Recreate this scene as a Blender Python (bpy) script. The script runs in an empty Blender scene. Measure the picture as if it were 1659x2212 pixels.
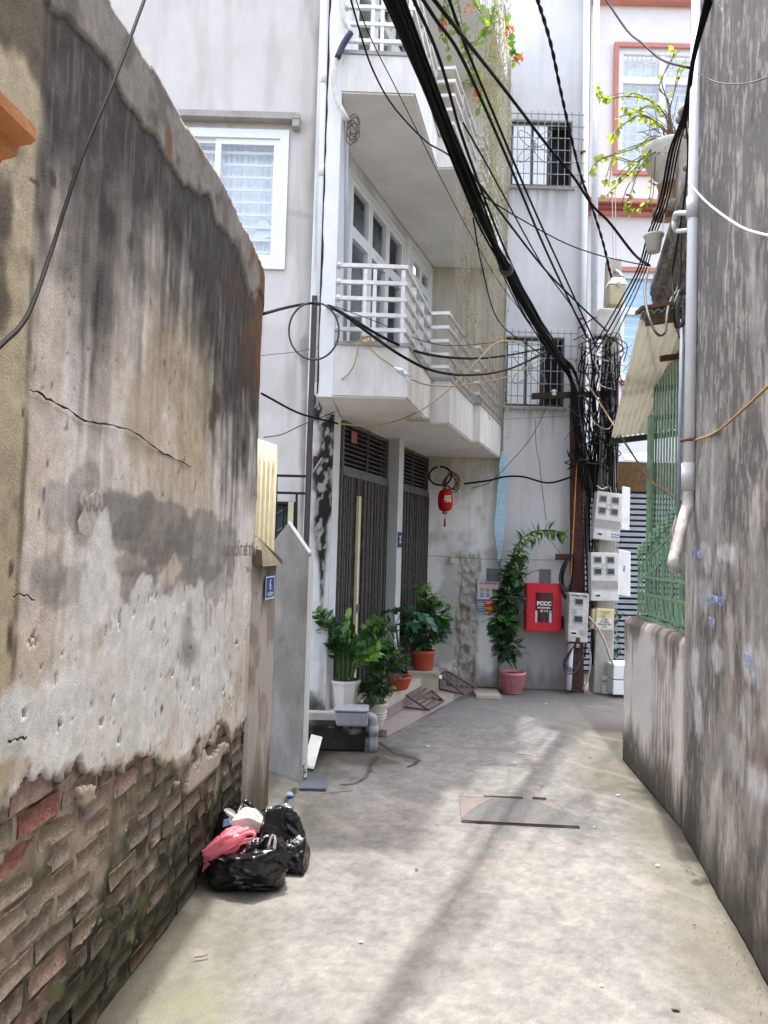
import bpy, bmesh, math, random
import numpy as np
from mathutils import Vector, Matrix, Quaternion
random.seed(7); np.random.seed(7)
scene = bpy.context.scene
COL = scene.collection
# ---------------------------------------------------------------- camera, sky, sun, exposure
F, PITCH, ROLL, EYE = 1660.0, math.radians(2.6), 0.028, 1.6      # focal length for a 1659 x 2212 frame
cam_d = bpy.data.cameras.new('camera'); cam = bpy.data.objects.new('camera', cam_d); COL.objects.link(cam)
cam_d.sensor_fit = 'VERTICAL'; cam_d.sensor_height = 24.0; cam_d.lens = 24.0 * F / 2212.0
cam_d.clip_start = 0.05; cam_d.clip_end = 500
_f = Vector((0, math.cos(PITCH), math.sin(PITCH))); _u = Vector((0, -math.sin(PITCH), math.cos(PITCH))); _r = Vector((1, 0, 0))
_cr = _r * math.cos(ROLL) + _u * math.sin(ROLL); _cu = -_r * math.sin(ROLL) + _u * math.cos(ROLL)
cam.matrix_world = Matrix(((_cr.x, _cu.x, -_f.x, 0), (_cr.y, _cu.y, -_f.y, 0), (_cr.z, _cu.z, -_f.z, EYE), (0, 0, 0, 1)))
scene.camera = cam
SUN_DIR = Vector((0.012, -0.19, -1.0)).normalized()
world = bpy.data.worlds.new('World'); scene.world = world; world.use_nodes = True
wn = world.node_tree.nodes; wl = world.node_tree.links
sky = wn.new('ShaderNodeTexSky'); sky.sky_type = 'NISHITA'; sky.sun_disc = False
sky.sun_elevation = math.asin(-SUN_DIR.z); sky.sun_rotation = math.atan2(-SUN_DIR.x, -SUN_DIR.y)
sky.dust_density = 4.2; sky.air_density = 0.8; sky.ozone_density = 0.0
hz = wn.new('ShaderNodeHueSaturation'); hz.inputs['Saturation'].default_value = 0.62        # hazy, whitish sky
wl.new(sky.outputs[0], hz.inputs['Color']); wl.new(hz.outputs[0], wn['Background'].inputs[0]); wn['Background'].inputs[1].default_value = 0.15
sun_d = bpy.data.lights.new('sun', 'SUN'); sun_d.energy = 0.98; sun_d.angle = math.radians(1.1); sun_d.color = (1, .97, .93)
sun = bpy.data.objects.new('sun', sun_d); COL.objects.link(sun); sun.location = (0, 5, 14)
sun.rotation_euler = SUN_DIR.to_track_quat('-Z', 'Y').to_euler()
scene.view_settings.view_transform = 'Standard'; scene.view_settings.look = 'None'
scene.view_settings.gamma = 1.0; scene.view_settings.use_curve_mapping = False
scene.view_settings.exposure = 2.62
scene.cycles.max_bounces = 8; scene.cycles.diffuse_bounces = 5; scene.cycles.transparent_max_bounces = 12

# ---------------------------------------------------------------- measuring helpers: a sighting in the photo -> a point in the place
def ray(px, py):
    u = px - 829.5; v = 1106 - py
    a = u * math.cos(ROLL) - v * math.sin(ROLL); b = u * math.sin(ROLL) + v * math.cos(ROLL)
    return Vector((a, F * math.cos(PITCH) - b * math.sin(PITCH), F * math.sin(PITCH) + b * math.cos(PITCH)))
def Zp(px, py, z=0.0):
    d = ray(px, py); return d * ((z - EYE) / d.z) + Vector((0, 0, EYE))
def Yp(px, py, y):
    d = ray(px, py); return d * (y / d.y) + Vector((0, 0, EYE))
def Vp(px, py, a, b):
    d = ray(px, py); nx, ny = -(b[1] - a[1]), (b[0] - a[0])
    return d * ((a[0] * nx + a[1] * ny) / (d.x * nx + d.y * ny)) + Vector((0, 0, EYE))

# ---------------------------------------------------------------- noise
_T = np.random.RandomState(11).rand(256, 256)
def vn(x, y, seed=0):
    x = np.asarray(x, float) + seed * 17.31; y = np.asarray(y, float) + seed * 9.73
    xi = np.floor(x).astype(int); yi = np.floor(y).astype(int); fx = x - xi; fy = y - yi
    fx = fx * fx * (3 - 2 * fx); fy = fy * fy * (3 - 2 * fy)
    a = _T[xi & 255, yi & 255]; b = _T[(xi + 1) & 255, yi & 255]; c = _T[xi & 255, (yi + 1) & 255]; d = _T[(xi + 1) & 255, (yi + 1) & 255]
    return (a * (1 - fx) + b * fx) * (1 - fy) + (c * (1 - fx) + d * fx) * fy
def fbm(x, y, o=4, seed=0):
    s = 0; a = .5; t = 0
    for i in range(o):
        s = s + a * vn(x * 2 ** i, y * 2 ** i, seed + i); t += a; a *= .5
    return s / t
def sst(a, b, x):
    t = np.clip((x - a) / (b - a), 0, 1); return t * t * (3 - 2 * t)
def lin(c):
    c = np.asarray(c, float) / 255.0
    return np.where(c <= .04045, c / 12.92, ((c + .055) / 1.055) ** 2.4)
def mixc(c, new, m):
    return c * (1 - m[..., None]) + np.asarray(new, float) * m[..., None]

# ---------------------------------------------------------------- materials
MATS = {}
def M(name, rgb, rough=.8, var=.12, scale=8.0, bump=.15, bscale=60.0, metal=0.0, spec=.3, attr=False, rgb2=None, stretch=1.0, detail=6):
    """A procedural surface: two tones mixed by noise, fine relief from a second noise. attr: tone comes from the surface's own stain pattern."""
    if name in MATS: return MATS[name]
    m = bpy.data.materials.new(name); m.use_nodes = True; n = m.node_tree.nodes; l = m.node_tree.links
    b = n['Principled BSDF']; b.inputs['Roughness'].default_value = rough; b.inputs['Metallic'].default_value = metal
    b.inputs['Specular IOR Level'].default_value = spec
    tc = n.new('ShaderNodeTexCoord'); mp = n.new('ShaderNodeMapping'); mp.inputs['Scale'].default_value = (1, 1, 1.0 / stretch)
    geo = n.new('ShaderNodeNewGeometry'); l.new(geo.outputs['Position'], mp.inputs['Vector'])
    no = n.new('ShaderNodeTexNoise'); no.inputs['Scale'].default_value = scale; no.inputs['Detail'].default_value = detail; no.inputs['Roughness'].default_value = .65
    l.new(mp.outputs[0], no.inputs['Vector'])
    if attr:
        at = n.new('ShaderNodeAttribute'); at.attribute_name = 'col'
        mr = n.new('ShaderNodeMapRange'); mr.inputs[1].default_value = .25; mr.inputs[2].default_value = .75; mr.inputs[3].default_value = 1 - var; mr.inputs[4].default_value = 1 + var
        l.new(no.outputs[0], mr.inputs[0]); mu = n.new('ShaderNodeVectorMath'); mu.operation = 'SCALE'
        l.new(at.outputs['Color'], mu.inputs[0]); l.new(mr.outputs[0], mu.inputs['Scale']); l.new(mu.outputs[0], b.inputs['Base Color'])
    else:
        c = lin(rgb); c2 = lin(rgb2) if rgb2 is not None else None
        rp = n.new('ShaderNodeValToRGB'); e = rp.color_ramp.elements; e[0].position = .3; e[1].position = .7
        e[0].color = (*np.clip(c * (1 - var), 0, 1), 1); e[1].color = (*np.clip((c2 if c2 is not None else c * (1 + var)), 0, 1), 1)
        l.new(no.outputs[0], rp.inputs[0]); l.new(rp.outputs[0], b.inputs['Base Color'])
    if bump:
        n2 = n.new('ShaderNodeTexNoise'); n2.inputs['Scale'].default_value = bscale; n2.inputs['Detail'].default_value = 5
        l.new(mp.outputs[0], n2.inputs['Vector'])
        bp = n.new('ShaderNodeBump'); bp.inputs['Strength'].default_value = bump; bp.inputs['Distance'].default_value = .01
        l.new(n2.outputs[0], bp.inputs['Height']); l.new(bp.outputs[0], b.inputs['Normal'])
    MATS[name] = m; return m
def glass(name, rgb=(225, 235, 240), mixf=.18, rough=.05):
    m = bpy.data.materials.new(name); m.use_nodes = True; n = m.node_tree.nodes; l = m.node_tree.links
    n.remove(n['Principled BSDF']); t = n.new('ShaderNodeBsdfTransparent'); t.inputs[0].default_value = (*lin(rgb), 1)
    g = n.new('ShaderNodeBsdfGlossy'); g.inputs['Roughness'].default_value = rough; g.inputs[0].default_value = (.9, .95, 1, 1)
    x = n.new('ShaderNodeMixShader'); x.inputs[0].default_value = mixf
    l.new(t.outputs[0], x.inputs[1]); l.new(g.outputs[0], x.inputs[2]); l.new(x.outputs[0], n['Material Output'].inputs[0]); return m
def translucent(name, rgb, f=.45, rough=.5, rgb_t=None, spec=.3, scale=12):
    m = M(name, rgb, rough, .12, scale, .1, 40, spec=spec); n = m.node_tree.nodes; l = m.node_tree.links
    t = n.new('ShaderNodeBsdfTranslucent'); t.inputs[0].default_value = (*lin(rgb_t or rgb), 1)
    x = n.new('ShaderNodeMixShader'); x.inputs[0].default_value = f
    l.new(n['Principled BSDF'].outputs[0], x.inputs[1]); l.new(t.outputs[0], x.inputs[2]); l.new(x.outputs[0], n['Material Output'].inputs[0]); return m

# ---------------------------------------------------------------- objects
ORG = {}
def _props(o, label, cat, group=None, kind=None):
    if label: o['label'] = label
    if cat: o['category'] = cat
    if group: o['group'] = group
    if kind: o['kind'] = kind
    return o
def thing(name, label, cat, loc=(0, 0, 0), group=None):
    o = bpy.data.objects.new(name, None); COL.objects.link(o); o.location = loc; o.empty_display_size = .1
    ORG[o] = Vector(loc); return _props(o, label, cat, group)
def place(o, parent, mat=None):
    """Link o under parent with the world matrix given (parents only translate)."""
    COL.objects.link(o)
    mw = mat or Matrix.Identity(4)
    if parent is not None:
        o.parent = parent; mw = Matrix.Translation(-ORG.get(parent, Vector())) @ mw
    o.matrix_basis = mw
    return o
class MB:
    def __init__(s): s.v = []; s.f = []
    def add(s, vs, fs):
        k = len(s.v); s.v += [tuple(v) for v in vs]; s.f += [tuple(i + k for i in f) for f in fs]; return s
    def box(s, a, b):
        (x0, y0, z0), (x1, y1, z1) = a, b
        return s.add([(x0, y0, z0), (x1, y0, z0), (x1, y1, z0), (x0, y1, z0), (x0, y0, z1), (x1, y0, z1), (x1, y1, z1), (x0, y1, z1)],
                     [(0, 3, 2, 1), (4, 5, 6, 7), (0, 1, 5, 4), (1, 2, 6, 5), (2, 3, 7, 6), (3, 0, 4, 7)])
    def obox(s, c, ex, ey, ez):
        """box from a corner c and three edge vectors"""
        c, ex, ey, ez = map(Vector, (c, ex, ey, ez))
        return s.add([c, c + ex, c + ex + ey, c + ey, c + ez, c + ex + ez, c + ex + ey + ez, c + ey + ez],
                     [(0, 3, 2, 1), (4, 5, 6, 7), (0, 1, 5, 4), (1, 2, 6, 5), (2, 3, 7, 6), (3, 0, 4, 7)])
    def bar(s, p, q, w, h=None, up=(0, 0, 1)):
        """square bar from p to q"""
        p, q = Vector(p), Vector(q); d = (q - p).normalized(); h = h or w
        a = d.cross(Vector(up))
        if a.length < 1e-3: a = d.cross(Vector((0, 1, 0)))
        a.normalize(); b = a.cross(d).normalized()
        return s.obox(p - a * w / 2 - b * h / 2, a * w, q - p, b * h)
    def tube(s, pts, r, n=6, cap=True):
        pts = [Vector(p) for p in pts]; k0 = len(s.v); m = len(pts); a = None
        rs = r if hasattr(r, '__len__') else [r] * m
        for i, p in enumerate(pts):
            d = (pts[min(i + 1, m - 1)] - pts[max(i - 1, 0)]); d = d.normalized() if d.length > 1e-9 else Vector((0, 0, 1))
            if a is None:
                a = d.cross(Vector((0, 0, 1)));  a = a if a.length > 1e-2 else d.cross(Vector((0, 1, 0)))
            a = (a - d * a.dot(d)).normalized(); b = d.cross(a)
            for j in range(n):
                t = 2 * math.pi * j / n; s.v.append(tuple(p + (a * math.cos(t) + b * math.sin(t)) * rs[i]))
        for i in range(m - 1):
            for j in range(n):
                s.f.append((k0 + i * n + j, k0 + i * n + (j + 1) % n, k0 + (i + 1) * n + (j + 1) % n, k0 + (i + 1) * n + j))
        if cap: s.f.append(tuple(k0 + j for j in range(n))[::-1]); s.f.append(tuple(k0 + (m - 1) * n + j for j in range(n)))
        return s
    def lathe(s, prof, c=(0, 0, 0), n=24, wob=0, flute=0, fl_n=8):
        k0 = len(s.v); c = Vector(c)
        for (r, z) in prof:
            for j in range(n):
                t = 2 * math.pi * j / n; rr = r * (1 + flute * math.cos(fl_n * t))
                s.v.append((c.x + rr * math.cos(t), c.y + rr * math.sin(t), c.z + z))
        for i in range(len(prof) - 1):
            for j in range(n):
                s.f.append((k0 + i * n + j, k0 + i * n + (j + 1) % n, k0 + (i + 1) * n + (j + 1) % n, k0 + (i + 1) * n + j))
        s.f.append(tuple(k0 + j for j in range(n))[::-1]); s.f.append(tuple(k0 + (len(prof) - 1) * n + j for j in range(n)))
        return s
    def prism(s, poly, d):
        """polygon (3d points) pushed along d"""
        p = [Vector(q) for q in poly]; d = Vector(d); n = len(p)
        return s.add(p + [q + d for q in p], [tuple(range(n))[::-1], tuple(range(n, 2 * n))] + [(i, (i + 1) % n, n + (i + 1) % n, n + i) for i in range(n)])
    def mesh(s, name, mat, smooth=False):
        me = bpy.data.meshes.new(name); me.from_pydata(s.v, [], s.f); me.materials.append(mat)
        if smooth: me.polygons.foreach_set('use_smooth', [True] * len(me.polygons))
        return me
    def build(s, name, mat, parent=None, smooth=False, label=None, cat=None, group=None, kind=None, bevel=0):
        loc = Vector((0, 0, 0))
        if parent is None and kind != 'structure':
            a = np.array(s.v); loc = Vector(((a[:, 0].min() + a[:, 0].max()) / 2, (a[:, 1].min() + a[:, 1].max()) / 2, a[:, 2].min()))
            s.v = [tuple(Vector(v) - loc) for v in s.v]
        o = bpy.data.objects.new(name, s.mesh(name, mat, smooth))
        place(o, parent, Matrix.Translation(loc))
        if parent is None: ORG[o] = loc
        if bevel:
            md = o.modifiers.new('bevel', 'BEVEL'); md.width = bevel; md.segments = 2; md.limit_method = 'ANGLE'; md.angle_limit = .6
        return _props(o, label, cat, group, kind)
def inst(mesh, name, parent, mat):
    o = bpy.data.objects.new(name, mesh); return place(o, parent, mat)
def frame_m(p, xdir, ydir, s=1.0):
    """matrix with x axis xdir, y axis ydir, z their cross"""
    x = Vector(xdir).normalized(); y = Vector(ydir); y = (y - x * y.dot(x)).normalized(); z = x.cross(y)
    if not hasattr(s, '__len__'): s = (s, s, s)
    x = x * s[0]; y = y * s[1]; z = z * s[2]
    return Matrix(((x.x, y.x, z.x, p[0]), (x.y, y.y, z.y, p[1]), (x.z, y.z, z.z, p[2]), (0, 0, 0, 1)))
def smooth_path(pts, n=8):
    p = [Vector(q) for q in pts]; p = [2 * p[0] - p[1]] + p + [2 * p[-1] - p[-2]]; out = []
    for i in range(1, len(p) - 2):
        for k in range(n):
            t = k / n; a, b, c, d = p[i - 1], p[i], p[i + 1], p[i + 2]
            out.append(.5 * ((2 * b) + (c - a) * t + (2 * a - 5 * b + 4 * c - d) * t * t + (3 * b - a - 3 * c + d) * t ** 3))
    out.append(p[-2]); return out
def sheet(name, mat, us, vs, pos, col=None, keep=None, depth=None, parent=None, **kw):
    """A surface on a (u, v) grid: pos gives points, col its own stain pattern, keep which cells exist; the rim is carried back by depth."""
    us = np.asarray(us, float); vs = np.asarray(vs, float); nu, nv = len(us), len(vs)
    U, V = np.meshgrid(us, vs, indexing='ij'); Pn = np.stack(pos(U, V), -1).reshape(-1, 3)
    Cn = col(U, V).reshape(-1, 3) if col else None
    k = np.ones((nu - 1, nv - 1), bool)
    if keep is not None: k &= keep((U[:-1, :-1] + U[1:, 1:]) / 2, (V[:-1, :-1] + V[1:, 1:]) / 2)
    idx = np.arange(nu * nv).reshape(nu, nv)
    q = np.stack([idx[:-1, :-1], idx[1:, :-1], idx[1:, 1:], idx[:-1, 1:]], -1)[k]
    if depth is not None:
        dp = np.asarray(depth, float); kp = np.pad(k, 1); rim = []
        for (di, dj, a, b) in ((-1, 0, (0, 0), (0, 1)), (1, 0, (1, 1), (1, 0)), (0, -1, (1, 0), (0, 0)), (0, 1, (0, 1), (1, 1))):
            I, J = np.nonzero(k & ~kp[1 + di:1 + di + k.shape[0], 1 + dj:1 + dj + k.shape[1]])
            rim.append(np.stack([idx[I + a[0], J + a[1]], idx[I + b[0], J + b[1]]], -1))
        rim = np.concatenate(rim); uq, inv = np.unique(rim, return_inverse=True); inv = inv.reshape(rim.shape)
        base = len(Pn); Pn = np.concatenate([Pn, Pn[uq] - dp])
        if Cn is not None: Cn = np.concatenate([Cn, Cn[uq] * .8])
        q = np.concatenate([q, np.stack([rim[:, 0], rim[:, 1], inv[:, 1] + base, inv[:, 0] + base], -1)])
    used, inv = np.unique(q, return_inverse=True); q = inv.reshape(q.shape); Pn = Pn[used]
    if Cn is not None: Cn = Cn[used]
    o_loc = Vector((0, 0, 0))
    me = bpy.data.meshes.new(name); me.vertices.add(len(Pn)); me.vertices.foreach_set('co', Pn.astype(np.float32).ravel())
    me.loops.add(len(q) * 4); me.loops.foreach_set('vertex_index', q.astype(np.int32).ravel())
    me.polygons.add(len(q)); me.polygons.foreach_set('loop_start', np.arange(0, len(q) * 4, 4, dtype=np.int32))
    me.update(calc_edges=True); me.materials.append(mat)
    if Cn is not None:
        at = me.attributes.new('col', 'FLOAT_COLOR', 'POINT'); c4 = np.ones((len(Cn), 4), np.float32); c4[:, :3] = lin(np.clip(Cn, 0, 255)); at.data.foreach_set('color', c4.ravel())
    o = bpy.data.objects.new(name, me); place(o, parent)
    if parent is None: ORG[o] = Vector()
    return _props(o, kw.get('label'), kw.get('cat'), kw.get('group'), kw.get('kind'))
def text(s, size, p, right, up, mat, parent, name='lettering', bold=0.0, align='CENTER', sx=1.0, depth=.0008):
    cu = bpy.data.curves.new('t', 'FONT'); cu.body = s; cu.size = size; cu.align_x = align; cu.align_y = 'CENTER'; cu.extrude = depth; cu.offset = bold
    cu.resolution_u = 2
    t = bpy.data.objects.new('t', cu); COL.objects.link(t); dg = bpy.context.evaluated_depsgraph_get()
    me = bpy.data.meshes.new_from_object(t.evaluated_get(dg)); bpy.data.objects.remove(t); bpy.data.curves.remove(cu)
    me.name = name; me.materials.clear(); me.materials.append(mat)
    return inst(me, name, parent, frame_m(p, right, up, (sx, 1, 1)))
def lines(a, b, step, extra=()):
    n = max(1, int(round((b - a) / step))); return np.unique(np.round(np.concatenate([np.linspace(a, b, n + 1), np.array(extra, float)]), 5))
X, Yv, Zv = Vector((1, 0, 0)), Vector((0, 1, 0)), Vector((0, 0, 1))
# ================================================================ the setting: ground, old walls
LA, LB = (-.907, 2.613), (-.719, 4.733)           # foot of the old wall on the left
RA, RB = (1.485, 2.95), (1.789, 4.58)             # foot of the tall wall on the right
SA, SB = (1.789, 4.58), (1.913, 6.067)            # foot of the low wall under the green fence
def xl(y): return LA[0] + (y - LA[1]) * (LB[0] - LA[0]) / (LB[1] - LA[1])
def xr(y): return np.where(y < 4.58, RA[0] + (y - RA[1]) * (RB[0] - RA[0]) / (RB[1] - RA[1]), SA[0] + (y - SA[1]) * (SB[0] - SA[0]) / (SB[1] - SA[1]))
m_ground = M('concrete_ground', (0, 0, 0), .88, .24, 150, .4, 260, attr=True, detail=8)
m_plaster = M('old_plaster', (0, 0, 0), .92, .17, 90, .3, 190, attr=True, stretch=1.25, detail=10)
m_painted = M('painted_render', (0, 0, 0), .85, .05, 14, .12, 90, attr=True, stretch=2.5)
def seg_dist(U, V, pts):
    d = np.full(U.shape, 9.0)
    for (a, b) in zip(pts[:-1], pts[1:]):
        ax, ay = a; bx, by = b; L2 = (bx - ax) ** 2 + (by - ay) ** 2 + 1e-9
        t = np.clip(((U - ax) * (bx - ax) + (V - ay) * (by - ay)) / L2, 0, 1)
        d = np.minimum(d, np.hypot(U - ax - t * (bx - ax), V - ay - t * (by - ay)))
    return d
def gz(*px): return [tuple(Zp(*p)[:2]) for p in px]
CRACKS = [gz((818, 1603), (850, 1625), (880, 1632), (905, 1640), (880, 1655)), gz((812, 1632), (800, 1660), (790, 1680), (768, 1690), (740, 1694)), gz((600, 1750), (622, 1722), (640, 1702))]
JOINT = gz((870, 1612), (1335, 1618)); JOINT2 = gz((1035, 1500), (1075, 1484))
def ground_col(U, V):
    n = fbm(U * 1.1, V * 1.1, 5, 1); n2 = fbm(U * 5, V * 5, 4, 2); n3 = fbm(U * 22, V * 22, 3, 3)
    c = np.ones(U.shape + (3,)) * np.array([118, 116, 113.])
    c = mixc(c, (99, 98, 97), sst(.42, .68, n) * .8); c = mixc(c, (130, 127, 123), sst(.55, .75, n2) * .4)
    c *= (1 + (n3 - .5) * .26 + (fbm(U * 7, V * 7, 4, 19) - .5) * .16 + (fbm(U * 1.6, V * 1.6, 3, 20) - .5) * .12 + (fbm(U * 60, V * 60, 2, 18) - .5) * .2)[..., None]
    dl = U - xl(V); dr = xr(V) - U
    w = (fbm(U * 3, V * 3, 4, 6) - .5) * .5
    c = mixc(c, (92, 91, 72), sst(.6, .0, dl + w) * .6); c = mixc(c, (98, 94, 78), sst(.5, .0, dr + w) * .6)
    c = mixc(c, (116, 118, 92), sst(.6, .75, fbm(U * 2.5, V * 2.5, 3, 8)) * sst(3.6, 2.2, V) * sst(.9, .3, dl) * .6)
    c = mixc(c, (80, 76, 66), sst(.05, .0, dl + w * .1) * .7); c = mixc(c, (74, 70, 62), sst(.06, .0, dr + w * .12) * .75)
    far = sst(6.9, 7.6, V); c = mixc(c, (118, 117, 115), far * .6)
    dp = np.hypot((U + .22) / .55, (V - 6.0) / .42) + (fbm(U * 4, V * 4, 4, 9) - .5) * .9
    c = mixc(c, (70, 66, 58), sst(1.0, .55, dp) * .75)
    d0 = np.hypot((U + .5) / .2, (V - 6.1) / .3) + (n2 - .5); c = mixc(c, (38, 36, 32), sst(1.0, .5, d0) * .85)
    wob = (fbm(U * 9, V * 9, 3, 12) - .5) * .05
    for k in CRACKS: c = mixc(c, (52, 48, 42), sst(.024, .008, seg_dist(U + wob, V - wob, k)) * .9)
    c = mixc(c, (96, 92, 86), sst(.02, .008, seg_dist(U, V + wob * .3, JOINT)) * .55)
    a_, b_ = U * .8 + V * .6, V * .8 - U * .6
    c = mixc(c, (104, 99, 92), sst(.90, .95, vn(a_ * 66, b_ * 66, 22)) * .5 * sst(.42, .55, n))
    c = mixc(c, (142, 138, 131), sst(.62, .72, fbm(a_ * 9, b_ * 2.2, 4, 23)) * .35)
    return c
def ground_pos(U, V):
    inn = (np.abs(U - .8) < 3) & (np.abs(V - 5) < 5)
    z = np.where(inn, (fbm(U * 2.2, V * 2.2, 4, 4) - .5) * .016 + (fbm(U * 14, V * 14, 2, 5) - .5) * .003, 0)
    wob = (fbm(U * 9, V * 9, 3, 12) - .5) * .05
    for k in CRACKS: z = z - np.where(inn, sst(.015, .004, seg_dist(U + wob, V - wob, k)) * .006, 0)
    return U, V, z - .004
gu = np.concatenate([[-80, -30, -10, -4, -2, -1.4], lines(-1.15, 2.95, .0145), [3.4, 4.5, 8, 20, 80]])
gv = np.concatenate([[-80, -30, -8, -2, 1, 1.8], lines(2.25, 9.3, .0145), [9.8, 11, 14, 30, 90]])
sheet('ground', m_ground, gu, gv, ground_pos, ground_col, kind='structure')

# ---- old plastered brick wall on the left
wall_l = thing('old_brick_wall', 'old stained plaster wall at left with bare bricks along its foot', 'wall', (-.85, 3.2, 0))
def lw(px, py): p = Vp(px, py, LA, LB); return (p.y, p.z)
EDGE = [lw(*p) for p in [(4, 1716), (25, 1714), (63, 1708), (106, 1686), (127, 1653), (161, 1640), (178, 1674), (199, 1661), (254, 1653), (313, 1640), (364, 1648), (393, 1631), (420, 1600), (445, 1583), (470, 1555), (493, 1585), (520, 1560)]]
EY = np.array([-1, 1.3] + [e[0] for e in EDGE] + [4.6]); EZ = np.array([1.0, 1.02] + [e[1] for e in EDGE] + [.7])
YEND, ZTOP = 4.47, 3.29
def edge_z(y): return np.interp(y, EY, EZ)
def top_z(y): return (ZTOP - np.interp(y, [3.6, 4.13, 4.36, 4.43, 4.47], [0, .07, .11, .15, .24])) + (fbm(y * 6, y * 0, 3, 30) - .5) * .035
def blob(U, V, px, py, rx, ry, soft=.35, seed=40, warp=.7, ws=5):
    a = lw(px, py); b = lw(px + rx, py); c = lw(px, py - ry); ru = abs(b[0] - a[0]); rv = abs(c[1] - a[1])
    d = np.hypot((U - a[0]) / ru, (V - a[1]) / rv) + (fbm(U * ws, V * ws, 4, seed) - .5) * warp
    return sst(1.0, 1.0 - soft, d)
def leftwall_col(U, V):
    streak = fbm(U * 26, V * 1.6, 4, 31); str2 = fbm(U * 60, V * 5, 3, 32); big = fbm(U * 1.7, V * 1.2, 4, 33); med = fbm(U * 6, V * 6, 4, 34); fine = fbm(U * 40, V * 30, 3, 35)
    c = np.ones(U.shape + (3,)) * np.array([222, 216, 209.])
    c = mixc(c, (232, 228, 223), sst(.45, .65, big) * .8); c = mixc(c, (190, 172, 150), sst(.5, .7, fbm(U * 2.5, V * .9, 4, 36)) * .55)
    c = mixc(c, (170, 158, 143), sst(.5, .72, streak) * .5)
    # soot washed down from the top of the wall
    low = np.interp(U, [1.6, 2.1, 2.6, 3.2, 3.7, 4.1, 4.5], [2.75, 2.42, 2.3, 2.22, 2.08, 1.92, 1.75])
    t = V - low - .03 + (streak - .5) * .6 + (big - .5) * .7 + (med - .5) * .5
    c = mixc(c, (160, 154, 147), sst(-.32, .1, t) * .6); c = mixc(c, (100, 97, 92), sst(-.05, .35, t) * .9); c = mixc(c, (58, 56, 53), sst(.18, .62, t + (fbm(U * 14, V * 8, 4, 29) - .5) * .7) * .88)
    c = mixc(c, (140, 134, 124), sst(.62, .74, str2) * sst(-.2, .3, t) * .4)
    c = mixc(c, (166, 148, 116), sst(.5, .66, fbm(U * 3.2, V * 1.3, 4, 37)) * sst(1.7, 2.0, V) * sst(2.7, 2.3, V) * .5)
    # newer cement along the top
    zt = top_z(U) - .22 + (fbm(U * 4, V * 0 + 3, 4, 38) - .5) * .22 - np.clip((U - 3.4), 0, 1) * .02
    cap = sst(0, .012, V - zt) * sst(4.35, 4.1, U); c = mixc(c, (146, 140, 132), cap * .85); c = mixc(c, (92, 86, 78), cap * sst(.5, .65, fbm(U * 8, V * 8, 4, 39)) * .7)
    c = mixc(c, (50, 47, 42), sst(.012, .0, np.abs(V - zt)) * .4)
    rust = sst(3.75, 4.25, U + (med - .5) * .8) * sst(2.2, 2.75, V + (streak - .5) * 1.0 + (U - 4.3) * .4)
    c = mixc(c, (118, 78, 52), rust * .85); c = mixc(c, (76, 62, 48), rust * sst(.45, .6, med) * .8)
    c = mixc(c, (150, 146, 138), blob(U, V, 545, 610, 12, 60, .5) * .8)
    c = mixc(c, (110, 74, 44), blob(U, V, 352, 315, 12, 50, .7) * .7)
    # yellowed strip at the near end
    nl = sst(2.035, 1.985, U + (fbm(U * 3, V * 4, 3, 41) - .5) * .05)
    yc = mixc(np.ones(U.shape + (3,)) * np.array([188, 176, 150.]), (86, 80, 66), sst(.44, .62, fbm(U * 5, V * 3.2, 5, 42)) * .85)
    yc = mixc(yc, (186, 172, 146), sst(2.2, 1.5, V) * .7); yc = mixc(yc, (84, 70, 52), sst(.55, .65, fbm(U * 9, V * 4, 4, 43)) * .7 * sst(.99, .8, U / 2.0))
    c = c * (1 - nl[..., None]) + yc * nl[..., None]
    c = mixc(c, (62, 56, 46), sst(.018, .004, np.abs(U - 2.0 + (fbm(V * 5, V * 0, 3, 44) - .5) * .03)) * .55 * sst(.4, .6, fbm(U * 2, V * 6, 3, 45)))
    # cement smears and white paint
    sm = (126, 123, 119); br = .8 + .35 * (fbm(U * 4, V * 45, 2, 46) - .5)
    for (px, py, rx, ry, a) in [(268, 1110, 62, 62, .9), (330, 1150, 90, 75, .85), (440, 1185, 70, 80, .75), (300, 1215, 60, 40, .6), (175, 1070, 42, 80, .55), (110, 1090, 36, 70, .35), (95, 1250, 40, 55, .5), (150, 1270, 60, 55, .4), (290, 1265, 45, 60, .7), (355, 1310, 40, 50, .7), (430, 1260, 60, 60, .5)]:
        c = mixc(c, sm, np.clip(blob(U, V, px, py, rx, ry, .16, 47, .8, 9) * a * br, 0, 1))
    for (px, py, rx, ry, a) in [(208, 1175, 34, 80, .95), (212, 1270, 42, 90, .95), (265, 1370, 60, 60, .9), (300, 1340, 28, 90, .9), (345, 1390, 75, 80, .9), (390, 1340, 50, 90, .8), (420, 1420, 60, 60, .75), (330, 1300, 16, 45, .9), (180, 1480, 170, 70, .7), (60, 1560, 120, 90, .75), (260, 1560, 150, 80, .8), (440, 1510, 60, 60, .75), (470, 1400, 60, 80, .5)]:
        c = mixc(c, (224, 224, 221), blob(U, V, px, py, rx, ry, .14, 48, 1.2, 11) * a)
    for (px, py, rx, ry, a) in [(395, 1380, 20, 90, .5), (400, 1410, 40, 40, .5), (355, 1270, 40, 25, .6)]:
        c = mixc(c, (134, 128, 122), blob(U, V, px, py, rx, ry, .8, 49, 1.2, 12) * a)
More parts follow.
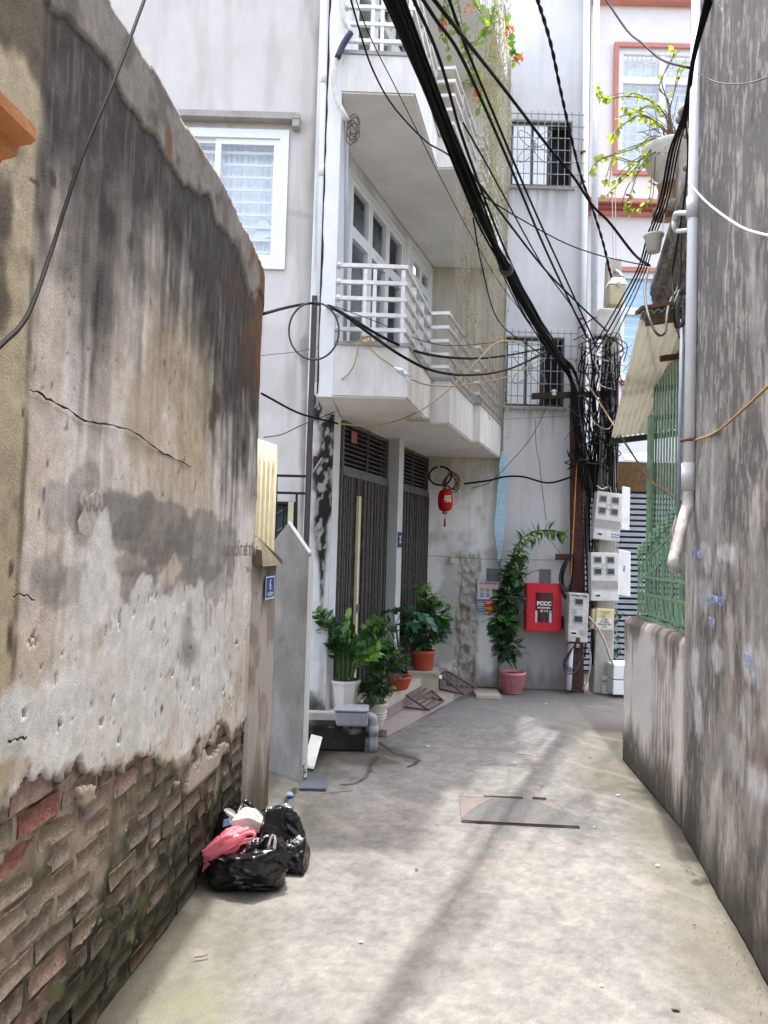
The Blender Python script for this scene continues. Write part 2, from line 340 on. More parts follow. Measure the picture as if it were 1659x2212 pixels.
    for (px, py, rx, ry) in [(35, 890, 6, 16), (8, 1230, 7, 22), (8, 1380, 9, 60), (100, 385, 12, 24), (92, 1000, 4, 10), (60, 390, 14, 8), (145, 370, 6, 14), (340, 1530, 4, 12), (450, 905, 10, 40), (460, 870, 18, 40)]:
        c = mixc(c, (72, 62, 50), blob(U, V, px, py, rx, ry, .6, 50, .9, 20) * .8)
    for (px, py, rx, ry) in [(82, 1070, 3, 22), (340, 1068, 3, 8), (70, 1110, 2, 18)]: c = mixc(c, (62, 84, 116), blob(U, V, px, py, rx, ry, .5, 51, .9, 30) * .7)
    c = mixc(c, (90, 84, 74), sst(.17, .0, 4.47 - U) * sst(.45, .6, fbm(U * 6, V * 2, 3, 52)) * .6)
    pit = sst(.90, .94, vn(U * 61 + V * 9, V * 37 - U * 13, 53)) * sst(.45, .6, med); c = mixc(c, (96, 86, 74), pit * .6)
    near = V - edge_z(U); c = mixc(c, (140, 124, 106), sst(.014, .0, near) * .5)
    return c * (1 + (fine - .5) * .18)[..., None]
PL = .016
def leftwall_pos(U, V):
    d = PL + (fbm(U * 2, V * 2, 4, 54) - .5) * .02 + (fbm(U * 18, V * 12, 3, 55) - .5) * .006
    zt = top_z(U) - .22 + (fbm(U * 4, V * 0 + 3, 4, 38) - .5) * .22; d = d + sst(0, .02, V - zt) * .008
    d = d - sst(4.36, 4.47, U) ** 2 * .03
    return xl(U) + d, U - d * .089, V
def leftwall_keep(U, V):
    jag = (fbm(U * 9, V * 3, 4, 56) - .5) * .14 + (fbm(U * 34, V * 20, 2, 57) - .5) * .05
    isl = (fbm(U * 7, V * 7, 4, 58) > .72) & (V > edge_z(U) - .10)
    hole = (fbm(U * 26, V * 15, 3, 59) > .80) & (V < 1.4)
    p = lw(435, 1668); low2 = np.hypot((U - p[0]) / .3, (V - p[1]) / .10) + (fbm(U * 9, V * 9, 3, 60) - .5) * .9 < .9
    return ((V > edge_z(U) + jag) | low2 | isl) & ~hole & (V < top_z(U))
sheet('plaster', m_plaster, np.concatenate([[-1.2, 0, 1.0], lines(1.5, YEND, .0115)]), lines(.5, 3.34, .0115), leftwall_pos, leftwall_col, leftwall_keep, (.03, -.003, 0), wall_l)
def mortar_col(U, V):
    n = fbm(U * 7, V * 7, 4, 61); st = fbm(U * 20, V * 3, 3, 62); c = np.ones(U.shape + (3,)) * np.array([150, 136, 120.])
    c = mixc(c, (176, 162, 146), sst(.5, .66, n) * .7); c = mixc(c, (108, 95, 80), sst(.48, .68, st) * .6)
    moss = sst(.66, .12, V + (n - .5) * .9 - (U - 2.4) * .09); c = mixc(c, (64, 66, 46), moss * .9); c = mixc(c, (34, 34, 28), moss * sst(.5, .62, fbm(U * 14, V * 14, 3, 63)) * .9)
    c = mixc(c, (96, 98, 52), moss * sst(.6, .7, fbm(U * 9, V * 9, 3, 64)) * .6); return c
sheet('mortar', m_plaster, np.concatenate([[-1.2, 0, 1.0], lines(1.5, YEND - .01, .0125)]), lines(0, 1.2, .0125), lambda U, V: (xl(U) - .004 + (fbm(U * 11, V * 11, 5, 65) - .5) * .024, U, V), mortar_col, None, None, wall_l)
MB().add([(xl(-1.2) - .035, -1.2, 0), (xl(YEND) - .035, YEND - .02, 0), (xl(YEND) - .26, YEND - .02, 0), (xl(-1.2) - .26, -1.2, 0), (xl(-1.2) - .035, -1.2, 2.96), (xl(YEND) - .035, YEND - .02, 2.96), (xl(YEND) - .26, YEND - .02, 2.96), (xl(-1.2) - .26, -1.2, 2.96)],
         [(0, 3, 2, 1), (4, 5, 6, 7), (0, 1, 5, 4), (1, 2, 6, 5), (2, 3, 7, 6), (3, 0, 4, 7)]).build('core', M('wall_core', (150, 140, 128), .9), wall_l)
def brick_mat(name, a, b, moss):
    m = M(name, a, .93, .3, 34, 1.0, 90, rgb2=b); n = m.node_tree.nodes; l = m.node_tree.links
    geo = n.new('ShaderNodeNewGeometry'); sp = n.new('ShaderNodeSeparateXYZ'); l.new(geo.outputs['Position'], sp.inputs[0])
    no = n.new('ShaderNodeTexNoise'); no.inputs['Scale'].default_value = 9; no.inputs['Detail'].default_value = 6; l.new(geo.outputs['Position'], no.inputs['Vector'])
    ma = n.new('ShaderNodeMath'); ma.operation = 'MULTIPLY_ADD'; ma.inputs[1].default_value = -1.5; l.new(sp.outputs['Z'], ma.inputs[0]); l.new(no.outputs[0], ma.inputs[2])
    ma2 = n.new('ShaderNodeMath'); ma2.operation = 'MULTIPLY_ADD'; ma2.inputs[1].default_value = .12; l.new(sp.outputs['Y'], ma2.inputs[0]); l.new(ma.outputs[0], ma2.inputs[2])
    rp = n.new('ShaderNodeMapRange'); rp.inputs[1].default_value = .22; rp.inputs[2].default_value = .5; rp.inputs[4].default_value = moss; l.new(ma2.outputs[0], rp.inputs[0])
    mx = n.new('ShaderNodeMix'); mx.data_type = 'RGBA'; l.new(rp.outputs[0], mx.inputs['Factor'])
    bc = n['Principled BSDF'].inputs['Base Color']; l.new(bc.links[0].from_socket, mx.inputs[6]); mx.inputs[7].default_value = (*lin((58, 58, 42)), 1); l.new(mx.outputs[2], bc)
    return m
BM = [brick_mat('brick_brown', (146, 130, 117), (168, 152, 138), .9), brick_mat('brick_pink', (160, 130, 118), (178, 152, 140), .8), brick_mat('brick_red', (146, 88, 74), (166, 124, 110), .75),
      brick_mat('brick_grey', (122, 112, 102), (146, 134, 120), .9), brick_mat('brick_mortared', (140, 126, 108), (160, 146, 128), .85)]
rb = random.Random(5); dirl = Vector((LB[0] - LA[0], LB[1] - LA[1], 0)).normalized(); nl_ = Vector((dirl.y, -dirl.x, 0))
BR_MESH = {}
for mi in range(len(BM)):
    for k in range(7):
        bm_ = MB(); L_, Hh = .108, .0335; D_ = .03
        nx, nz = 4, 3; vs_ = []
        for face in (0, 1):
            for i in range(nx):
                for j in range(nz):
                    ed = (i in (0, nx - 1)) + (j in (0, nz - 1))
                    dx = -L_ + 2 * L_ * i / (nx - 1) + rb.uniform(-.006, .006); dz = -Hh + 2 * Hh * j / (nz - 1) + rb.uniform(-.004, .004)
                    vs_.append((dx, (0 if face else -D_) + (rb.uniform(-.004, .002) - (.003 if ed and face else 0) if face else 0), dz))
        o_ = nx * nz; fs_ = []
        for i in range(nx - 1):
            for j in range(nz - 1):
                fs_.append((o_ + i * nz + j, o_ + i * nz + j + 1, o_ + (i + 1) * nz + j + 1, o_ + (i + 1) * nz + j))
        ring = [i * nz for i in range(nx)] + [(nx - 1) * nz + j for j in range(1, nz)] + [i * nz + nz - 1 for i in range(nx - 2, -1, -1)] + [j for j in range(nz - 2, 0, -1)]
        for a, b in zip(ring, ring[1:] + ring[:1]): fs_.append((a, b, o_ + b, o_ + a))
        bm_.add(vs_, fs_); BR_MESH[mi, k] = bm_.mesh('brick', BM[mi], True)
for r in range(14):
    z = .036 + r * .0785; y = 1.35 + (.118 if r % 2 else 0) + rb.uniform(-.02, .02)
    while y < YEND - .08:
        e = float(edge_z(y)); w = rb.choice([1.0, 1.0, 1.0, .5])
        if z < e + .06 and rb.random() > .05:
            red = .17 if y < 2.75 else .07
            mi = rb.choices([0, 1, 2, 3, 4], [.36, .2, red * .6, .26, .36])[0]
            c_ = Vector((float(xl(y + .116 * w)), y + .116 * w, z + rb.uniform(-.005, .005))) + nl_ * rb.uniform(.0, .006)
            inst(BR_MESH[mi, rb.randrange(7)], 'brick', wall_l, frame_m(c_, dirl + Zv * rb.uniform(-.025, .025), nl_ + Zv * rb.uniform(-.04, .03) + dirl * rb.uniform(-.03, .03), (w * rb.uniform(.93, 1.02), 1, rb.uniform(.85, 1.05))))
        y += .236 * w + rb.uniform(-.004, .01)
m_crack = M('crack_dark', (52, 44, 36), .95, .2)
for pts, w in (([(45, 840), (80, 858), (130, 885), (175, 908), (230, 921), (275, 935), (318, 962), (360, 990), (400, 1006)], .004), ([(0, 1640 - 35), (20, 1598), (40, 1590)], .005), ([(10, 1288), (30, 1283), (55, 1298)], .003)):
    q = smooth_path([Vp(a + rb.uniform(-2, 2), b + rb.uniform(-3, 3), LA, LB) + nl_ * .024 for a, b in pts], 5)
    q = [p + Vector((0, 0, rb.uniform(-.004, .004))) for p in q]
    MB().tube(q, [w * rb.uniform(.35, 1.0) for _ in q], 4).build('crack', m_crack, wall_l)

# ---- tall stained wall on the right, low wall in front of the fence
def paintspot(U, V, A_, B_, spots, seed):
    m = 0
    for (px, py, rx, ry, a) in spots:
        p = Vp(px, py, A_, B_); q = Vp(px + rx, py, A_, B_); t = Vp(px, py - ry, A_, B_)
        m = np.maximum(m, a * sst(1, .45, np.hypot((U - p.y) / max(abs(q.y - p.y), .02), (V - p.z) / abs(t.z - p.z)) + (fbm(U * 9, V * 7, 4, seed) - .5) * 1.0))
    return m
def rightwall_col(U, V):
    st = fbm(U * 3.2 + fbm(U * 2, V * 2, 3, 69) * 1.5, V * 1.4, 5, 70); st2 = fbm(U * 38, V * 11, 4, 71); big = fbm(U * 1.6, V * 1.1, 4, 72); med = fbm(U * 5, V * 3.5, 4, 73)
    c = np.ones(U.shape + (3,)) * np.array([170, 165, 160.])
    t = big * 1.0 + (st - .5) * .9 + (fbm(U * 16, V * 4, 4, 68) - .5) * .5 + np.interp(V, [0, .3, 1.0, 1.7, 2.4, 5], [.2, .06, .02, .12, .24, .24])
    c = mixc(c, (130, 126, 122), sst(.36, .52, t) * .85); c = mixc(c, (90, 87, 84), sst(.5, .75, t + (med - .5) * .5) * .85)
    c = mixc(c, (168, 158, 148), sst(.58, .66, st2 + (med - .5) * .5) * .55); c = mixc(c, (196, 190, 184), sst(.70, .76, fbm(U * 24 + fbm(U * 4, V * 4, 3, 67) * 5, V * 6 + fbm(U * 5, V * 3, 3, 66) * 3, 3, 74)) * .5 * sst(.3, .55, med))
    c = mixc(c, (128, 112, 94), sst(.55, .7, fbm(U * 3.5, V * 2, 3, 75)) * sst(1.2, .6, V) * .4)
    c = mixc(c, (182, 168, 148), sst(.16, .05, 4.58 - U + (st - .5) * .1) * .7)
    c = mixc(c, (198, 199, 203), paintspot(U, V, RA, RB, [(1500, 1440, 12, 55, .9), (1508, 1540, 14, 60, .8), (1545, 1420, 22, 40, .7), (1622, 1440, 28, 50, .75), (1520, 1290, 20, 60, .65), (1522, 1205, 24, 40, .6), (1570, 1195, 40, 26, .7), (1635, 1690, 40, 60, .6), (1612, 1540, 22, 60, .45), (1590, 1640, 30, 60, .4)], 76) * .85)
    c = mixc(c, (128, 142, 166), paintspot(U, V, RA, RB, [(1540, 1300, 12, 10, .8), (1550, 1420, 14, 12, .6), (1628, 1480, 5, 24, .8), (1588, 1345, 8, 14, .7), (1495, 1200, 5, 30, .4)], 77) * .7)
    c = mixc(c, (120, 88, 82), paintspot(U, V, RA, RB, [(1640, 1640, 24, 30, .6), (1600, 1480, 40, 30, .4)], 78) * .6)
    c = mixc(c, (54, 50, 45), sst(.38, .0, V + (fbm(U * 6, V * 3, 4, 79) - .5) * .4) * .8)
    return c * (1 + (fbm(U * 50, V * 30, 2, 80) - .5) * .22)[..., None]
wall_r = thing('stained_wall', 'tall dark stained cement wall along the right edge', 'wall', (1.7, 3.6, 0))
def rw_pos(U, V):
    d = (fbm(U * 2, V * 2, 4, 81) - .5) * .02 + (fbm(U * 24, V * 7, 3, 82) - .5) * .006
    return xr(np.minimum(U, 4.5799)) - d + sst(4.52, 4.58, U) * .01, U, V
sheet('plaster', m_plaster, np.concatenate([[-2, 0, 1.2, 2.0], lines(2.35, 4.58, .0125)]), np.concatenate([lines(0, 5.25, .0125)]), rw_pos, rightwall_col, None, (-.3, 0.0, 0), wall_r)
def lowwall_col(U, V):
    st = fbm(U * 30 + fbm(U * 3, V * 3, 3, 83) * 2, V * 2.2, 5, 84); st2 = fbm(U * 60, V * 6, 3, 85); big = fbm(U * 3, V * 2, 4, 86)
    c = np.ones(U.shape + (3,)) * np.array([206, 200, 193.]); t = st * .6 + .2 + (big - .5) * 1.0 + (st2 - .5) * .3 + np.interp(V, [0, .25, .6, .95, 1.1], [.3, .08, -.05, .02, .3])
    c = mixc(c, (160, 151, 142), sst(.45, .6, t) * .8); c = mixc(c, (96, 88, 80), sst(.56, .8, t) * .85); c = mixc(c, (202, 196, 188), sst(.6, .7, st2) * .5)
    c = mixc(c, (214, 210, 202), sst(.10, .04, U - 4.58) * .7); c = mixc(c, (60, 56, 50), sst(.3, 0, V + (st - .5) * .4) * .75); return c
wall_low = thing('low_wall', 'low grey plaster wall carrying the green iron fence', 'wall', (1.9, 5.3, 0))
def lw_pos(U, V):
    d = (fbm(U * 3, V * 3, 4, 87) - .5) * .014
    r_ = np.clip((V - 1.06) / .05, 0, 1); return xr(np.maximum(U, 4.5801)) - d + r_ ** 2 * .03, U, V - (fbm(U * 1.3, U * 0, 2, 88) - .5) * .03 * (V > 1.0)
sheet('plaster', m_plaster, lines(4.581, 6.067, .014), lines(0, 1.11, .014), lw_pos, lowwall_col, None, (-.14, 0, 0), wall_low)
MB().add([(1.832, 4.585, 1.06), (1.95, 6.06, 1.06), (2.07, 6.05, 1.06), (1.96, 4.585, 1.06), (1.84, 4.585, 1.118), (1.955, 6.055, 1.09), (2.06, 6.045, 1.09), (1.95, 4.585, 1.115)],
         [(0, 3, 2, 1), (4, 5, 6, 7), (0, 1, 5, 4), (1, 2, 6, 5), (2, 3, 7, 6), (3, 0, 4, 7)]).build('coping', M('coping_cement', (120, 110, 100), .9, .3, 12, .4), wall_low, True)
# ---- cement pier at the end of the old wall
pier = thing('wall_pier', 'short cement pier with slanted mossy cap ending the old wall', 'pier', (-.72, 4.6, 0))
def pier_col(U, V):
    st = fbm(U * 20, V * 2, 4, 90); n = fbm(U * 8, V * 8, 4, 91); c = np.ones(U.shape + (3,)) * np.array([184, 175, 164.])
    c = mixc(c, (134, 118, 102), sst(.48, .64, fbm(U * 9, V * 4, 4, 94)) * .6); c = mixc(c, (190, 180, 168), sst(.55, .7, n) * .5)
    c = mixc(c, (60, 54, 46), sst(1.25, 1.6, V + (n - .5) * .3) * .85); c = mixc(c, (78, 72, 54), sst(.5, .0, V + (st - .5) * .5) * .75); return c
PO = .05
sheet('shaft', m_plaster, lines(4.36, 4.80, .0145), lines(0, 1.5, .0145), lambda U, V: (xl(U) + PO + (fbm(U * 8, V * 5, 4, 92) - .5) * .016 - sst(4.42, 4.36, U) * .03, U, V), pier_col, None, (.28, 0, 0), pier)
MB().prism([(xl(4.34) + PO + .03, 4.34, 1.47), (xl(4.84) + PO + .03, 4.84, 1.47), (xl(4.84) + PO + .03, 4.84, 1.50), (xl(4.6) - .02, 4.6, 1.64), (xl(4.34) + PO + .02, 4.34, 1.56)], (-.3, .01, .1)).build('cap', M('mossy_cement', (104, 96, 80), .95, .4, 16, .6, 50), pier)
# ================================================================ the white house on the left: side wall, pillar, gates, balconies
m_white = M('white_paint', (214, 214, 212), .8, .05, 6, .1, 80)
m_upvc = M('white_upvc', (226, 228, 228), .35, .03, 5, .0, spec=.5)
m_pvcpipe = M('pvc_pipe', (206, 206, 208), .4, .06, 7, .03, spec=.5)
m_steel = M('brushed_steel', (204, 199, 194), .4, .16, 14, .05, 80, metal=.5)
m_gate = M('brown_steel', (90, 84, 82), .5, .25, 18, .1, 90, metal=.2, rgb2=(112, 105, 101))
m_dark = M('dark_inside', (34, 34, 36), .9, .2, 5, 0)  # near-black colour stands in for the shade of unlit rooms
m_black = M('black_rubber', (20, 20, 22), .55, .25, 30, .1, 200)
m_blackiron = M('black_iron', (38, 37, 38), .55, .2, 20, .1, 100, metal=.3)
m_cream = M('cream_metal', (216, 204, 170), .5, .08, 9, .05)
m_glass = glass('window_glass', (248, 250, 252), .07)
m_curtain = M('pale_curtain', (246, 244, 240), .9, .04, 9, .05)
m_curtain2 = M('grey_curtain', (150, 148, 142), .9, .15, 9, .05)
GA, GB = Vector((-.38, 6.443, 0)), Vector((.516, 9.067, 0)); GL = (GB - GA).length; gd = (GB - GA) / GL; gn = Vector((gd.y, -gd.x, 0))
def sG(px, py): p = Vp(px, py, GA, GB); return (p - GA).dot(gd), p.z
def Gpt(s, z, off=0.0): return GA + gd * s + gn * off + Zv * z
house = thing('white_house', 'pale house with folding steel gates and two stepped balconies with steel rails', 'house', (-.3, 6.5, 0))
YS = 6.38
def side_col(U, V):
    st = fbm(U * 9, V * .9, 4, 100); n = fbm(U * 2.2, V * 2.2, 4, 101); c = np.ones(U.shape + (3,)) * np.array([204, 200, 197.])
    c = mixc(c, (190, 186, 182), sst(.48, .68, n) * .8); c = mixc(c, (164, 158, 150), sst(.5, .7, st) * .6)
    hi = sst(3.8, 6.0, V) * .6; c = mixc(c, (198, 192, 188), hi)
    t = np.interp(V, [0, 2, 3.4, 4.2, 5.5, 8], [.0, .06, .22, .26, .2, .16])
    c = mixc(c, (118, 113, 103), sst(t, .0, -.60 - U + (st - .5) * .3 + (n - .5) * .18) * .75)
    c = mixc(c, (132, 126, 118), sst(.05, .0, np.abs(V - 4.45 + (U + .9) * .3 + (n - .5) * .4)) * .4 * sst(.45, .0, -.66 - U))
    c = mixc(c, (120, 114, 104), sst(.2, .0, np.hypot((U + .72) / .35, (V - 3.25) / .6) + (fbm(U * 12, V * 3, 3, 102) - .5)) * .6)
    c = mixc(c, (150, 145, 138), sst(.1, .0, V - 5.19) * sst(.0, .1, V - 5.09) * .25)
    return c
WX0, WX1, WZ0, WZ1 = -1.95, -.892, 3.905, 5.10      # white window
LX0, LX1, LZ0, LZ1 = -1.05, -.735, 1.15, 1.95     # low barred window
def side_keep(U, V): return ~(((U > WX0) & (U < WX1) & (V > WZ0) & (V < WZ1)) | ((U > LX0) & (U < LX1) & (V > LZ0) & (V < LZ1)))
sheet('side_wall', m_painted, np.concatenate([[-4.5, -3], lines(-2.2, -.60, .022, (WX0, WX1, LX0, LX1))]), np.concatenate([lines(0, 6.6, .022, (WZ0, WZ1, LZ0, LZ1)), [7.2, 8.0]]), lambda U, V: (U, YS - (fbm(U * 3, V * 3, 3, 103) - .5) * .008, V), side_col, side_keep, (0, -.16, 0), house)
win = MB()
def ring(mb, x0, x1, z0, z1, y0, y1, w):
    mb.box((x0, y0, z0), (x0 + w, y1, z1)); mb.box((x1 - w, y0, z0), (x1, y1, z1)); mb.box((x0 + w, y0, z0), (x1 - w, y1, z0 + w)); mb.box((x0 + w, y0, z1 - w), (x1 - w, y1, z1)); return mb
def frame_mesh(x0, x1, z0, z1, y0, y1, w):
    """one closed rectangular frame"""
    o = [(x0, z0), (x1, z0), (x1, z1), (x0, z1)]; i = [(x0 + w, z0 + w), (x1 - w, z0 + w), (x1 - w, z1 - w), (x0 + w, z1 - w)]
    v = [(a, y0, b) for a, b in o] + [(a, y0, b) for a, b in i] + [(a, y1, b) for a, b in o] + [(a, y1, b) for a, b in i]; f = []
    for k in range(4):
        n = (k + 1) % 4; f += [(k, n, 4 + n, 4 + k), (8 + k, 12 + k, 12 + n, 8 + n), (k, 8 + k, 8 + n, n), (4 + k, 4 + n, 12 + n, 12 + k)]
    return MB().add(v, f)
w_fr = frame_mesh(WX0, WX1, WZ0, WZ1, YS - .03, YS + .05, .075).build('window', m_upvc, house, label='white framed window with pale curtains and inner bars')
frame_mesh(WX0 + .075, -1.475, WZ0 + .075, WZ1 - .075, YS + .005, YS + .05, .04).build('sash', m_upvc, w_fr)
frame_mesh(-1.515, WX1 - .076, WZ0 + .076, WZ1 - .076, YS - .012, YS + .012, .05).build('sash', m_upvc, w_fr)
MB().box((WX0 + .1, YS + .014, WZ0 + .1), (-1.49, YS + .018, WZ1 - .1)).build('pane', m_glass, w_fr)
MB().box((-1.47, YS - .002, WZ0 + .125), (WX1 - .125, YS + .002, WZ1 - .125)).build('pane', m_glass, w_fr)
for k in range(9):
    z = WZ0 + .16 + k * .108; MB().box((WX0 + .08, YS + .06, z), (WX1 - .08, YS + .075, z + .022)).build('bar', m_upvc, w_fr)
def curtain(x0, x1, y, z0, z1, amp, n, off=0.0):
    us = np.linspace(x0, x1, n * 8); mb = MB(); v = []
    for i, u in enumerate(us): v += [(u, y + amp * math.sin(i * math.pi / 4 + math.sin(i * .37) * 2), z0), (u + .004, y + amp * .7 * math.sin(i * math.pi / 4 + .3), z1)]
    return mb.add(v, [(2 * i, 2 * i + 2, 2 * i + 3, 2 * i + 1) for i in range(len(us) - 1)])
curtain(WX0, WX1, YS + .13, WZ0 - .05, WZ1 + .05, .022, 22).build('curtain', m_curtain, w_fr, True)
MB().prism([Yp(545, 520, YS + .085), Yp(600, 510, YS + .085), Yp(575, 475, YS + .085), Yp(560, 475, YS + .085)], (0, .01, 0)).build('hanger_card', m_upvc, w_fr)
hood = MB().box((-2.0, YS - .1, 5.165), (-.80, YS - .001, 5.215)); hood.v[1] = (-.80, YS - .1, 5.16)
hood.build('window_hood', M('hood_cement', (160, 156, 150), .9, .2, 8, .2), house); MB().box((-.86, YS - .1, 5.10), (-.80, YS - .001, 5.165)).build('hood_end', MATS['hood_cement'], house)
lo = frame_mesh(LX0, LX1, LZ0, LZ1, YS - .01, YS + .04, .018).build('barred_window', m_blackiron, house)
MB().box((LX0, YS + .12, LZ0), (LX1, YS + .14, LZ1)).build('pane', M('dark_teal_glass', (66, 84, 88), .3, .2, 3, 0), lo)
for k in range(4): MB().bar((LX0 + .05 + k * .08, YS + .05, LZ0), (LX0 + .05 + k * .08, YS + .05, LZ1), .012).build('bar', m_blackiron, lo)
for k in range(5):
    MB().bar((LX0 + .02, YS + .075, LZ0 + .02 + k * .15), (LX1 - .02, YS + .075, LZ0 + .2 + k * .15), .022, .006).build('lattice_bar', M('grey_lattice', (150, 152, 154), .5), lo)
MB().box((LX1 - .06, YS - .02, LZ0), (LX1 - .015, YS + .02, LZ1)).build('edge_strip', m_cream, lo)
# pillar with black mould
def pillar_col(U, V):
    st = fbm(U * 16, V * 1.3, 4, 105); n = fbm(U * 7, V * 5, 4, 106); c = np.ones(U.shape + (3,)) * np.array([220, 221, 222.])
    c = mixc(c, (176, 173, 170), sst(.5, .7, st) * .6)
    cx = -.50 + (fbm(V * 2, V * 0, 3, 107) - .5) * .05; w_ = np.interp(V, [0, .9, 1.5, 2.1, 2.5, 3.1, 3.4, 8], [.0, .0, .035, .075, .115, .10, .05, .04])
    d = np.abs(U - cx) / np.maximum(w_, .001) + (n - .5) * 2.2; mo = sst(1.0, .35, d) * (w_ > .01)
    c = mixc(c, (120, 114, 106), sst(1.7, .6, d) * (w_ > .01) * .5); c = mixc(c, (30, 28, 26), mo * .92); c = mixc(c, (196, 192, 188), mo * sst(.60, .68, fbm(U * 30, V * 14, 3, 108)) * .8)
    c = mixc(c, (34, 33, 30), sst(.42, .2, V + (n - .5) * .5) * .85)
    return c
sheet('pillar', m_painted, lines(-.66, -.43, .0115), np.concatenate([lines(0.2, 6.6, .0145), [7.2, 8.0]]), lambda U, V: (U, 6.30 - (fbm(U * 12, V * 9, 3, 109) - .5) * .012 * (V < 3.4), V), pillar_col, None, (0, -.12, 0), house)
MB().add([(-.431, 6.302, .2), (-.384, 6.44, .2), (-.44, 6.5, .2), (-.5, 6.4, .2), (-.431, 6.302, 2.68), (-.384, 6.44, 2.68), (-.44, 6.5, 2.68), (-.5, 6.4, 2.68)],
         [(0, 3, 2, 1), (4, 5, 6, 7), (0, 1, 5, 4), (1, 2, 6, 5), (2, 3, 7, 6), (3, 0, 4, 7)]).build('pillar_side', M('white_render', (226, 228, 229), .8, .05, 7, .1), house)
MB().box((-.51, 5.55, 2.68), (-.40, 6.45, 8.0)).build('wing_wall', M('white_render2', (222, 223, 224), .8, .06, 5, .15, rgb2=(228, 229, 230)), house)
def mould_line(): return MB().add([p for k in range(40) for p in ((-.515, 5.548 - .0, 2.7 + k * .1), (-.508 + .012 * random.random(), 5.5475, 2.7 + k * .1 + .02 * random.random()))], [(2 * k, 2 * k + 2, 2 * k + 3, 2 * k + 1) for k in range(39)])
mould_line().build('mould', M('black_mould', (44, 41, 38), .95, .4, 20), house)

# ---- upper facade with window openings along the receding front
W1 = [sG(752, 600)[0], sG(876, 600)[0]]; W2 = [sG(889, 600)[0], sG(957, 640)[0]]
for k, Wd in enumerate((W1, W2)): Wd[0] = max(Wd[0], .06)
W2[1] = min(W2[1], GL - .08); ZA, ZB = 2.98, 4.86
UP = 2.30
def fkeep(U, V):
    k = np.ones(U.shape, bool)
    for Wd in (W1, W2):
        for dz in (0, UP + .02): k &= ~((U > Wd[0]) & (U < Wd[1]) & (V > ZA + dz) & (V < ZB + dz))
    return k
def fcol(U, V): n = fbm(U * 2, V * 2, 4, 110); return mixc(np.ones(U.shape + (3,)) * np.array([222, 222, 219.]), (188, 187, 182), sst(.5, .7, n) * .7)
sheet('front_wall', m_painted, lines(0, GL, .12, (*W1, *W2)), lines(2.66, 8.0, .12, (ZA, ZB, ZA + UP + .02, ZB + UP + .02)), lambda U, V: (GA.x + gd.x * U, GA.y + gd.y * U, V), fcol, fkeep, tuple(gn * .12), house)
def Gm(s, z, off=0.0): return frame_m(Gpt(s, z, off), gd, Zv)
def flat_frame(w, h, t, d):
    """rectangular frame in local x (along), y (up), z (out)"""
    m_ = frame_mesh(0, w, 0, h, -d / 2, d / 2, t); return MB().add([(x, z, -y) for x, y, z in m_.v], m_.f)
def upvc_bay(s0, s1, z0, z1, parent, lower, tz=.46):
    """one bay: fixed light above a tall leaf, each with its own glass"""
    w = s1 - s0
    for (a, b) in ((z0, z1 - tz), (z1 - tz + .002, z1)):
        f = flat_frame(w, b - a, .05, .05); f.v = [tuple(Gpt(s0 + x, a + y, -.04 + z)) for x, y, z in f.v]
        fo = f.build('leaf_frame', m_upvc, parent)
        g_ = MB().obox(Gpt(s0 + .045, a + .045, -.045), gd * (w - .09), gn * .004, Zv * (b - a - .09))
        g_.build('pane', m_glass if b == z1 or not lower else lower, parent)
m_teal = M('teal_door_glass', (84, 172, 158), .25, .08, 4, 0, spec=.5)
for dz, nm in ((0, 'first'), (UP + .02, 'second')):
    w1 = flat_frame(W1[1] - W1[0], ZB - ZA, .05, .09); w1.v = [tuple(Gpt(W1[0] + x, ZA + dz + y, -.05 + z)) for x, y, z in w1.v]
    w1 = w1.build('balcony_window', m_upvc, house)
    n1 = 3; e = np.linspace(W1[0] + .05, W1[1] - .05, n1 + 1)
    for k in range(n1): upvc_bay(e[k] + .003, e[k + 1] - .003, ZA + dz + .05, ZB + dz - .05, w1, None)
    cu = curtain(0, W1[1] - W1[0], 0, ZA + dz, ZB + dz, .02, 12); cu.v = [tuple(Gpt(W1[0] + x, z, -.2 + y)) for x, y, z in cu.v]; cu.build('curtain', m_curtain2, w1, True)
    w2 = flat_frame(W2[1] - W2[0], ZB - ZA, .05, .09); w2.v = [tuple(Gpt(W2[0] + x, ZA + dz + y, -.05 + z)) for x, y, z in w2.v]
    w2 = w2.build('balcony_door', m_upvc, house)
    e = np.linspace(W2[0] + .05, W2[1] - .05, 3)
    for k in range(2): upvc_bay(e[k] + .003, e[k + 1] - .003, ZA + dz + .05, ZB + dz - .05, w2, m_teal, .24)
    MB().obox(Gpt(W2[0], ZA + dz, -.3), gd * (W2[1] - W2[0]), gn * .02, Zv * (ZB - ZA)).build('unlit_room_sheet', m_dark, w2)  # dark sheet, the unlit room painted into its colour

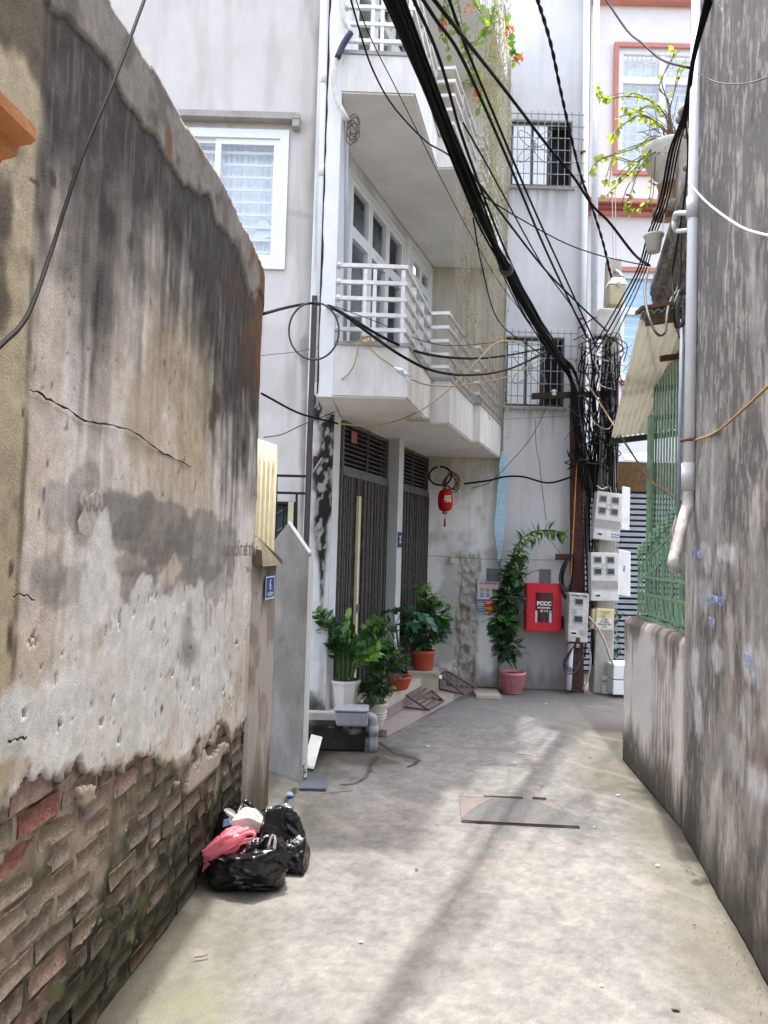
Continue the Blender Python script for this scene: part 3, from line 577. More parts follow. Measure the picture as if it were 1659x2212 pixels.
# ---- end wall that turns to face the alley, with peeling plaster
EX0, EX1, YE = GB.x - .02, 1.375, 9.03
def ew_col(U, V):
    n = fbm(U * 4, V * 3, 4, 112); st = fbm(U * 20, V * 1.5, 4, 113); c = np.ones(U.shape + (3,)) * np.array([228, 228, 224.])
    c = mixc(c, (178, 178, 172), sst(.5, .7, n) * .7); c = mixc(c, (150, 140, 118), sst(.56, .72, st) * .4 * sst(1.6, 2.6, V))
    pe = sst(1, .75, np.abs(U - .99 + (fbm(V * 3, V * 0, 3, 114) - .5) * .14) / .16 + (n - .5) * .6) * sst(1.62, 1.5, V + (n - .5) * .15)
    c = mixc(c, (186, 182, 172), pe * .8); c = mixc(c, (120, 112, 100), pe * sst(.55, .66, fbm(U * 14, V * 9, 4, 115)) * .7)
    c = mixc(c, (130, 120, 104), sst(.02, .0, np.abs(U - .93 + (fbm(V * 5, V * 0, 4, 116) - .5) * .1)) * sst(1.65, 1.5, V) * .7)
    c = mixc(c, (160, 148, 122), sst(.5, .0, 2.68 - V + (st - .5) * .6) * .5); c = mixc(c, (128, 122, 112), sst(.25, 0, V + (st - .5) * .3) * .6)
    return c
def ew_pos(U, V):
    n = fbm(U * 4, V * 3, 4, 112); pe = sst(1, .75, np.abs(U - .99 + (fbm(V * 3, V * 0, 3, 114) - .5) * .14) / .16 + (n - .5) * .6) * sst(1.62, 1.5, V + (n - .5) * .15)
    return U, YE + pe * (.012 - (fbm(U * 22, V * 16, 4, 117) - .5) * .07), V
sheet('end_wall', m_painted, lines(EX0, EX1, .012), np.concatenate([lines(0, 2.7, .012), lines(2.8, 8.0, .2)]), ew_pos, ew_col, None, (0, -.1, 0), house)

# ---- balconies, stepped in plan
PLAN = [(-.40, 5.55), (.135, 5.56), (.378, 6.66), (.535, 6.635), (.87, 7.75), (.94, 7.74), (1.345, 9.02)]
m_fascia = M('balcony_render', (206, 202, 196), .85, .14, 7, .2, 70, rgb2=(228, 225, 220), stretch=4)
m_soffit = M('soffit_paint', (226, 222, 216), .85, .10, 2.2, .1, rgb2=(236, 233, 229))
m_cope = M('grey_coping', (150, 148, 144), .85, .2, 9, .2)
def inset(pl, d):
    out = []
    for i, p in enumerate(pl):
        a = Vector(pl[max(i - 1, 0)]); b = Vector(p); c = Vector(pl[min(i + 1, len(pl) - 1)])
        d1 = (b - a).normalized() if i else (c - b).normalized(); d2 = (c - b).normalized() if i < len(pl) - 1 else d1
        n1 = Vector((-d1.y, d1.x)); n2 = Vector((-d2.y, d2.x)); m_ = n1 + n2; m_ = m_ / max(m_.dot(n1), .3); out.append(tuple(b + m_ * d))
    return out
def band(pl, t, z0, z1):
    i = inset(pl, t); n = len(pl); v = [(x, y, z0) for x, y in pl] + [(x, y, z0) for x, y in i] + [(x, y, z1) for x, y in pl] + [(x, y, z1) for x, y in i]; f = []
    for k in range(n - 1): f += [(k, k + 1, 2 * n + k + 1, 2 * n + k), (n + k, 3 * n + k, 3 * n + k + 1, n + k + 1), (2 * n + k, 2 * n + k + 1, 3 * n + k + 1, 3 * n + k), (k, n + k, n + k + 1, k + 1)]
    f += [(0, 2 * n, 3 * n, n), (n - 1, 2 * n - 1, 4 * n - 1, 3 * n - 1)]
    return MB().add(v, f)
def balcony(z0, zf, rails, posts_top, nm):
    pl = [Vector((x, y)) for x, y in PLAN]
    poly = [(x, y, z0) for x, y in PLAN] + [(GB.x, YE - .01, z0), (GA.x + .005, GA.y, z0)]
    sl = MB().prism(poly, (0, 0, .10)).build('balcony', m_soffit, house, label=nm)
    ins = inset(PLAN, .004)
    band(inset(PLAN, -.012), .07, z0 + .012, zf).build('parapet', m_fascia, sl)
    band(inset(PLAN, -.022), .09, zf + .001, zf + .03).build('coping', m_cope, sl)
    rp = inset(PLAN, .03)
    for z in rails:
        r_ = band(inset(PLAN, .012), .03, z - .014, z + .014).build('rail', m_steel, sl)
        MB().tube([(rp[0][0] + .01, rp[0][1], z), (rp[0][0] + .03, rp[0][1], z)], .028, 10).build('rail_flange', m_steel, sl)
    for k in range(len(PLAN) - 1):
        a = Vector((*rp[k], 0)); b = Vector((*rp[k + 1], 0)); L = (b - a).length
        fr = {0: (.42, .56, .97), 1: (.33, .66, .97), 2: (), 3: (.33, .66, .97), 4: (), 5: (.2, .4, .6, .8, .97)}[k]
        for t in fr:
            p = a.lerp(b, t); MB().bar((p.x, p.y, zf + .03), (p.x, p.y, posts_top), .028, .028, up=(b - a).normalized()).build('post', m_steel, sl)
    return sl
bal1 = balcony(2.68, 3.06, [3.19, 3.30, 3.42, 3.54, 3.665], 3.64, 'first floor balcony with five steel rails')
MB().box((.17, 6.3, 2.664), (.36, 6.45, 2.679)).build('ceiling_lamp', M('lamp_plate', (196, 190, 172), .5), bal1)
bal2 = balcony(4.95, 5.24, [5.37, 5.50, 5.63, 5.76, 5.88], 5.87, 'second floor balcony')
MB().prism([(x, y, 7.22) for x, y in PLAN] + [(GB.x, YE - .01, 7.22), (GA.x + .005, GA.y, 7.22)], (0, 0, .3)).build('roof_slab', m_soffit, house)

# ---- folding gates with louvres above, pier between them
S1 = sG(833, 1200)[0]; P0, P1 = S1 - .02, sG(874, 1200)[0] - .03; S2a, S2b = sG(872, 1200)[0] + .05, GL - .03
ZG0, ZG1, ZL0, ZL1 = .30, 2.20, 2.25, 2.665
MB().obox(Gpt(P0, 0, -.1), gd * .16, gn * .22, Zv * 2.68).build('gate_pier', M('pier_paint', (184, 186, 184), .85, .1, 5, .15), house)
MB().obox(Gpt(-.03, 0, -.42), gd * (GL + .3), gn * .02, Zv * 8.0).build('unlit_hall_sheet', m_dark, house)  # dark sheet added behind the facade: unlit hall, keeps sky from showing through
MB().obox(Gpt(GL - .045, 0, -.42), gd * .02, gn * .40, Zv * 2.66).build('added_dark_cheek', m_dark, house)  # unseen dark cheek, added to close a bright slit beside the louvres
MB().prism([(-4.4, 6.45, 7.95), (-.42, 6.45, 7.95), (.45, 9.02, 7.95), (.5, 12, 7.95), (-4.4, 12, 7.95)], (0, 0, .08)).build('roof', m_soffit, house)
MB().obox(Gpt(-.1, 7.9, -.45), gd * (GL + .3), gn * .40, Zv * .045).build('roof_edge', m_soffit, house)
rz = random.Random(3)
for gi, (a, b, nm) in enumerate(((.03, P0 - .005, 'near'), (P0 + .165, S2b, 'far'))):
    hd = MB().obox(Gpt(a, ZG1, -.05), gd * (b - a), gn * .07, Zv * .05).build('folding_gate', m_gate, house, label=nm + ' brown folding steel gate')
    n = int((b - a) / .052)
    for k in range(n + 1):
        s = a + (b - a) * k / n; MB().obox(Gpt(s - .007, ZG0, rz.uniform(-.012, .006)), gd * .014, gn * .02, Zv * (ZG1 - ZG0)).build('slat', m_gate, hd)
    for k in range(0, n - 1):
        s = a + (b - a) * k / n; ds = (b - a) / n
        for zz in (.42, .78, 1.14, 1.50, 1.86):
            MB().bar(Gpt(s, zz, -.012), Gpt(s + ds * 1.0, zz + .2, -.012), .014, .004, up=gn).build('lattice_bar', m_gate, hd)
            if k % 2 == 0: MB().bar(Gpt(s + ds, zz, -.018), Gpt(s, zz + .2, -.018), .014, .004, up=gn).build('lattice_bar', m_gate, hd)
    lv = frame_mesh(0, b - a, 0, ZL1 - ZL0, -.03, .03, .03); lv.v = [tuple(Gpt(a + x, ZL0 + z, -.02 + y)) for x, y, z in lv.v]
    lv = lv.build('louvre_vent', m_gate, house)
    MB().obox(Gpt(a + .01, ZL0 + .01, -.075), gd * (b - a - .02), gn * .006, Zv * (ZL1 - ZL0 - .02)).build('backing', m_dark, lv)  # dark sheet added so no light shows between the louvres
    MB().obox(Gpt(a, ZG0, -.09), gd * (b - a), gn * .006, Zv * (ZG1 - ZG0)).build('backing', m_dark, hd)  # dark sheet in place of the unlit space behind the slats
    for k in range(9):
        z = ZL0 + .035 + k * .042; c_ = Gpt(a + .025, z, -.035); MB().obox(c_, gd * (b - a - .05), gn * .035 - Zv * .022, Zv * .006 + gn * .004).build('louvre', m_gate, lv)
    for t in ((.5,) if gi == 0 else (.5,)): MB().bar(Gpt(a + (b - a) * t, ZL0, .012), Gpt(a + (b - a) * t, ZL1, .012), .014).build('mullion', m_gate, lv)
sc = sG(764, 1200)[0]
MB().obox(Gpt(sc - .02, ZG0 + .02, .02), gd * .05, gn * .025, Zv * (2.02 - ZG0)).build('gate_post', m_cream, house)
MB().obox(Gpt(sc - .012, 1.02, .046), gd * .03, gn * .012, Zv * .07).build('gate_lock', M('zinc', (150, 150, 148), .4, .1, 9, 0, metal=.7), house)
p = Vp(760, 945, GA, GB); MB().obox(p + gn * .02 - gd * .06 - Zv * .05, gd * .13, gn * .002, Zv * .1).build('red_notice', M('faded_red_paper', (168, 96, 88), .85, .15, 30), house)
# ---- pipes on the corner
MB().tube([Yp(704, -60, 6.24), Yp(698, 400, 6.24), Yp(690, 838, 6.24)], .043, 14).build('downpipe', m_pvcpipe, house, True, label='grey white rain pipe down the corner')
for (px, py) in ((703, 172), (700, 372)): q = Yp(px, py, 6.24); MB().tube([q - Zv * .05, q + Zv * .05], .049, 14).build('pipe_collar', m_pvcpipe, house, True)
MB().tube(smooth_path([Yp(690, 825, 6.24), Yp(687, 845, 6.22), Yp(700, 862, 6.21), Yp(714, 877, 6.21), Yp(718, 890, 6.23)], 5), .036, 12).build('pipe_elbow', M('grimy_pvc', (196, 192, 186), .5, .2, 18, .1), house, True)
for (a, b) in (((692, 850), (697, 858)), ((704, 864), (709, 872))): MB().tube([Yp(*a, 6.21), Yp(*b, 6.21)], .042, 12).build('pipe_collar', MATS['grimy_pvc'], house, True)
MB().tube(smooth_path([Yp(716, 778, 6.2), Yp(708, 785, 6.2), Yp(704, 805, 6.2)], 5), .02, 8).build('pipe_elbow', MATS['grimy_pvc'], house, True)
MB().tube([Yp(696, 795, 6.17), Yp(722, 787, 6.12)], .014, 8).build('pipe_stub', MATS['grimy_pvc'], house, True)
# ---- AC line set and its coil near the upper balcony
t = smooth_path([Yp(738, -20, 5.5), Yp(742, 40, 5.5), Yp(756, 72, 5.5), Yp(730, 120, 5.5), Yp(721, 170, 5.5), Yp(728, 215, 5.5), Yp(745, 250, 5.5), Yp(752, 262, 5.55)], 6)
MB().tube(t, .02, 8).build('pipe_lagging', M('white_tape', (200, 196, 188), .8, .2, 30, .3), house, True)
MB().tube(smooth_path([Yp(758, 70, 5.48), Yp(742, 95, 5.48), Yp(729, 125, 5.48)], 6), .024, 8).build('pipe_sleeve', M('dark_blue_sleeve', (52, 58, 76), .6), house, True)
MB().tube([Yp(750, 258, 5.6), Yp(747, 500, 5.75), Yp(745, 760, 5.9)], .014, 8).build('conduit', M('grey_conduit', (170, 174, 178), .5), house, True)
for k in range(5):
    c_ = Yp(762 + rz.uniform(-4, 6), 268 + k * 6, 5.52); MB().tube([c_ + Vector((math.cos(a) * .04 * rz.uniform(.7, 1.1), .02 * math.sin(a), math.sin(a) * .085)) for a in np.linspace(0, 6.28, 18)], .005, 5).build('wire_coil', M('brown_wire', (88, 72, 54), .6), house)
# ---- mouldy plinth at the pillar foot, steps
def pb_col(U, V):
    n = fbm(U * 8, V * 9, 4, 120); c = np.ones(U.shape + (3,)) * np.array([130, 124, 114.]); c = mixc(c, (30, 29, 26), sst(.3, .52, n + .12) * .9); return mixc(c, (170, 164, 154), sst(.68, .76, fbm(U * 10, V * 10, 3, 121)) * .7)
plinth = thing('mouldy_plinth', 'black mouldy cement block at the foot of the white pillar', 'plinth', (-.4, 6.3, 0))
sheet('face', m_plaster, lines(-.74, -.10, .02), lines(0, .2, .02), lambda U, V: (U, 6.08 - (fbm(U * 7, V * 7, 4, 122) - .5) * .04 + V * .04, V), pb_col, None, (0, -.4, 0), plinth)
MB().box((-.735, 6.1, .17), (-.105, 6.236, .198)).build('ledge', M('plinth_ledge', (92, 86, 78), .9, .3, 9, .3), plinth)
MB().box((-.735, 6.235, .18), (-.105, 6.5, .262)).build('top', M('plinth_top', (190, 184, 174), .9, .2, 9, .3), plinth, bevel=.01)
SE0, SE1 = Vector((.075, 6.56, 0)), Vector((1.135, 9.0, 0))
m_tile = M('pink_granite_tile', (168, 154, 150), .6, .16, 70, .05, spec=.4)
steps = thing('entrance_steps', 'pinkish granite entrance steps in front of the folding gates', 'steps', (.3, 7.5, 0))
se = (SE1 - SE0); L_ = se.length; sd = se / L_; sn = Vector((-sd.y, sd.x, 0))
nT = 5
for k in range(nT):
    a = SE0 + se * (k / nT); b = SE0 + se * ((k + 1) / nT) - sd * .003; wa = min(.55, (a - GA).dot(gn) - .02); wb = min(.55, (b - GA).dot(gn) - .02)
    wa = (a - GA).dot(gn) - .015; wb = (b - GA).dot(gn) - .015
    MB().prism([a, b, b - gn * wb, a - gn * wa], (0, 0, .058)).build('tile', m_tile, steps)
band_e = MB().obox(SE0 + Zv * .0 + sn * .01, se, sn * -.006, Zv * .05); band_e.build('tile_edge', M('dark_tile_edge', (84, 76, 70), .7, .2), steps)
sa, sb = sG(843, 1470)[0], sG(886, 1450)[0] + .1
MB().prism([Gpt(.12, .06, .0), Gpt(1.75, .06, .0), Gpt(1.75, .06, .27), Gpt(.12, .06, .27)], (0, 0, .10)).build('step', M('purple_granite', (142, 128, 128), .6, .14, 60, .05), steps, bevel=.004)
MB().prism([Gpt(.12, .161, .0), Gpt(1.75, .161, .0), Gpt(1.75, .161, .28), Gpt(.12, .161, .28)], (0, 0, .11)).build('step', M('tan_step', (178, 168, 152), .7, .12, 30, .1), steps, bevel=.004)
MB().prism([Gpt(1.95, .06, .0), Gpt(2.72, .06, .0), Gpt(2.72, .06, .30), Gpt(1.95, .06, .30)], (0, 0, .16)).build('step', m_tile, steps, bevel=.004)
cb = Zp(918, 1509, .06)
MB().obox(cb - X * .17, (.30, .02, 0), (.0, .3, 0), (0, 0, .25)).build('concrete_block', M('block_cement', (184, 174, 154), .85, .18, 9, .25), steps, bevel=.006)
MB().obox(cb - X * .185 + Zv * .251 - Yv * .015, (.33, .02, 0), (.0, .33, 0), (0, 0, .022)).build('block_slab', MATS['tan_step'], steps)
q = Zp(949, 1475, .22); MB().tube([Yp(944, 1462, cb.y + .0), Yp(952, 1462, cb.y - .05)], .022, 10).build('pipe_end', m_pvcpipe, steps)
pl_ = Zp(1000, 1492, 0); MB().box((1.05, 8.35, 0), (1.32, 8.75, .035)).build('loose_slab', MATS['tan_step'], None, label='flat tan stone slab lying beside the granite steps', cat='slab')
# ================================================================ grey house across the end, far house, right-hand house
YG = 8.97
ghouse = thing('grey_house', 'tall grey rendered house across the end with two barred windows', 'house', (1.85, 9.1, 0))
U1 = (1.395, 2.13, 5.95, 6.74); U2 = (1.385, 2.075, 3.30, 4.12)
def gh_col(U, V):
    n = fbm(U * 1.6, V * 1.3, 4, 130); st = fbm(U * 14, V * .8, 4, 131); c = np.ones(U.shape + (3,)) * np.array([198, 197, 197.])
    c = mixc(c, (184, 183, 183), sst(.45, .7, n) * .7); c = mixc(c, (182, 181, 181), sst(.55, .72, st) * .4)
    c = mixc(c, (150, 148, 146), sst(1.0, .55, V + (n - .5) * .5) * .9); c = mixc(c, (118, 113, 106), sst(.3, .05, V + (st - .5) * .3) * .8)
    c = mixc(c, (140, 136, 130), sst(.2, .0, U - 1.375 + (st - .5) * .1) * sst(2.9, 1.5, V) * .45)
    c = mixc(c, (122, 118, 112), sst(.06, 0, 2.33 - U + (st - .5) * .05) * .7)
    for w in (U1, U2): c = mixc(c, (150, 147, 142), sst(.4, .0, np.abs(U - (w[0] + w[1]) / 2) - .3) * sst(.6, .0, w[2] - V) * (V < w[2]) * sst(.5, .65, st) * .6)
    return c
def gkeep(U, V):
    k = np.ones(U.shape, bool)
    for w in (U1, U2): k &= ~((U > w[0]) & (U < w[1]) & (V > w[2]) & (V < w[3]))
    return k
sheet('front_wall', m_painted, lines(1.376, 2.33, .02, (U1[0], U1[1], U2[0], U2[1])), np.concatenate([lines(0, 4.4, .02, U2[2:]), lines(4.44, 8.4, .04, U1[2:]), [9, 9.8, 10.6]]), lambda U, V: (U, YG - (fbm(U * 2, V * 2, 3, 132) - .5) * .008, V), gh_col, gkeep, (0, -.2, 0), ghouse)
MB().box((1.38, YG + .21, 0), (2.325, 11.8, 10.6)).build('body', M('grey_body', (150, 150, 154), .9), ghouse)
m_brownframe = M('brown_frame', (74, 64, 62), .5, .1)
m_grille = M('weathered_grille', (126, 122, 116), .6, .25, 30, .2, metal=.2, rgb2=(158, 160, 156))
m_skypane = M('sky_reflecting_pane', (238, 243, 244), .2, .03, 3, 0, spec=.8)  # pale pane colour carries the bright reflection of the sky
for (x0, x1, z0, z1) in (U1, U2):
    wf = frame_mesh(x0, x1, z0, z1, YG + .03, YG + .1, .03).build('window', m_brownframe, ghouse)
    w3 = (x1 - x0 - .09); xa = x0 + .045 + w3 * .33; xb = x0 + .045 + w3 * .64
    MB().box((xa - .018, YG + .05, z0 + .046), (xa + .018, YG + .09, z1 - .046)).build('stile', m_brownframe, wf); MB().box((xb - .018, YG + .05, z0 + .046), (xb + .018, YG + .09, z1 - .046)).build('stile', m_brownframe, wf)
    for (a, b) in ((x0 + .03, xa - .019), (xa + .019, xb - .019)):
        MB().box((a, YG + .045, z0 + .03), (b, YG + .052, z1 - .03)).build('pane', m_skypane, wf)
    MB().box((x0, YG + .185, z0), (x1, YG + .20, z1)).build('unlit_room_sheet', m_dark, wf)  # interior shade as a flat dark sheet behind the opening
    gx0, gx1, gz0, gz1 = x0 - .02, x1 + .13, z0 - .05, z1 + .03; yb = YG - .09
    nb = 11
    for k in range(nb + 1): a = gx0 + (gx1 - gx0) * k / nb; MB().bar((a, yb, gz0 - .05), (a, yb, gz1 + .04), .008).build('grille_bar', m_grille, wf)
    for k in range(7): a = gz0 + (gz1 - gz0) * k / 6; MB().bar((gx0, yb - .01, a), (gx1, yb - .01, a), .008).build('grille_bar', m_grille, wf)
    for k in (0, 4): a = gz0 + (gz1 - gz0) * k / 6; MB().bar((gx1, yb - .01, a), (gx1, YG, a), .012).build('grille_bar', m_grille, wf); MB().bar((gx0, yb - .01, a), (gx0, YG, a), .012).build('grille_bar', m_grille, wf)
    cx, cz = (x0 + .26), (z0 + z1) / 2 + .02
    for a in (45, 135, 225, 315):
        d = Vector((math.cos(math.radians(a)), 0, math.sin(math.radians(a)))); e = Vector((-d.z, 0, d.x)); c0 = Vector((cx, yb - .02, cz)) + d * .13
        MB().tube([c0 + d * .13 * math.cos(t) + e * .055 * math.sin(t) for t in np.linspace(0, 2 * math.pi, 24)], .005, 5, False).build('grille_petal', m_grille, wf)
    MB().tube([Vector((cx + .04 * math.cos(t), yb - .02, cz + .04 * math.sin(t))) for t in np.linspace(0, 2 * math.pi, 16)], .005, 5, False).build('grille_petal', m_grille, wf)
    MB().box((x0 - .02, YG - .03, z0 - .045), (x1 + .03, YG - .001, z0 - .01)).build('sill', MATS['hood_cement'], wf)
q0, q1 = Yp(1268, -40, 8.9), Yp(1256, 880, 8.9)
MB().tube([q0, Yp(1262, 500, 8.9), q1], .038, 12).build('downpipe', M('white_pvc', (214, 216, 218), .4, .06, 9, .03, spec=.5), ghouse, True)
for py in (330, 395, 690): q = Yp(1265 - py * .012, py, 8.9); MB().tube([q - Zv * .012, q + Zv * .012], .042, 12).build('pipe_clip', M('rusty_clip', (110, 84, 66), .7), ghouse, True)
poly = [(1084, 975), (1096, 981), (1097, 1015), (1096, 1062), (1091, 1075), (1092, 1130), (1086, 1180), (1082, 1205), (1077, 1216), (1074, 1208), (1075, 1195), (1069, 1160), (1067, 1130), (1072, 1095), (1075, 1050), (1078, 1030), (1079, 1000)]
MB().prism([Yp(a, b, YG - .012) for a, b in poly][::-1], (0, .01, 0)).build('blue_paint_patch', M('old_blue_paint', (158, 196, 212), .85, .12, 30, .5, 60, rgb2=(182, 212, 222)), ghouse)
for (a, b, c, d) in ((1050, 1077, 1228, 1255), (1165, 1190, 1230, 1260)):
    p0_, p1_ = Yp(a, d, YG - .06 if a < 1100 else YG), Yp(b, c, YG)
    MB().box((p0_.x, YG - (.07 if a < 1100 else .012), p0_.z), (p1_.x, YG - (.066 if a < 1100 else .004), p1_.z)).build('vent_plate', M('grey_mesh_plate', (104, 112, 120), .6, .15, 50), ghouse if a > 1100 else house)

# ---- far house, white with salmon bands
YF = 12.6
fhouse = thing('far_house', 'far white house with salmon window surrounds and ledges', 'house', (4.0, 12.8, 0))
def fz(py, px=1400): return Yp(px, py, YF).z
def fx(px, py=300): return Yp(px, py, YF).x
FW1 = (fx(1333), fx(1560), fz(368), fz(106)); FW2 = (fx(1338, 650), fx(1500, 650), fz(820), fz(590))
def fk(U, V):
    k = np.ones(U.shape, bool)
    for w in (FW1, FW2): k &= ~((U > w[0]) & (U < w[1]) & (V > w[2]) & (V < w[3]))
    return k
sheet('front_wall', M('far_white', (232, 229, 227), .85, .04, 3, .05), lines(2.2, 7.5, .4, FW1[:2] + FW2[:2]), lines(0, 11.5, .4, FW1[2:] + FW2[2:]), lambda U, V: (U, YF + U * 0, V), None, fk, (0, -.15, 0), fhouse)
m_salmon = M('salmon_paint', (198, 132, 118), .8, .08, 5, .05); m_salmon2 = M('salmon_dark', (150, 84, 70), .8, .08, 5, .05)
for i, (w, pane) in enumerate(((FW1, True), (FW2, False))):
    su = frame_mesh(w[0] - .07, w[1] + .07, w[2] - .1, w[3] + .08, YF - .05, YF - .001, .07).build('window_surround', m_salmon, fhouse)
    fr = frame_mesh(w[0], w[1], w[2], w[3], YF + .01, YF + .08, .09).build('window', m_upvc, fhouse)
    xm = fx(1430) if i == 0 else fx(1420, 650); zt_ = fz(172) if i == 0 else fz(672)
    MB().box((xm - .05, YF + .02, w[2] + .091), (xm + .05, YF + .07, w[3] - .091)).build('mullion', m_upvc, fr)
    for (a, b) in ((w[0] + .091, xm - .051), (xm + .051, w[1] - .091)):
        MB().box((a, YF + .02, zt_ - .06), (b, YF + .07, zt_ + .06)).build('transom', m_upvc, fr)
        for (c, d) in ((w[2] + .091, zt_ - .061), (zt_ + .061, w[3] - .091)): MB().box((a, YF + .045, c), (b, YF + .05, d)).build('pane', m_glass, fr)
    if i == 0:
        curtain(w[0], w[1], YF + .2, w[2], w[3], .03, 22).build('curtain', m_curtain, fr, True)
        for k in range(14): MB().box((w[0], YF + .1, w[2] + .1 + k * .14), (w[1], YF + .115, w[2] + .125 + k * .14)).build('bar', m_upvc, fr)
    else:
        mb_ = m_blind = M('blue_blind', (176, 204, 212), .6, .05, 4, 0)
        for k in range(24): MB().box((w[0], YF + .1, w[2] + k * (w[3] - w[2]) / 24), (w[1], YF + .12 + .02 * (k % 2), w[2] + (k + .9) * (w[3] - w[2]) / 24)).build('slat', m_blind, fr)
for (a, b) in ((470, 447), (14, -12)):
    z0, z1 = fz(a), fz(b); hh = (z1 - z0)
    MB().box((2.2, YF - .30, z1 - hh * .35), (7.5, YF - .001, z1)).build('ledge', m_salmon, fhouse); MB().box((2.2, YF - .22, z1 - hh * .75), (7.5, YF - .001, z1 - hh * .36)).build('ledge', m_salmon2, fhouse); MB().box((2.2, YF - .14, z0), (7.5, YF - .001, z1 - hh * .76)).build('ledge', m_salmon, fhouse)
MB().tube([Yp(1289, -40, 12.3), Yp(1281, 900, 12.3)], .055, 10).build('downpipe', M('grey_pvc2', (180, 182, 184), .5), fhouse, True)
# ---- slatted white gate in the passage beyond the pole
sg = thing('slatted_gate', 'white metal gate with horizontal slats in the passage behind the meters', 'gate', (3.2, 10.2, 0))
zt_ = 2.42
for k in range(32): MB().box((2.36, 10.2, .06 + k * .074), (4.6, 10.225, .105 + k * .074)).build('slat', M('white_slat', (156, 160, 166), .5, .15, 6, 0), sg)
for x in (2.36, 3.1, 3.85, 4.6): MB().box((x - .03, 10.226, 0), (x + .03, 10.27, zt_)).build('post', MATS['white_slat'], sg)
MB().box((2.34, 10.5, 0), (4.7, 10.52, 2.75)).build('backing', M('unlit_passage', (46, 46, 50), .9, .3, 3, 0), sg)  # dark sheet paints the shade seen between the slats
MB().box((2.36, 10.16, 2.43), (4.6, 10.19, 2.82)).build('plank_panel', M('particle_board', (98, 76, 50), .9, .4, 26, .2), sg)
MB().prism([Yp(1345, 985, 9.9), Yp(1400, 980, 9.9), Yp(1400, 1000, 9.4), Yp(1350, 996, 9.4)], (0, 0, .02)).build('tin_flashing', M('white_tin', (190, 190, 192), .5), None, label='small white tin sheet above the slatted gate', cat='sheet')
fb = Zp(1337, 1487, 0); 
for k in range(2): MB().box((2.60, 8.62, .03 + k * .17), (2.86, 9.0, .19 + k * .17)).build('foam_box', M('white_foam', (220, 220, 218), .8, .04, 20, .1), None, label=('lower', 'upper')[k] + ' white foam box stacked behind the concrete pole', cat='box', bevel=.01)

# ================================================================ right-hand house: cornice, awning, fence
m_moss = M('mossy_cornice', (104, 98, 92), .95, .4, 10, .8, 34, rgb2=(150, 143, 134))
rhouse = thing('cornice_house', 'old house at right with carved mossy cornice above the awning', 'house', (2.4, 6, 0))
C0, C1 = Yp(1492, 405, 4.75), Yp(1404, 603, 7.2); C1.z = C0.z = (C0.z + C1.z) / 2
cd = (C1 - C0).normalized(); cn = Vector((cd.y, -cd.x, 0))
def run(mb, prof, a, b):
    """profile (out, up) swept from a to b"""
    n = len(prof); v = [a + cn * o + Zv * z for o, z in prof] + [b + cn * o + Zv * z for o, z in prof]
    return mb.add(v, [tuple(range(n)), tuple(range(n, 2 * n))[::-1]] + [(i, (i + 1) % n, n + (i + 1) % n, n + i) for i in range(n)])
zc = C0.z
run(MB(), [(0, 0), (.03, -.05), (.03, -.10), (.08, -.13), (.10, -.20), (.16, -.23), (.16, -.30), (.7, -.30), (.7, .06), (.0, .06)], C0, C1).build('cornice', m_moss, rhouse)
run(MB(), [(.20, -1.25), (.7, -1.25), (.7, -.301), (.20, -.301)], C0, C1).build('front_wall', M('grey_flaking', (170, 166, 160), .9, .2, 8, .2), rhouse)
run(MB(), [(.14, -.62), (.199, -.62), (.199, -.50), (.12, -.52)], C0, C1).build('string_course', m_moss, rhouse)
run(MB(), [(.06, .061), (.7, .061), (.7, 1.0), (.10, .95)], C0, C0.lerp(C1, .6)).build('parapet', M('broken_render', (120, 114, 106), .95, .4, 12, .9, 28, rgb2=(160, 154, 146)), rhouse)
rr = random.Random(12)
dent = MB(); 
for k in range(18):
    a = C0.lerp(C1, (k + .2) / 18); b = C0.lerp(C1, (k + .7) / 18); run(MB(), [(.01, -.06), (.11, -.06), (.11, -.12), (.03, -.12)], a, b).build('dentil', m_moss, rhouse)
for k in range(16):
    c_ = C0.lerp(C1, rr.uniform(.02, .55)) + cn * rr.uniform(.03, .09) + Zv * rr.uniform(.08, .8); r_ = rr.uniform(.03, .075)
    v = [c_ + Vector((rr.uniform(.7, 1) * r_ * math.sin(t) * math.cos(f), rr.uniform(.7, 1) * r_ * math.sin(t) * math.sin(f), rr.uniform(.7, 1) * r_ * math.cos(t))) for t in (.5, 1.2, 1.9, 2.6) for f in np.linspace(0, 6.28, 7)[:-1]]
    MB().add(v, [(i * 6 + j, i * 6 + (j + 1) % 6, (i + 1) * 6 + (j + 1) % 6, (i + 1) * 6 + j) for i in range(3) for j in range(6)] + [tuple(range(6))[::-1], tuple(range(18, 24))]).build('rubble_stone', MATS['broken_render'], rhouse, True)
run(MB(), [(.18, -3.7), (.7, -3.7), (.7, -1.26), (.18, -1.26)], C0.lerp(C1, .05), C0.lerp(C1, .55)).build('lower_wall', M('shaded_render', (130, 128, 120), .9, .25, 6, .2), rhouse)

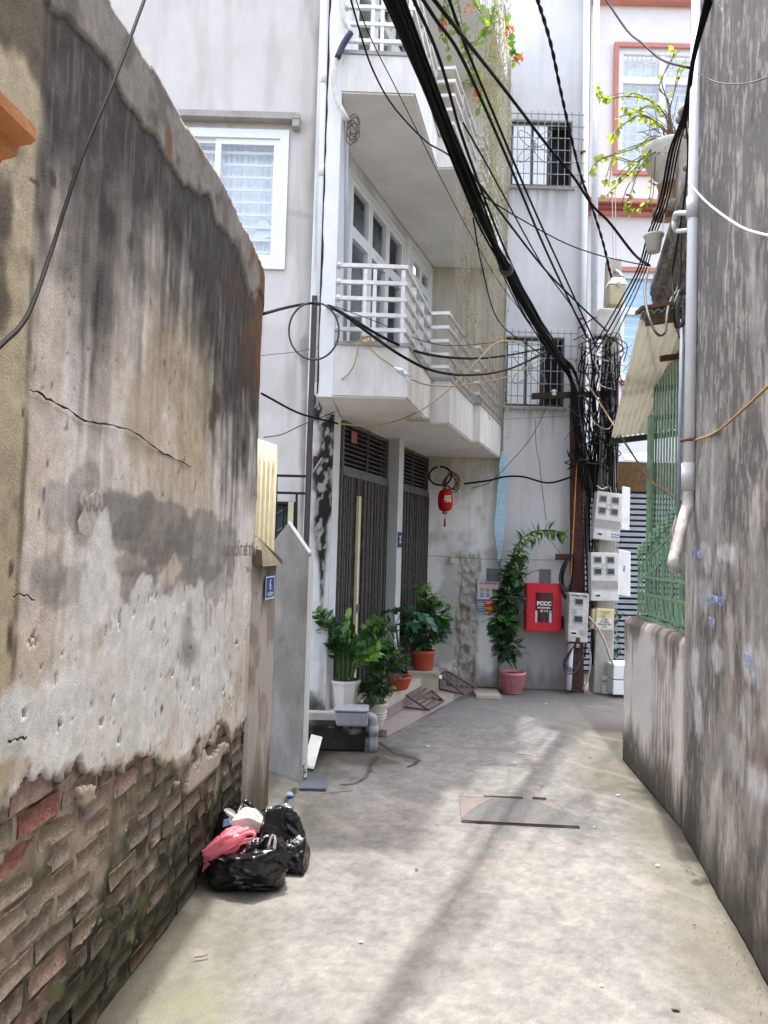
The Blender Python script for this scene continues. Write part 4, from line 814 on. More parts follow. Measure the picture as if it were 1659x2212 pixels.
# ---- awning
m_awn = translucent('fibreglass_sheet', (164, 161, 150), .18, .6, (190, 186, 168), scale=5)
O0, O1 = Vector((1.559, 4.7, 3.096)), Vector((2.061, 7.0, 2.659))
awn = thing('awning', 'cream corrugated fibreglass awning over the green fence', 'awning', (1.9, 5.8, 2.7))
def aw_pos(U, V):
    d = O1 - O0; return O0.x + d.x * V + U * .72, O0.y + d.y * V - U * .10, O0.z + d.z * V + U * .10 + np.sin(U * 2 * np.pi / .062) * .011
sheet('corrugated_sheet', m_awn, np.linspace(0, 1, 100), np.linspace(0, 1, 8), aw_pos, None, None, (0, 0, .003), awn)
m_wood = M('old_wood', (84, 58, 40), .85, .35, 16, .4, 60, rgb2=(112, 84, 60))
def aw(u, v, dz=0): d = O1 - O0; return Vector((O0.x + d.x * v + u * .72, O0.y + d.y * v - u * .1, O0.z + d.z * v + u * .1 + dz))
for v, u0, u1 in ((.03, .05, 1), (.28, .28, 1), (.52, .34, 1), (.8, .4, 1)): MB().bar(aw(u0, v, -.035), aw(u1, v, -.035), .05, .035).build('batten', m_wood, awn)
MB().obox(aw(.0, .0, .02), aw(.8, 0, .02) - aw(0, 0, .02), (0, .12, 0), (0, 0, .022)).build('plank', m_wood, awn)
MB().bar(aw(0, 1.01, -.03), aw(1, 1.01, -.03), .05, .05).build('gutter', M('dark_gutter', (48, 52, 48), .7, .3), awn)

# ---- green fence on the low wall
m_green = M('green_paint', (112, 150, 114), .55, .2, 16, .15, 90, rgb2=(142, 174, 140)); m_green2 = M('pale_green_paint', (128, 160, 132), .6, .2, 18, .15, rgb2=(156, 182, 158))
fence = thing('green_fence', 'green painted iron fence with spear tops and ring ornament', 'fence', (1.88, 5.3, 1.1))
sdir = Vector((SB[0] - SA[0], SB[1] - SA[1], 0)).normalized(); snr = Vector((sdir.y, -sdir.x, 0))
def Fp(y, z, off=.08): return Vector((SA[0] + (y - SA[1]) * (SB[0] - SA[0]) / (SB[1] - SA[1]), y, z)) + snr * off
def ftop(y): return 1.60 + (5.86 - y) * .28
nf = 13; ys_ = np.linspace(4.66, 5.97, nf)
fin = MB().lathe([(.006, 0), (.018, .004), (.018, .012), (.010, .018), (.021, .028), (.021, .04), (.010, .046), (.018, .056), (.014, .068), (.004, .10)], n=8).mesh('finial', m_green, True)
for i, y in enumerate(ys_):
    MB().bar(Fp(y, 1.10), Fp(y, ftop(y)), .009, .014, up=sdir).build('picket', m_green, fence)
    inst(fin, 'finial', fence, Matrix.Translation(Fp(y, ftop(y))))
    if i < nf - 1:
        ym = (y + ys_[i + 1]) / 2
        for zc_, hh in ((1.235, .062), (ftop(ym) - .15, .055)):
            MB().tube([Fp(ym + .033 * math.cos(t), zc_ + hh * math.sin(t)) for t in np.linspace(0, 2 * math.pi, 15)], .005, 5, False).build('ring', m_green, fence)
for f0 in (lambda y: 1.125, lambda y: 1.165, lambda y: 1.305, lambda y: 1.43, lambda y: ftop(y) - .075):
    MB().bar(Fp(4.62, f0(4.62)), Fp(6.0, f0(6.0)), 0.008, .018).build('rail', m_green, fence)
for k in range(10): MB().bar(Fp(4.62, 1.16 + k * .045, .10), Fp(6.0, 1.15 + k * .037, .10), .0025).build('wire', m_green2, fence)
for k in range(18):
    y = 4.64 + k * .074; zt_ = aw(.45, (y - 4.7) / 2.3).z + .12
    MB().bar(Fp(y, 1.12, .15), Fp(y + .02, zt_, .17), .011).build('tall_bar', m_green2, fence)
MB().obox(Fp(5.76, 1.15, .10), snr * .02, sdir * .085, Zv * 1.5).build('post', m_green, fence)
# ================================================================ poles, meters, lamp, fire cabinet
m_concrete = M('pole_concrete', (164, 156, 146), .9, .2, 10, .3, 60, stretch=3, rgb2=(184, 178, 168))
m_rust = M('rusty_brown_steel', (70, 44, 42), .75, .25, 14, .3, 70, metal=.1, rgb2=(88, 58, 50))
pole = thing('concrete_pole', 'square concrete utility pole hung with meters and cables', 'pole', (2.55, 8.95, 0))
def taper(a0, a1, b0, b1, d0, d1):
    return MB().add([(a0[0], a0[1], a0[2]), (a1[0], a1[1], a1[2]), (a1[0], a1[1] + d0, a1[2]), (a0[0], a0[1] + d0, a0[2]), (b0[0], b0[1], b0[2]), (b1[0], b1[1], b1[2]), (b1[0], b1[1] + d1, b1[2]), (b0[0], b0[1] + d1, b0[2])],
                    [(0, 3, 2, 1), (4, 5, 6, 7), (0, 1, 5, 4), (1, 2, 6, 5), (2, 3, 7, 6), (3, 0, 4, 7)])
taper((2.445, 8.85, 0), (2.668, 8.85, 0), (2.55, 8.87, 5.06), (2.71, 8.87, 5.06), .22, .15).build('shaft', m_concrete, pole, bevel=.012)
m_wpaint = M('chalky_paint', (212, 212, 206), .9, .12, 20, .1)
MB().box((2.545, 8.846, .0), (2.66, 8.849, .20)).build('painted_patch', m_wpaint, pole)
m_ink = M('black_ink', (40, 40, 42), .9); m_blueink = M('blue_ink', (58, 84, 160), .9); m_whiteink = M('white_ink', (232, 230, 228), .7, .03)
text('VC10', .052, (2.60, 8.8445, .135), X, Zv, m_ink, pole, bold=.001); text('35', .055, (2.615, 8.8445, .05), X, Zv, m_ink, pole, bold=.001)
MB().box((2.56, 8.8445, .096), (2.645, 8.8455, .101)).build('painted_rule', m_ink, pole)
post = thing('steel_post', 'rusty brown channel steel post left of the concrete pole', 'post', (2.27, 8.9, 0))
taper((2.20, 8.84, 0), (2.335, 8.84, 0), (2.13, 8.84, 3.42), (2.265, 8.84, 3.42), .07, .07).build('channel', m_rust, post)
for (px, py) in ((1248, 1345), (1252, 1180), (1249, 1075), (1247, 1020), (1252, 1400), (1250, 1450)):
    q = Yp(px, py, 8.84); MB().tube([q, q - Yv * .02], .014, 6).build('bolt', m_rust, post)
q = Yp(1245, 1203, 8.82); MB().obox(q - X * .24 - Zv * .04, (.26, 0, 0), (0, .012, 0), (0, 0, .07)).build('bracket', m_rust, post)
arm = MB().obox(Yp(1150, 861, 8.76), Yp(1332, 855, 8.76) - Yp(1150, 861, 8.76), (0, .06, 0), (0, 0, .065)).build('cross_arm', M('tarred_wood', (52, 44, 40), .85, .3, 20, .3), None, label='dark cross arm beam bolted across the steel post', cat='beam')
ins = MB().lathe([(.012, 0), (.03, .01), (.034, .03), (.022, .04), (.03, .05), (.026, .07), (.01, .08)], Yp(1196, 856, 8.78), 10).build('insulator', M('porcelain', (214, 208, 190), .3, .05), None, True, label='small white porcelain insulator on the cross arm', cat='insulator')
m_meter = M('meter_plastic', (208, 206, 200), .6, .12, 9, .08, 50, rgb2=(220, 219, 214)); m_meter2 = M('meter_band', (158, 156, 150), .6, .15, 20, .1)
m_smoke = M('smoky_window', (54, 56, 58), .25, .3, 9, 0, spec=.5); m_meterdirt = M('dirty_meter', (178, 174, 166), .7, .2, 14, .1, rgb2=(206, 204, 198))
def meter(name, label, tl, tr, bl, y, t, mat, cat='meter box', grp='electric meter boxes'):
    """box whose front face is sighted by three corners; returns thing and a front-face mapper"""
    a, b, c = Yp(*tl, y), Yp(*tr, y), Yp(*bl, y); ex = b - a; ez = a - c; o = thing(name, label, cat, c + Yv * t, grp)
    MB().obox(c, ex, (0, t, 0), ez).build('case', mat, o, bevel=.012)
    def at(u, v, d=.0): return c + ex * u + ez * v - Yv * d
    return o, at, ex, ez
def plate(o, at, u0, u1, v0, v1, d, t, mat, name, **k):
    p = at(u0, v0, d); return MB().obox(p, at(u1, v0, d) - p, (0, t, 0), at(u0, v1, d) - p).build(name, mat, o, **k)
def meter_window(o, at, u0, u1, v0, v1):
    fr = plate(o, at, u0 - .035, u1 + .035, v0 - .025, v1 + .025, .010, .0095, m_meter2, 'window_frame', bevel=.003); plate(o, at, u0, u1, v0, v1, .0125, .0024, m_smoke, 'meter_window')
for nm, tl, tr, bl, lid, y, stick in (('topmost', (1290, 1060), (1347, 1068), (1281, 1163), ((1344, 1050), (1359, 1053), (1342, 1143)), 8.62, 0), ('middle', (1276, 1193), (1336, 1194), (1277, 1298), ((1336, 1186), (1360, 1192), (1335, 1284)), 8.62, 1)):
    o, at, ex, ez = meter('meter_box', ('tilted white four window meter box, topmost on the pole', 'white four window meter box below the tilted one')[stick], tl, tr, bl, y, .14, m_meter)
    for u in (.14, .60):
        for v in (.56, .80): meter_window(o, at, u, u + .22, v, v + .10)
    plate(o, at, .03, .97, .25, .42, .003, .0025, m_meter2, 'lower_band'); plate(o, at, .02, .98, .225, .232, .004, .0035, m_meter2, 'seam')
    plate(o, at, .10, .36, .07, .18, .004, .0035, m_wpaint, 'card_holder'); plate(o, at, .16, .32, .09, .13, .006, .0015, m_smoke, 'slot'); plate(o, at, .44, .68, .07, .18, .004, .0035, m_wpaint, 'card_holder')
    ri = at(.5, .70, .004); MB().tube([ri + Vector((.03 * math.cos(t), 0, .03 * math.sin(t))) for t in np.linspace(0, 6.29, 18)], .003, 4, False).build('emblem_ring', m_meter2, o)
    if stick == 0:
        plate(o, at, .70, .95, .06, .17, .003, .0025, m_wpaint, 'sticker'); text('KHOAN CẮT', .016, at(.825, .14, .004), ex, ez, m_blueink, o, bold=.0008); text('0984 886 829', .016, at(.825, .09, .004), ex, ez, m_blueink, o, bold=.0008)
    else:
        plate(o, at, .10, .36, .64, .71, .003, .0025, m_wpaint, 'sticker'); text('KHOAN', .016, at(.23, .69, .004), ex, ez, M('teal_ink', (40, 170, 150), .8), o, bold=.001); text('0963 379 03', .014, at(.23, .66, .004), ex, ez, MATS['teal_ink'], o, bold=.001)
    a, b, c = Yp(*lid[0], y + .02), Yp(*lid[1], y + .10), Yp(*lid[2], y + .02)
    MB().obox(c, b - a, Vector((.02, .02, 0)), a - c).build('open_lid', m_meter, o, bevel=.006)
    if stick: text('0964', .03, c.lerp(a, .6) + (b - a) * .55 - Yv * .012 - X * .004, Zv, -X, m_blueink, o, bold=.001)
o, at, ex, ez = meter('meter_box', 'narrow dirty meter box with handwriting, lowest on the steel post', (1230, 1280), (1273, 1283), (1226, 1386), 8.60, .14, m_meterdirt)
meter_window(o, at, .32, .68, .78, .88); meter_window(o, at, .30, .68, .42, .53); plate(o, at, .10, .46, .13, .24, .004, .0035, m_meter, 'card_holder'); plate(o, at, .16, .42, .16, .20, .006, .0015, m_smoke, 'slot'); plate(o, at, .58, .85, .15, .25, .003, .0025, m_meter2, 'label_patch')
text('24 Hàng Thùng', .028, at(.5, .95, .0015), ex, ez, m_ink, o, bold=.0006); plate(o, at, .2, .42, .58, .67, .002, .0015, m_meter2, 'label_patch')
plate(o, at, .40, .62, .0, .10, .003, .0025, m_rust, 'lock_tab'); q = at(.5, -.07, .01); MB().box((q.x - .017, q.y - .012, q.z - .02), (q.x + .017, q.y + .005, q.z + .02)).build('padlock', MATS['zinc'], o, bevel=.004)
o, at, ex, ez = meter('junction_box', 'cream plastic junction box with painted lettering under the meters', (1289, 1314), (1328, 1316), (1285, 1361), 8.62, .12, M('cream_plastic', (206, 192, 152), .55, .1, 12, .05), 'junction box', None)
plate(o, at, .04, .90, .12, .55, .002, .0015, m_wpaint, 'painted_patch'); text('POST', .04, at(.5, .82, .003), ex, ez, M('faded_ochre', (176, 150, 100), .8), o, bold=.001); text('252', .036, at(.42, .65, .003), ex, ez, MATS['faded_ochre'], o, bold=.001)
for k, s in enumerate(('A T&V', 'AT NHA', '0936 525 233', 'TI VI')): text(s, .026, at(.5, .50 - k * .11, .004), ex, ez, M('grey_ink', (76, 76, 84), .9), o, bold=.0006)
MB().obox(at(-.16, .05, -.03), ex * .17, (0, .08, 0), ez * .9).build('hinge_flange', MATS['cream_plastic'], o)
# upper grey box and street lamp
o, at, ex, ez = meter('cable_box', 'pale grey cable box on the concrete pole below the lamp', (1296, 664), (1344, 668), (1288, 724), 8.68, .14, M('box_grey', (196, 194, 190), .6, .14, 10, .1), 'cable box', None)
plate(o, at, -.04, 1.04, -.02, .06, .012, .15, MATS['hood_cement'], 'lip')
lamp = thing('street_lamp', 'old street lamp head with clouded glass on the concrete pole', 'lamp', Yp(1330, 660, 8.45))
la = lambda px, py, y=8.45: Yp(px, py, y)
def frust(t4, b4): return MB().add(t4 + b4, [(0, 1, 2, 3), (7, 6, 5, 4)] + [(i, i + 4, (i + 1) % 4 + 4, (i + 1) % 4) for i in range(4)])
def rectf(c, w, d, zt): return [Vector((c.x - w, c.y - d, c.z + zt)), Vector((c.x + w, c.y - d, c.z + zt)), Vector((c.x + w, c.y + d, c.z + zt)), Vector((c.x - w, c.y + d, c.z + zt))]
c_ = la(1330, 615); frust(rectf(c_ + X * .01, .07, .07, .06), rectf(c_, .105, .1, -.03)).build('housing', M('aged_white_enamel', (204, 198, 180), .5, .1, 10, .05), lamp, bevel=.015)
c2 = la(1327, 640); frust(rectf(c_, .10, .095, -.032), rectf(c2, .072, .065, -.12)).build('glass_bowl', M('clouded_glass', (178, 172, 142), .25, .18, 8, 0, spec=.5, rgb2=(196, 184, 140)), lamp, bevel=.015)
MB().tube([la(1345, 600), la(1338, 590, 8.6), la(1330, 585, 8.86)], .022, 8).build('arm', MATS['zinc'], lamp, True)
MB().box(tuple(c_ + Vector((-.012, -.112, -.05))), tuple(c_ + Vector((.016, -.1, -.005)))).build('clip', MATS['zinc'], lamp)
# thin mast pair at the pole top
for k in (0, 1): MB().tube([Yp(1325 + k * 6, 562, 8.9), Yp(1322 + k * 7, 400, 8.9)], .006, 5).build('mast_wire', M('pale_wire', (188, 184, 178), .6), None, label=('left', 'right')[k] + ' of two thin pale rods rising from the pole top', cat='rod')
# ---- fire hose cabinet
m_red = M('red_enamel', (196, 22, 44), .4, .06, 6, .02, spec=.5)
fc = thing('fire_cabinet', 'red fire hose cabinet with glass door on the grey wall', 'cabinet', Yp(1168, 1363, YG))
fa, fb_, fcz, fdz = 1.650, 2.052, .690, 1.232; y0 = YG - .19
MB().box((fa, y0 + .014, fcz), (fb_, YG - .004, fdz)).build('case', m_red, fc, bevel=.006)
fm = frame_mesh(fa + .006, fb_ - .006, fcz + .006, fdz - .006, y0, y0 + .013, .095); dr = fm.build('door', m_red, fc)
MB().box((fa + .1, y0 + .0132, fcz + .1), (fb_ - .1, y0 + .0136, fdz - .1)).build('dark_inside', M('cabinet_inside', (88, 18, 26), .7, .3, 6, 0), fc)
for (x, w) in ((fa + .105, .022), (fb_ - .14, .03)): MB().box((x, y0 + .010, fcz + .1), (x + w, y0 + .0125, fcz + .235)).build('extinguisher_label', m_whiteink, fc)
MB().bar((fb_ - .17, y0 + .011, fcz + .1), (fb_ - .185, y0 + .011, fcz + .28), .016, .002).build('hose', m_black, fc)
MB().box((fa + .096, y0 + .006, fcz + .096), (fb_ - .096, y0 + .008, fdz - .096)).build('glass', m_glass, fc)
xm = (fa + fb_) / 2
text('PCCC', .062, (xm, y0 + .004, 1.005), X, Zv, m_whiteink, fc, bold=.003, sx=1.0); text('FIRE HOSE REEL', .021, (xm, y0 + .004, .958), X, Zv, m_whiteink, fc, bold=.0012); text('số 114', .032, (xm, y0 + .004, .922), X, Zv, m_whiteink, fc, bold=.0012); text('PC', .022, (fb_ - .118, y0 + .004, .905), X, Zv, m_blueink, fc, bold=.001)
MB().box((fb_ + .004, YG - .12, .715), (fb_ + .045, YG - .02, .86)).build('alarm_box', m_blackiron, None, label='small black box beside the red fire cabinet', cat='box')
# ---- fire drill poster over a taxi advert
ps = thing('fire_poster', 'white fire drill notice with red heading on the end wall', 'poster', Yp(1058, 1290, YG - .02))
yq = YE - .075
a, b, c = Yp(1032, 1255, yq), Yp(1090, 1257, yq), Yp(1032, 1294, yq); MB().box((a.x, yq, c.z), (b.x, yq + .003, a.z)).build('sheet', m_whiteink, ps)
m_redink = M('red_ink', (204, 44, 44), .8)
text('TIÊU LỆNH CHỮA CHÁY', .031, ((a.x + b.x) / 2, yq - .001, a.z - .026), X, Zv, m_redink, ps, bold=.0006, sx=.84)
for k in range(4):
    x = a.x + .02 + k * .07; MB().box((x, yq - .0012, c.z + .012), (x + .062, yq - .0004, a.z - .05)).build('panel', M('panel_grey', (222, 222, 228), .8), ps)
    MB().tube([(x + .031, yq - .0025, a.z - .055), (x + .031, yq - .0013, a.z - .055)], .011, 12).build('number_disc', m_whiteink, ps); text(str(k + 1), .015, (x + .031, yq - .004, a.z - .055), X, Zv, m_ink, ps)
    MB().prism([(x + .01, yq - .002, a.z - .12), (x + .05, yq - .002, a.z - .12), (x + .055, yq - .002, a.z - .085), (x + .04, yq - .002, a.z - .095), (x + .03, yq - .002, a.z - .072), (x + .02, yq - .002, a.z - .095), (x + .006, yq - .002, a.z - .08)], (0, .0006, 0)).build('picture', (m_redink, M('orange_ink', (226, 160, 60), .8), m_redink, MATS['orange_ink'])[k], ps)
    for j in range(3): MB().box((x + .01, yq - .002, a.z - .15 - j * .016), (x + .052, yq - .0013, a.z - .142 - j * .016)).build('text_line', MATS['grey_ink'], ps)
    if k == 0: text('BÁO\nĐỘNG', .017, (x + .03, yq - .003, a.z - .11), X, Zv, m_whiteink, ps, bold=.0008)
tx = thing('taxi_sign', 'red and blue taxi sign below the fire drill notice', 'sign', Yp(1058, 1320, YG - .02))
d_ = Yp(1032, 1320, yq); xs = a.x + .09
MB().box((a.x - .004, yq, d_.z), (xs, yq + .003, c.z - .002)).build('blue_panel', M('sky_blue_print', (40, 140, 190), .6, .05), tx); MB().box((xs + .0005, yq, d_.z), (b.x, yq + .003, c.z - .002)).build('red_panel', M('red_print', (206, 56, 44), .6, .06), tx)
MB().box((a.x - .003, yq - .001, d_.z + .068), (xs - .001, yq - .0002, d_.z + .095)).build('orange_strip', MATS['orange_ink'], tx)
text('TAXI LONG BIÊN', .052, (xs + .004, yq - .001, d_.z + .1), X, Zv, m_whiteink, tx, bold=.0015, align='LEFT', sx=.66); text('(024)35.26.26.26', .04, (xs + .004, yq - .001, d_.z + .035), X, Zv, M('yellow_ink', (240, 200, 60), .7), tx, bold=.001, align='LEFT', sx=.72)
for k in range(5): MB().box((a.x + .006, yq - .0022, d_.z + .015 + k * .023), (xs - .012, yq - .0012, d_.z + .021 + k * .023)).build('text_line', m_whiteink, tx)
# ---- switch box on the peeling wall, house number, blue lane sign
p = Yp(977, 1210, YE - .04); MB().box((p.x - .022, YE - .05, p.z - .04), (p.x + .022, YE - .005, p.z + .04)).build('switch_box', m_cream, None, label='small cream switch box on the peeling end wall', cat='switch', bevel=.004)
hn = thing('house_number', 'small dark blue house number plate on the gate pier', 'sign', Gpt(P0 + .08, 1.7, .125))
p = Gpt(P0 + .02, 1.60, .122); MB().obox(p, gd * .12, gn * .006, Zv * .15).build('plate', M('navy_enamel', (28, 44, 84), .4), hn); text('2', .10, p + gd * .06 + Zv * .075 + gn * .0075, gd, Zv, m_whiteink, hn, bold=.002)
ls = thing('lane_sign', 'blue lane sign plate fixed to the cement pier', 'sign', (-.66, 4.6, 1.3))
pa, pb = Vp(567, 1296, (xl(4.4) + PO, 4.4), (xl(4.8) + PO, 4.8)), Vp(588, 1243, (xl(4.4) + PO, 4.4), (xl(4.8) + PO, 4.8))
e_ = dirl * max((pb - pa).dot(dirl), .19); hh_ = Zv * (pb.z - pa.z); pa = pa + nl_ * .012
MB().obox(pa, e_, nl_ * .004, hh_).build('plate', M('blue_enamel', (40, 76, 150), .4, .08), ls); fmx = frame_mesh(0, e_.length, 0, hh_.length, 0, .001, .008); fmx.v = [tuple(pa + dirl * (x + 0) + Zv * z + nl_ * (.0045 + y)) for x, y, z in fmx.v]; fmx.build('border', m_whiteink, ls)
text('6', .09, pa + e_ * .5 + hh_ * .60 + nl_ * .0055, dirl, Zv, m_whiteink, ls, bold=.001); text('NGÁCH', .034, pa + e_ * .5 + hh_ * .2 + nl_ * .0055, dirl, Zv, m_whiteink, ls)
# ---- pointed cement slab, cream sheet, railing, brown pole at the side wall
slab = thing('pointed_slab', 'grey cement slab wall with pointed top between the old wall and the house', 'wall', (-.66, 5.4, 0))
A_, B_ = Vector((-.83, 5.56, 0)), Vector((-.505, 5.26, 0))
def onS(px, py): return Vp(px, py, A_, B_)
apex = onS(622, 1130); lt = onS(588, 1170); rt = onS(660, 1196)
sp_ = [A_, B_, Vector((B_.x, B_.y, rt.z)), apex, Vector((A_.x, A_.y, lt.z - .05))]
MB().prism(sp_, (.012, .06, 0)).build('slab', M('dark_cement', (112, 109, 104), .9, .2, 4, .35, 60, rgb2=(148, 146, 142), stretch=2), slab)
MB().obox(B_ + Vector((.0005, -.001, 0)), (.016, .014, 0), (.012, .06, 0), (0, 0, rt.z - .02)).build('edge_render', m_white, slab)
e_ = (Vector((B_.x, B_.y, rt.z)) - apex); MB().obox(apex + Vector((0, -.004, .0)), e_, (.012, .068, 0), (0, 0, .014)).build('edge_render', m_white, slab)
cs = thing('cream_sheet', 'cream corrugated metal sheet standing behind the end of the old wall', 'sheet', (-.95, 5.0, 1.0))
q = [Yp(556, 1195, 5.1), Yp(592, 1195, 5.1), Yp(592, 962, 5.1), Yp(556, 940, 5.1)]
us = np.linspace(0, 1, 37)
sheet('corrugated_sheet', m_cream, us, np.linspace(0, 1, 3), lambda U, V: (q[0].x - .1 + (q[1].x - q[0].x + .1) * U, 5.1 + .012 * np.sin(U * 2 * np.pi * 7), .6 + (q[3].z + (q[2].z - q[3].z) * U - .6) * V), None, None, (0, -.002, 0), cs)
rl = thing('black_railing', 'black iron railing against the side wall of the white house', 'railing', Yp(625, 1100, 6.15))
for py in (1027, 1064): MB().bar(Yp(585, py, 6.15), Yp(662, py + 2, 6.15), .02).build('rail', m_blackiron, rl)
for px, p0_, p1_ in ((597, 1027, 1180), (641, 1064, 1180)): MB().bar(Yp(px, p0_, 6.15), Yp(px - 2, p1_, 6.15), .018).build('post', m_blackiron, rl)
bp = thing('brown_pole', 'thin dark brown steel pole holding cables before the white house corner', 'pole', (-.6, 6.05, 0))
MB().bar(Yp(680, 640, 6.08), Vector((Yp(655, 1350, 6.08).x, 6.08, 0.0)), .042, .042, up=(0, 1, 0)).build('shaft', M('brown_paint', (74, 66, 68), .6, .12, 9, .1), bp)
MB().bar(Yp(677, 1020, 6.05), Yp(697, 990, 5.95), .018).build('stay', MATS['zinc'], bp); MB().obox(Yp(676, 1028, 6.2), (.03, 0, 0), (0, .01, 0), (0, 0, .16)).build('plate', m_rust, bp)
# ================================================================ cables
R = random.Random(21)
m_cable = M('cable_black', (20, 19, 20), .75, .3, 40, .1, 200, spec=.15); m_cable2 = M('cable_grey', (72, 70, 70), .6, .25, 40, .1); m_wwire = M('wire_white', (206, 204, 200), .5, .08)
m_rope = M('yellow_rope', (172, 146, 100), .8, .15, 60, .2); m_orange = M('orange_wire', (214, 142, 60), .5, .08)
def cable(pts, r, mat, label, name='cable', group=None, n=6, seg=8, jit=0):
    """pts: (px, py, y) sightings or Vectors"""
    p = [q if isinstance(q, Vector) else Yp(q[0], q[1], q[2]) for q in pts]; p = smooth_path(p, seg)
    if jit: p = [q + Vector((R.uniform(-jit, jit), R.uniform(-jit, jit), R.uniform(-jit, jit))) for q in p]
    return MB().tube(p, r, n).build(name, mat, None, True, label=label, cat='cable' if name == 'cable' else name.split('_')[-1], group=group)
B0, B1 = Yp(838, -40, 3.3), Yp(1228, 800, 8.66)
def BL(t): return B0.lerp(B1, t) - Zv * .16 * math.sin(math.pi * t) - X * .04 * math.sin(math.pi * t)
BUN = 'black cable in the thick bundle slung across the alley'
for k in range(26):
    a = Yp(R.uniform(808, 860), -40, 3.3 + R.uniform(-.1, .1)); m1 = BL(.30) + Vector((R.uniform(-.032, .026), R.uniform(-.05, .05), R.uniform(-.05, .05)))
    o1 = Vector((R.uniform(-.024, .024), R.uniform(-.04, .04), R.uniform(-.032, .032))); sp = R.uniform(.5, 1.5)
    pts = [a, m1, BL(.46) + o1, BL(.62) + o1 * 1.2 + Vector((R.uniform(-.02, .02), 0, R.uniform(-.03, .02))), BL(.82) + o1 * sp + Vector((R.uniform(-.02, .02), 0, R.uniform(-.03, .02))), BL(1.0) + Vector((R.uniform(-.05, .05), 0, R.uniform(-.04, .05)))]
    if k % 2 == 0:
        x = R.uniform(1240, 1262); pts += [Yp(x - 6, 850, 8.72), Yp(x, 930, 8.74), Yp(x + R.uniform(-4, 30), R.uniform(1000, 1060), 8.74)]
    cable(pts, R.choice([.006, .0075, .009, .0105]), m_cable, BUN, group='bundled cables')
q = BL(.46); MB().tube([q + (BL(.47) - BL(.45)).normalized() * t for t in (-.035, 0, .035)], .052, 12).build('cable_tie', m_cable2, None, True, label='wire binding gathering the thick cable bundle', cat='binding')
GRP = None
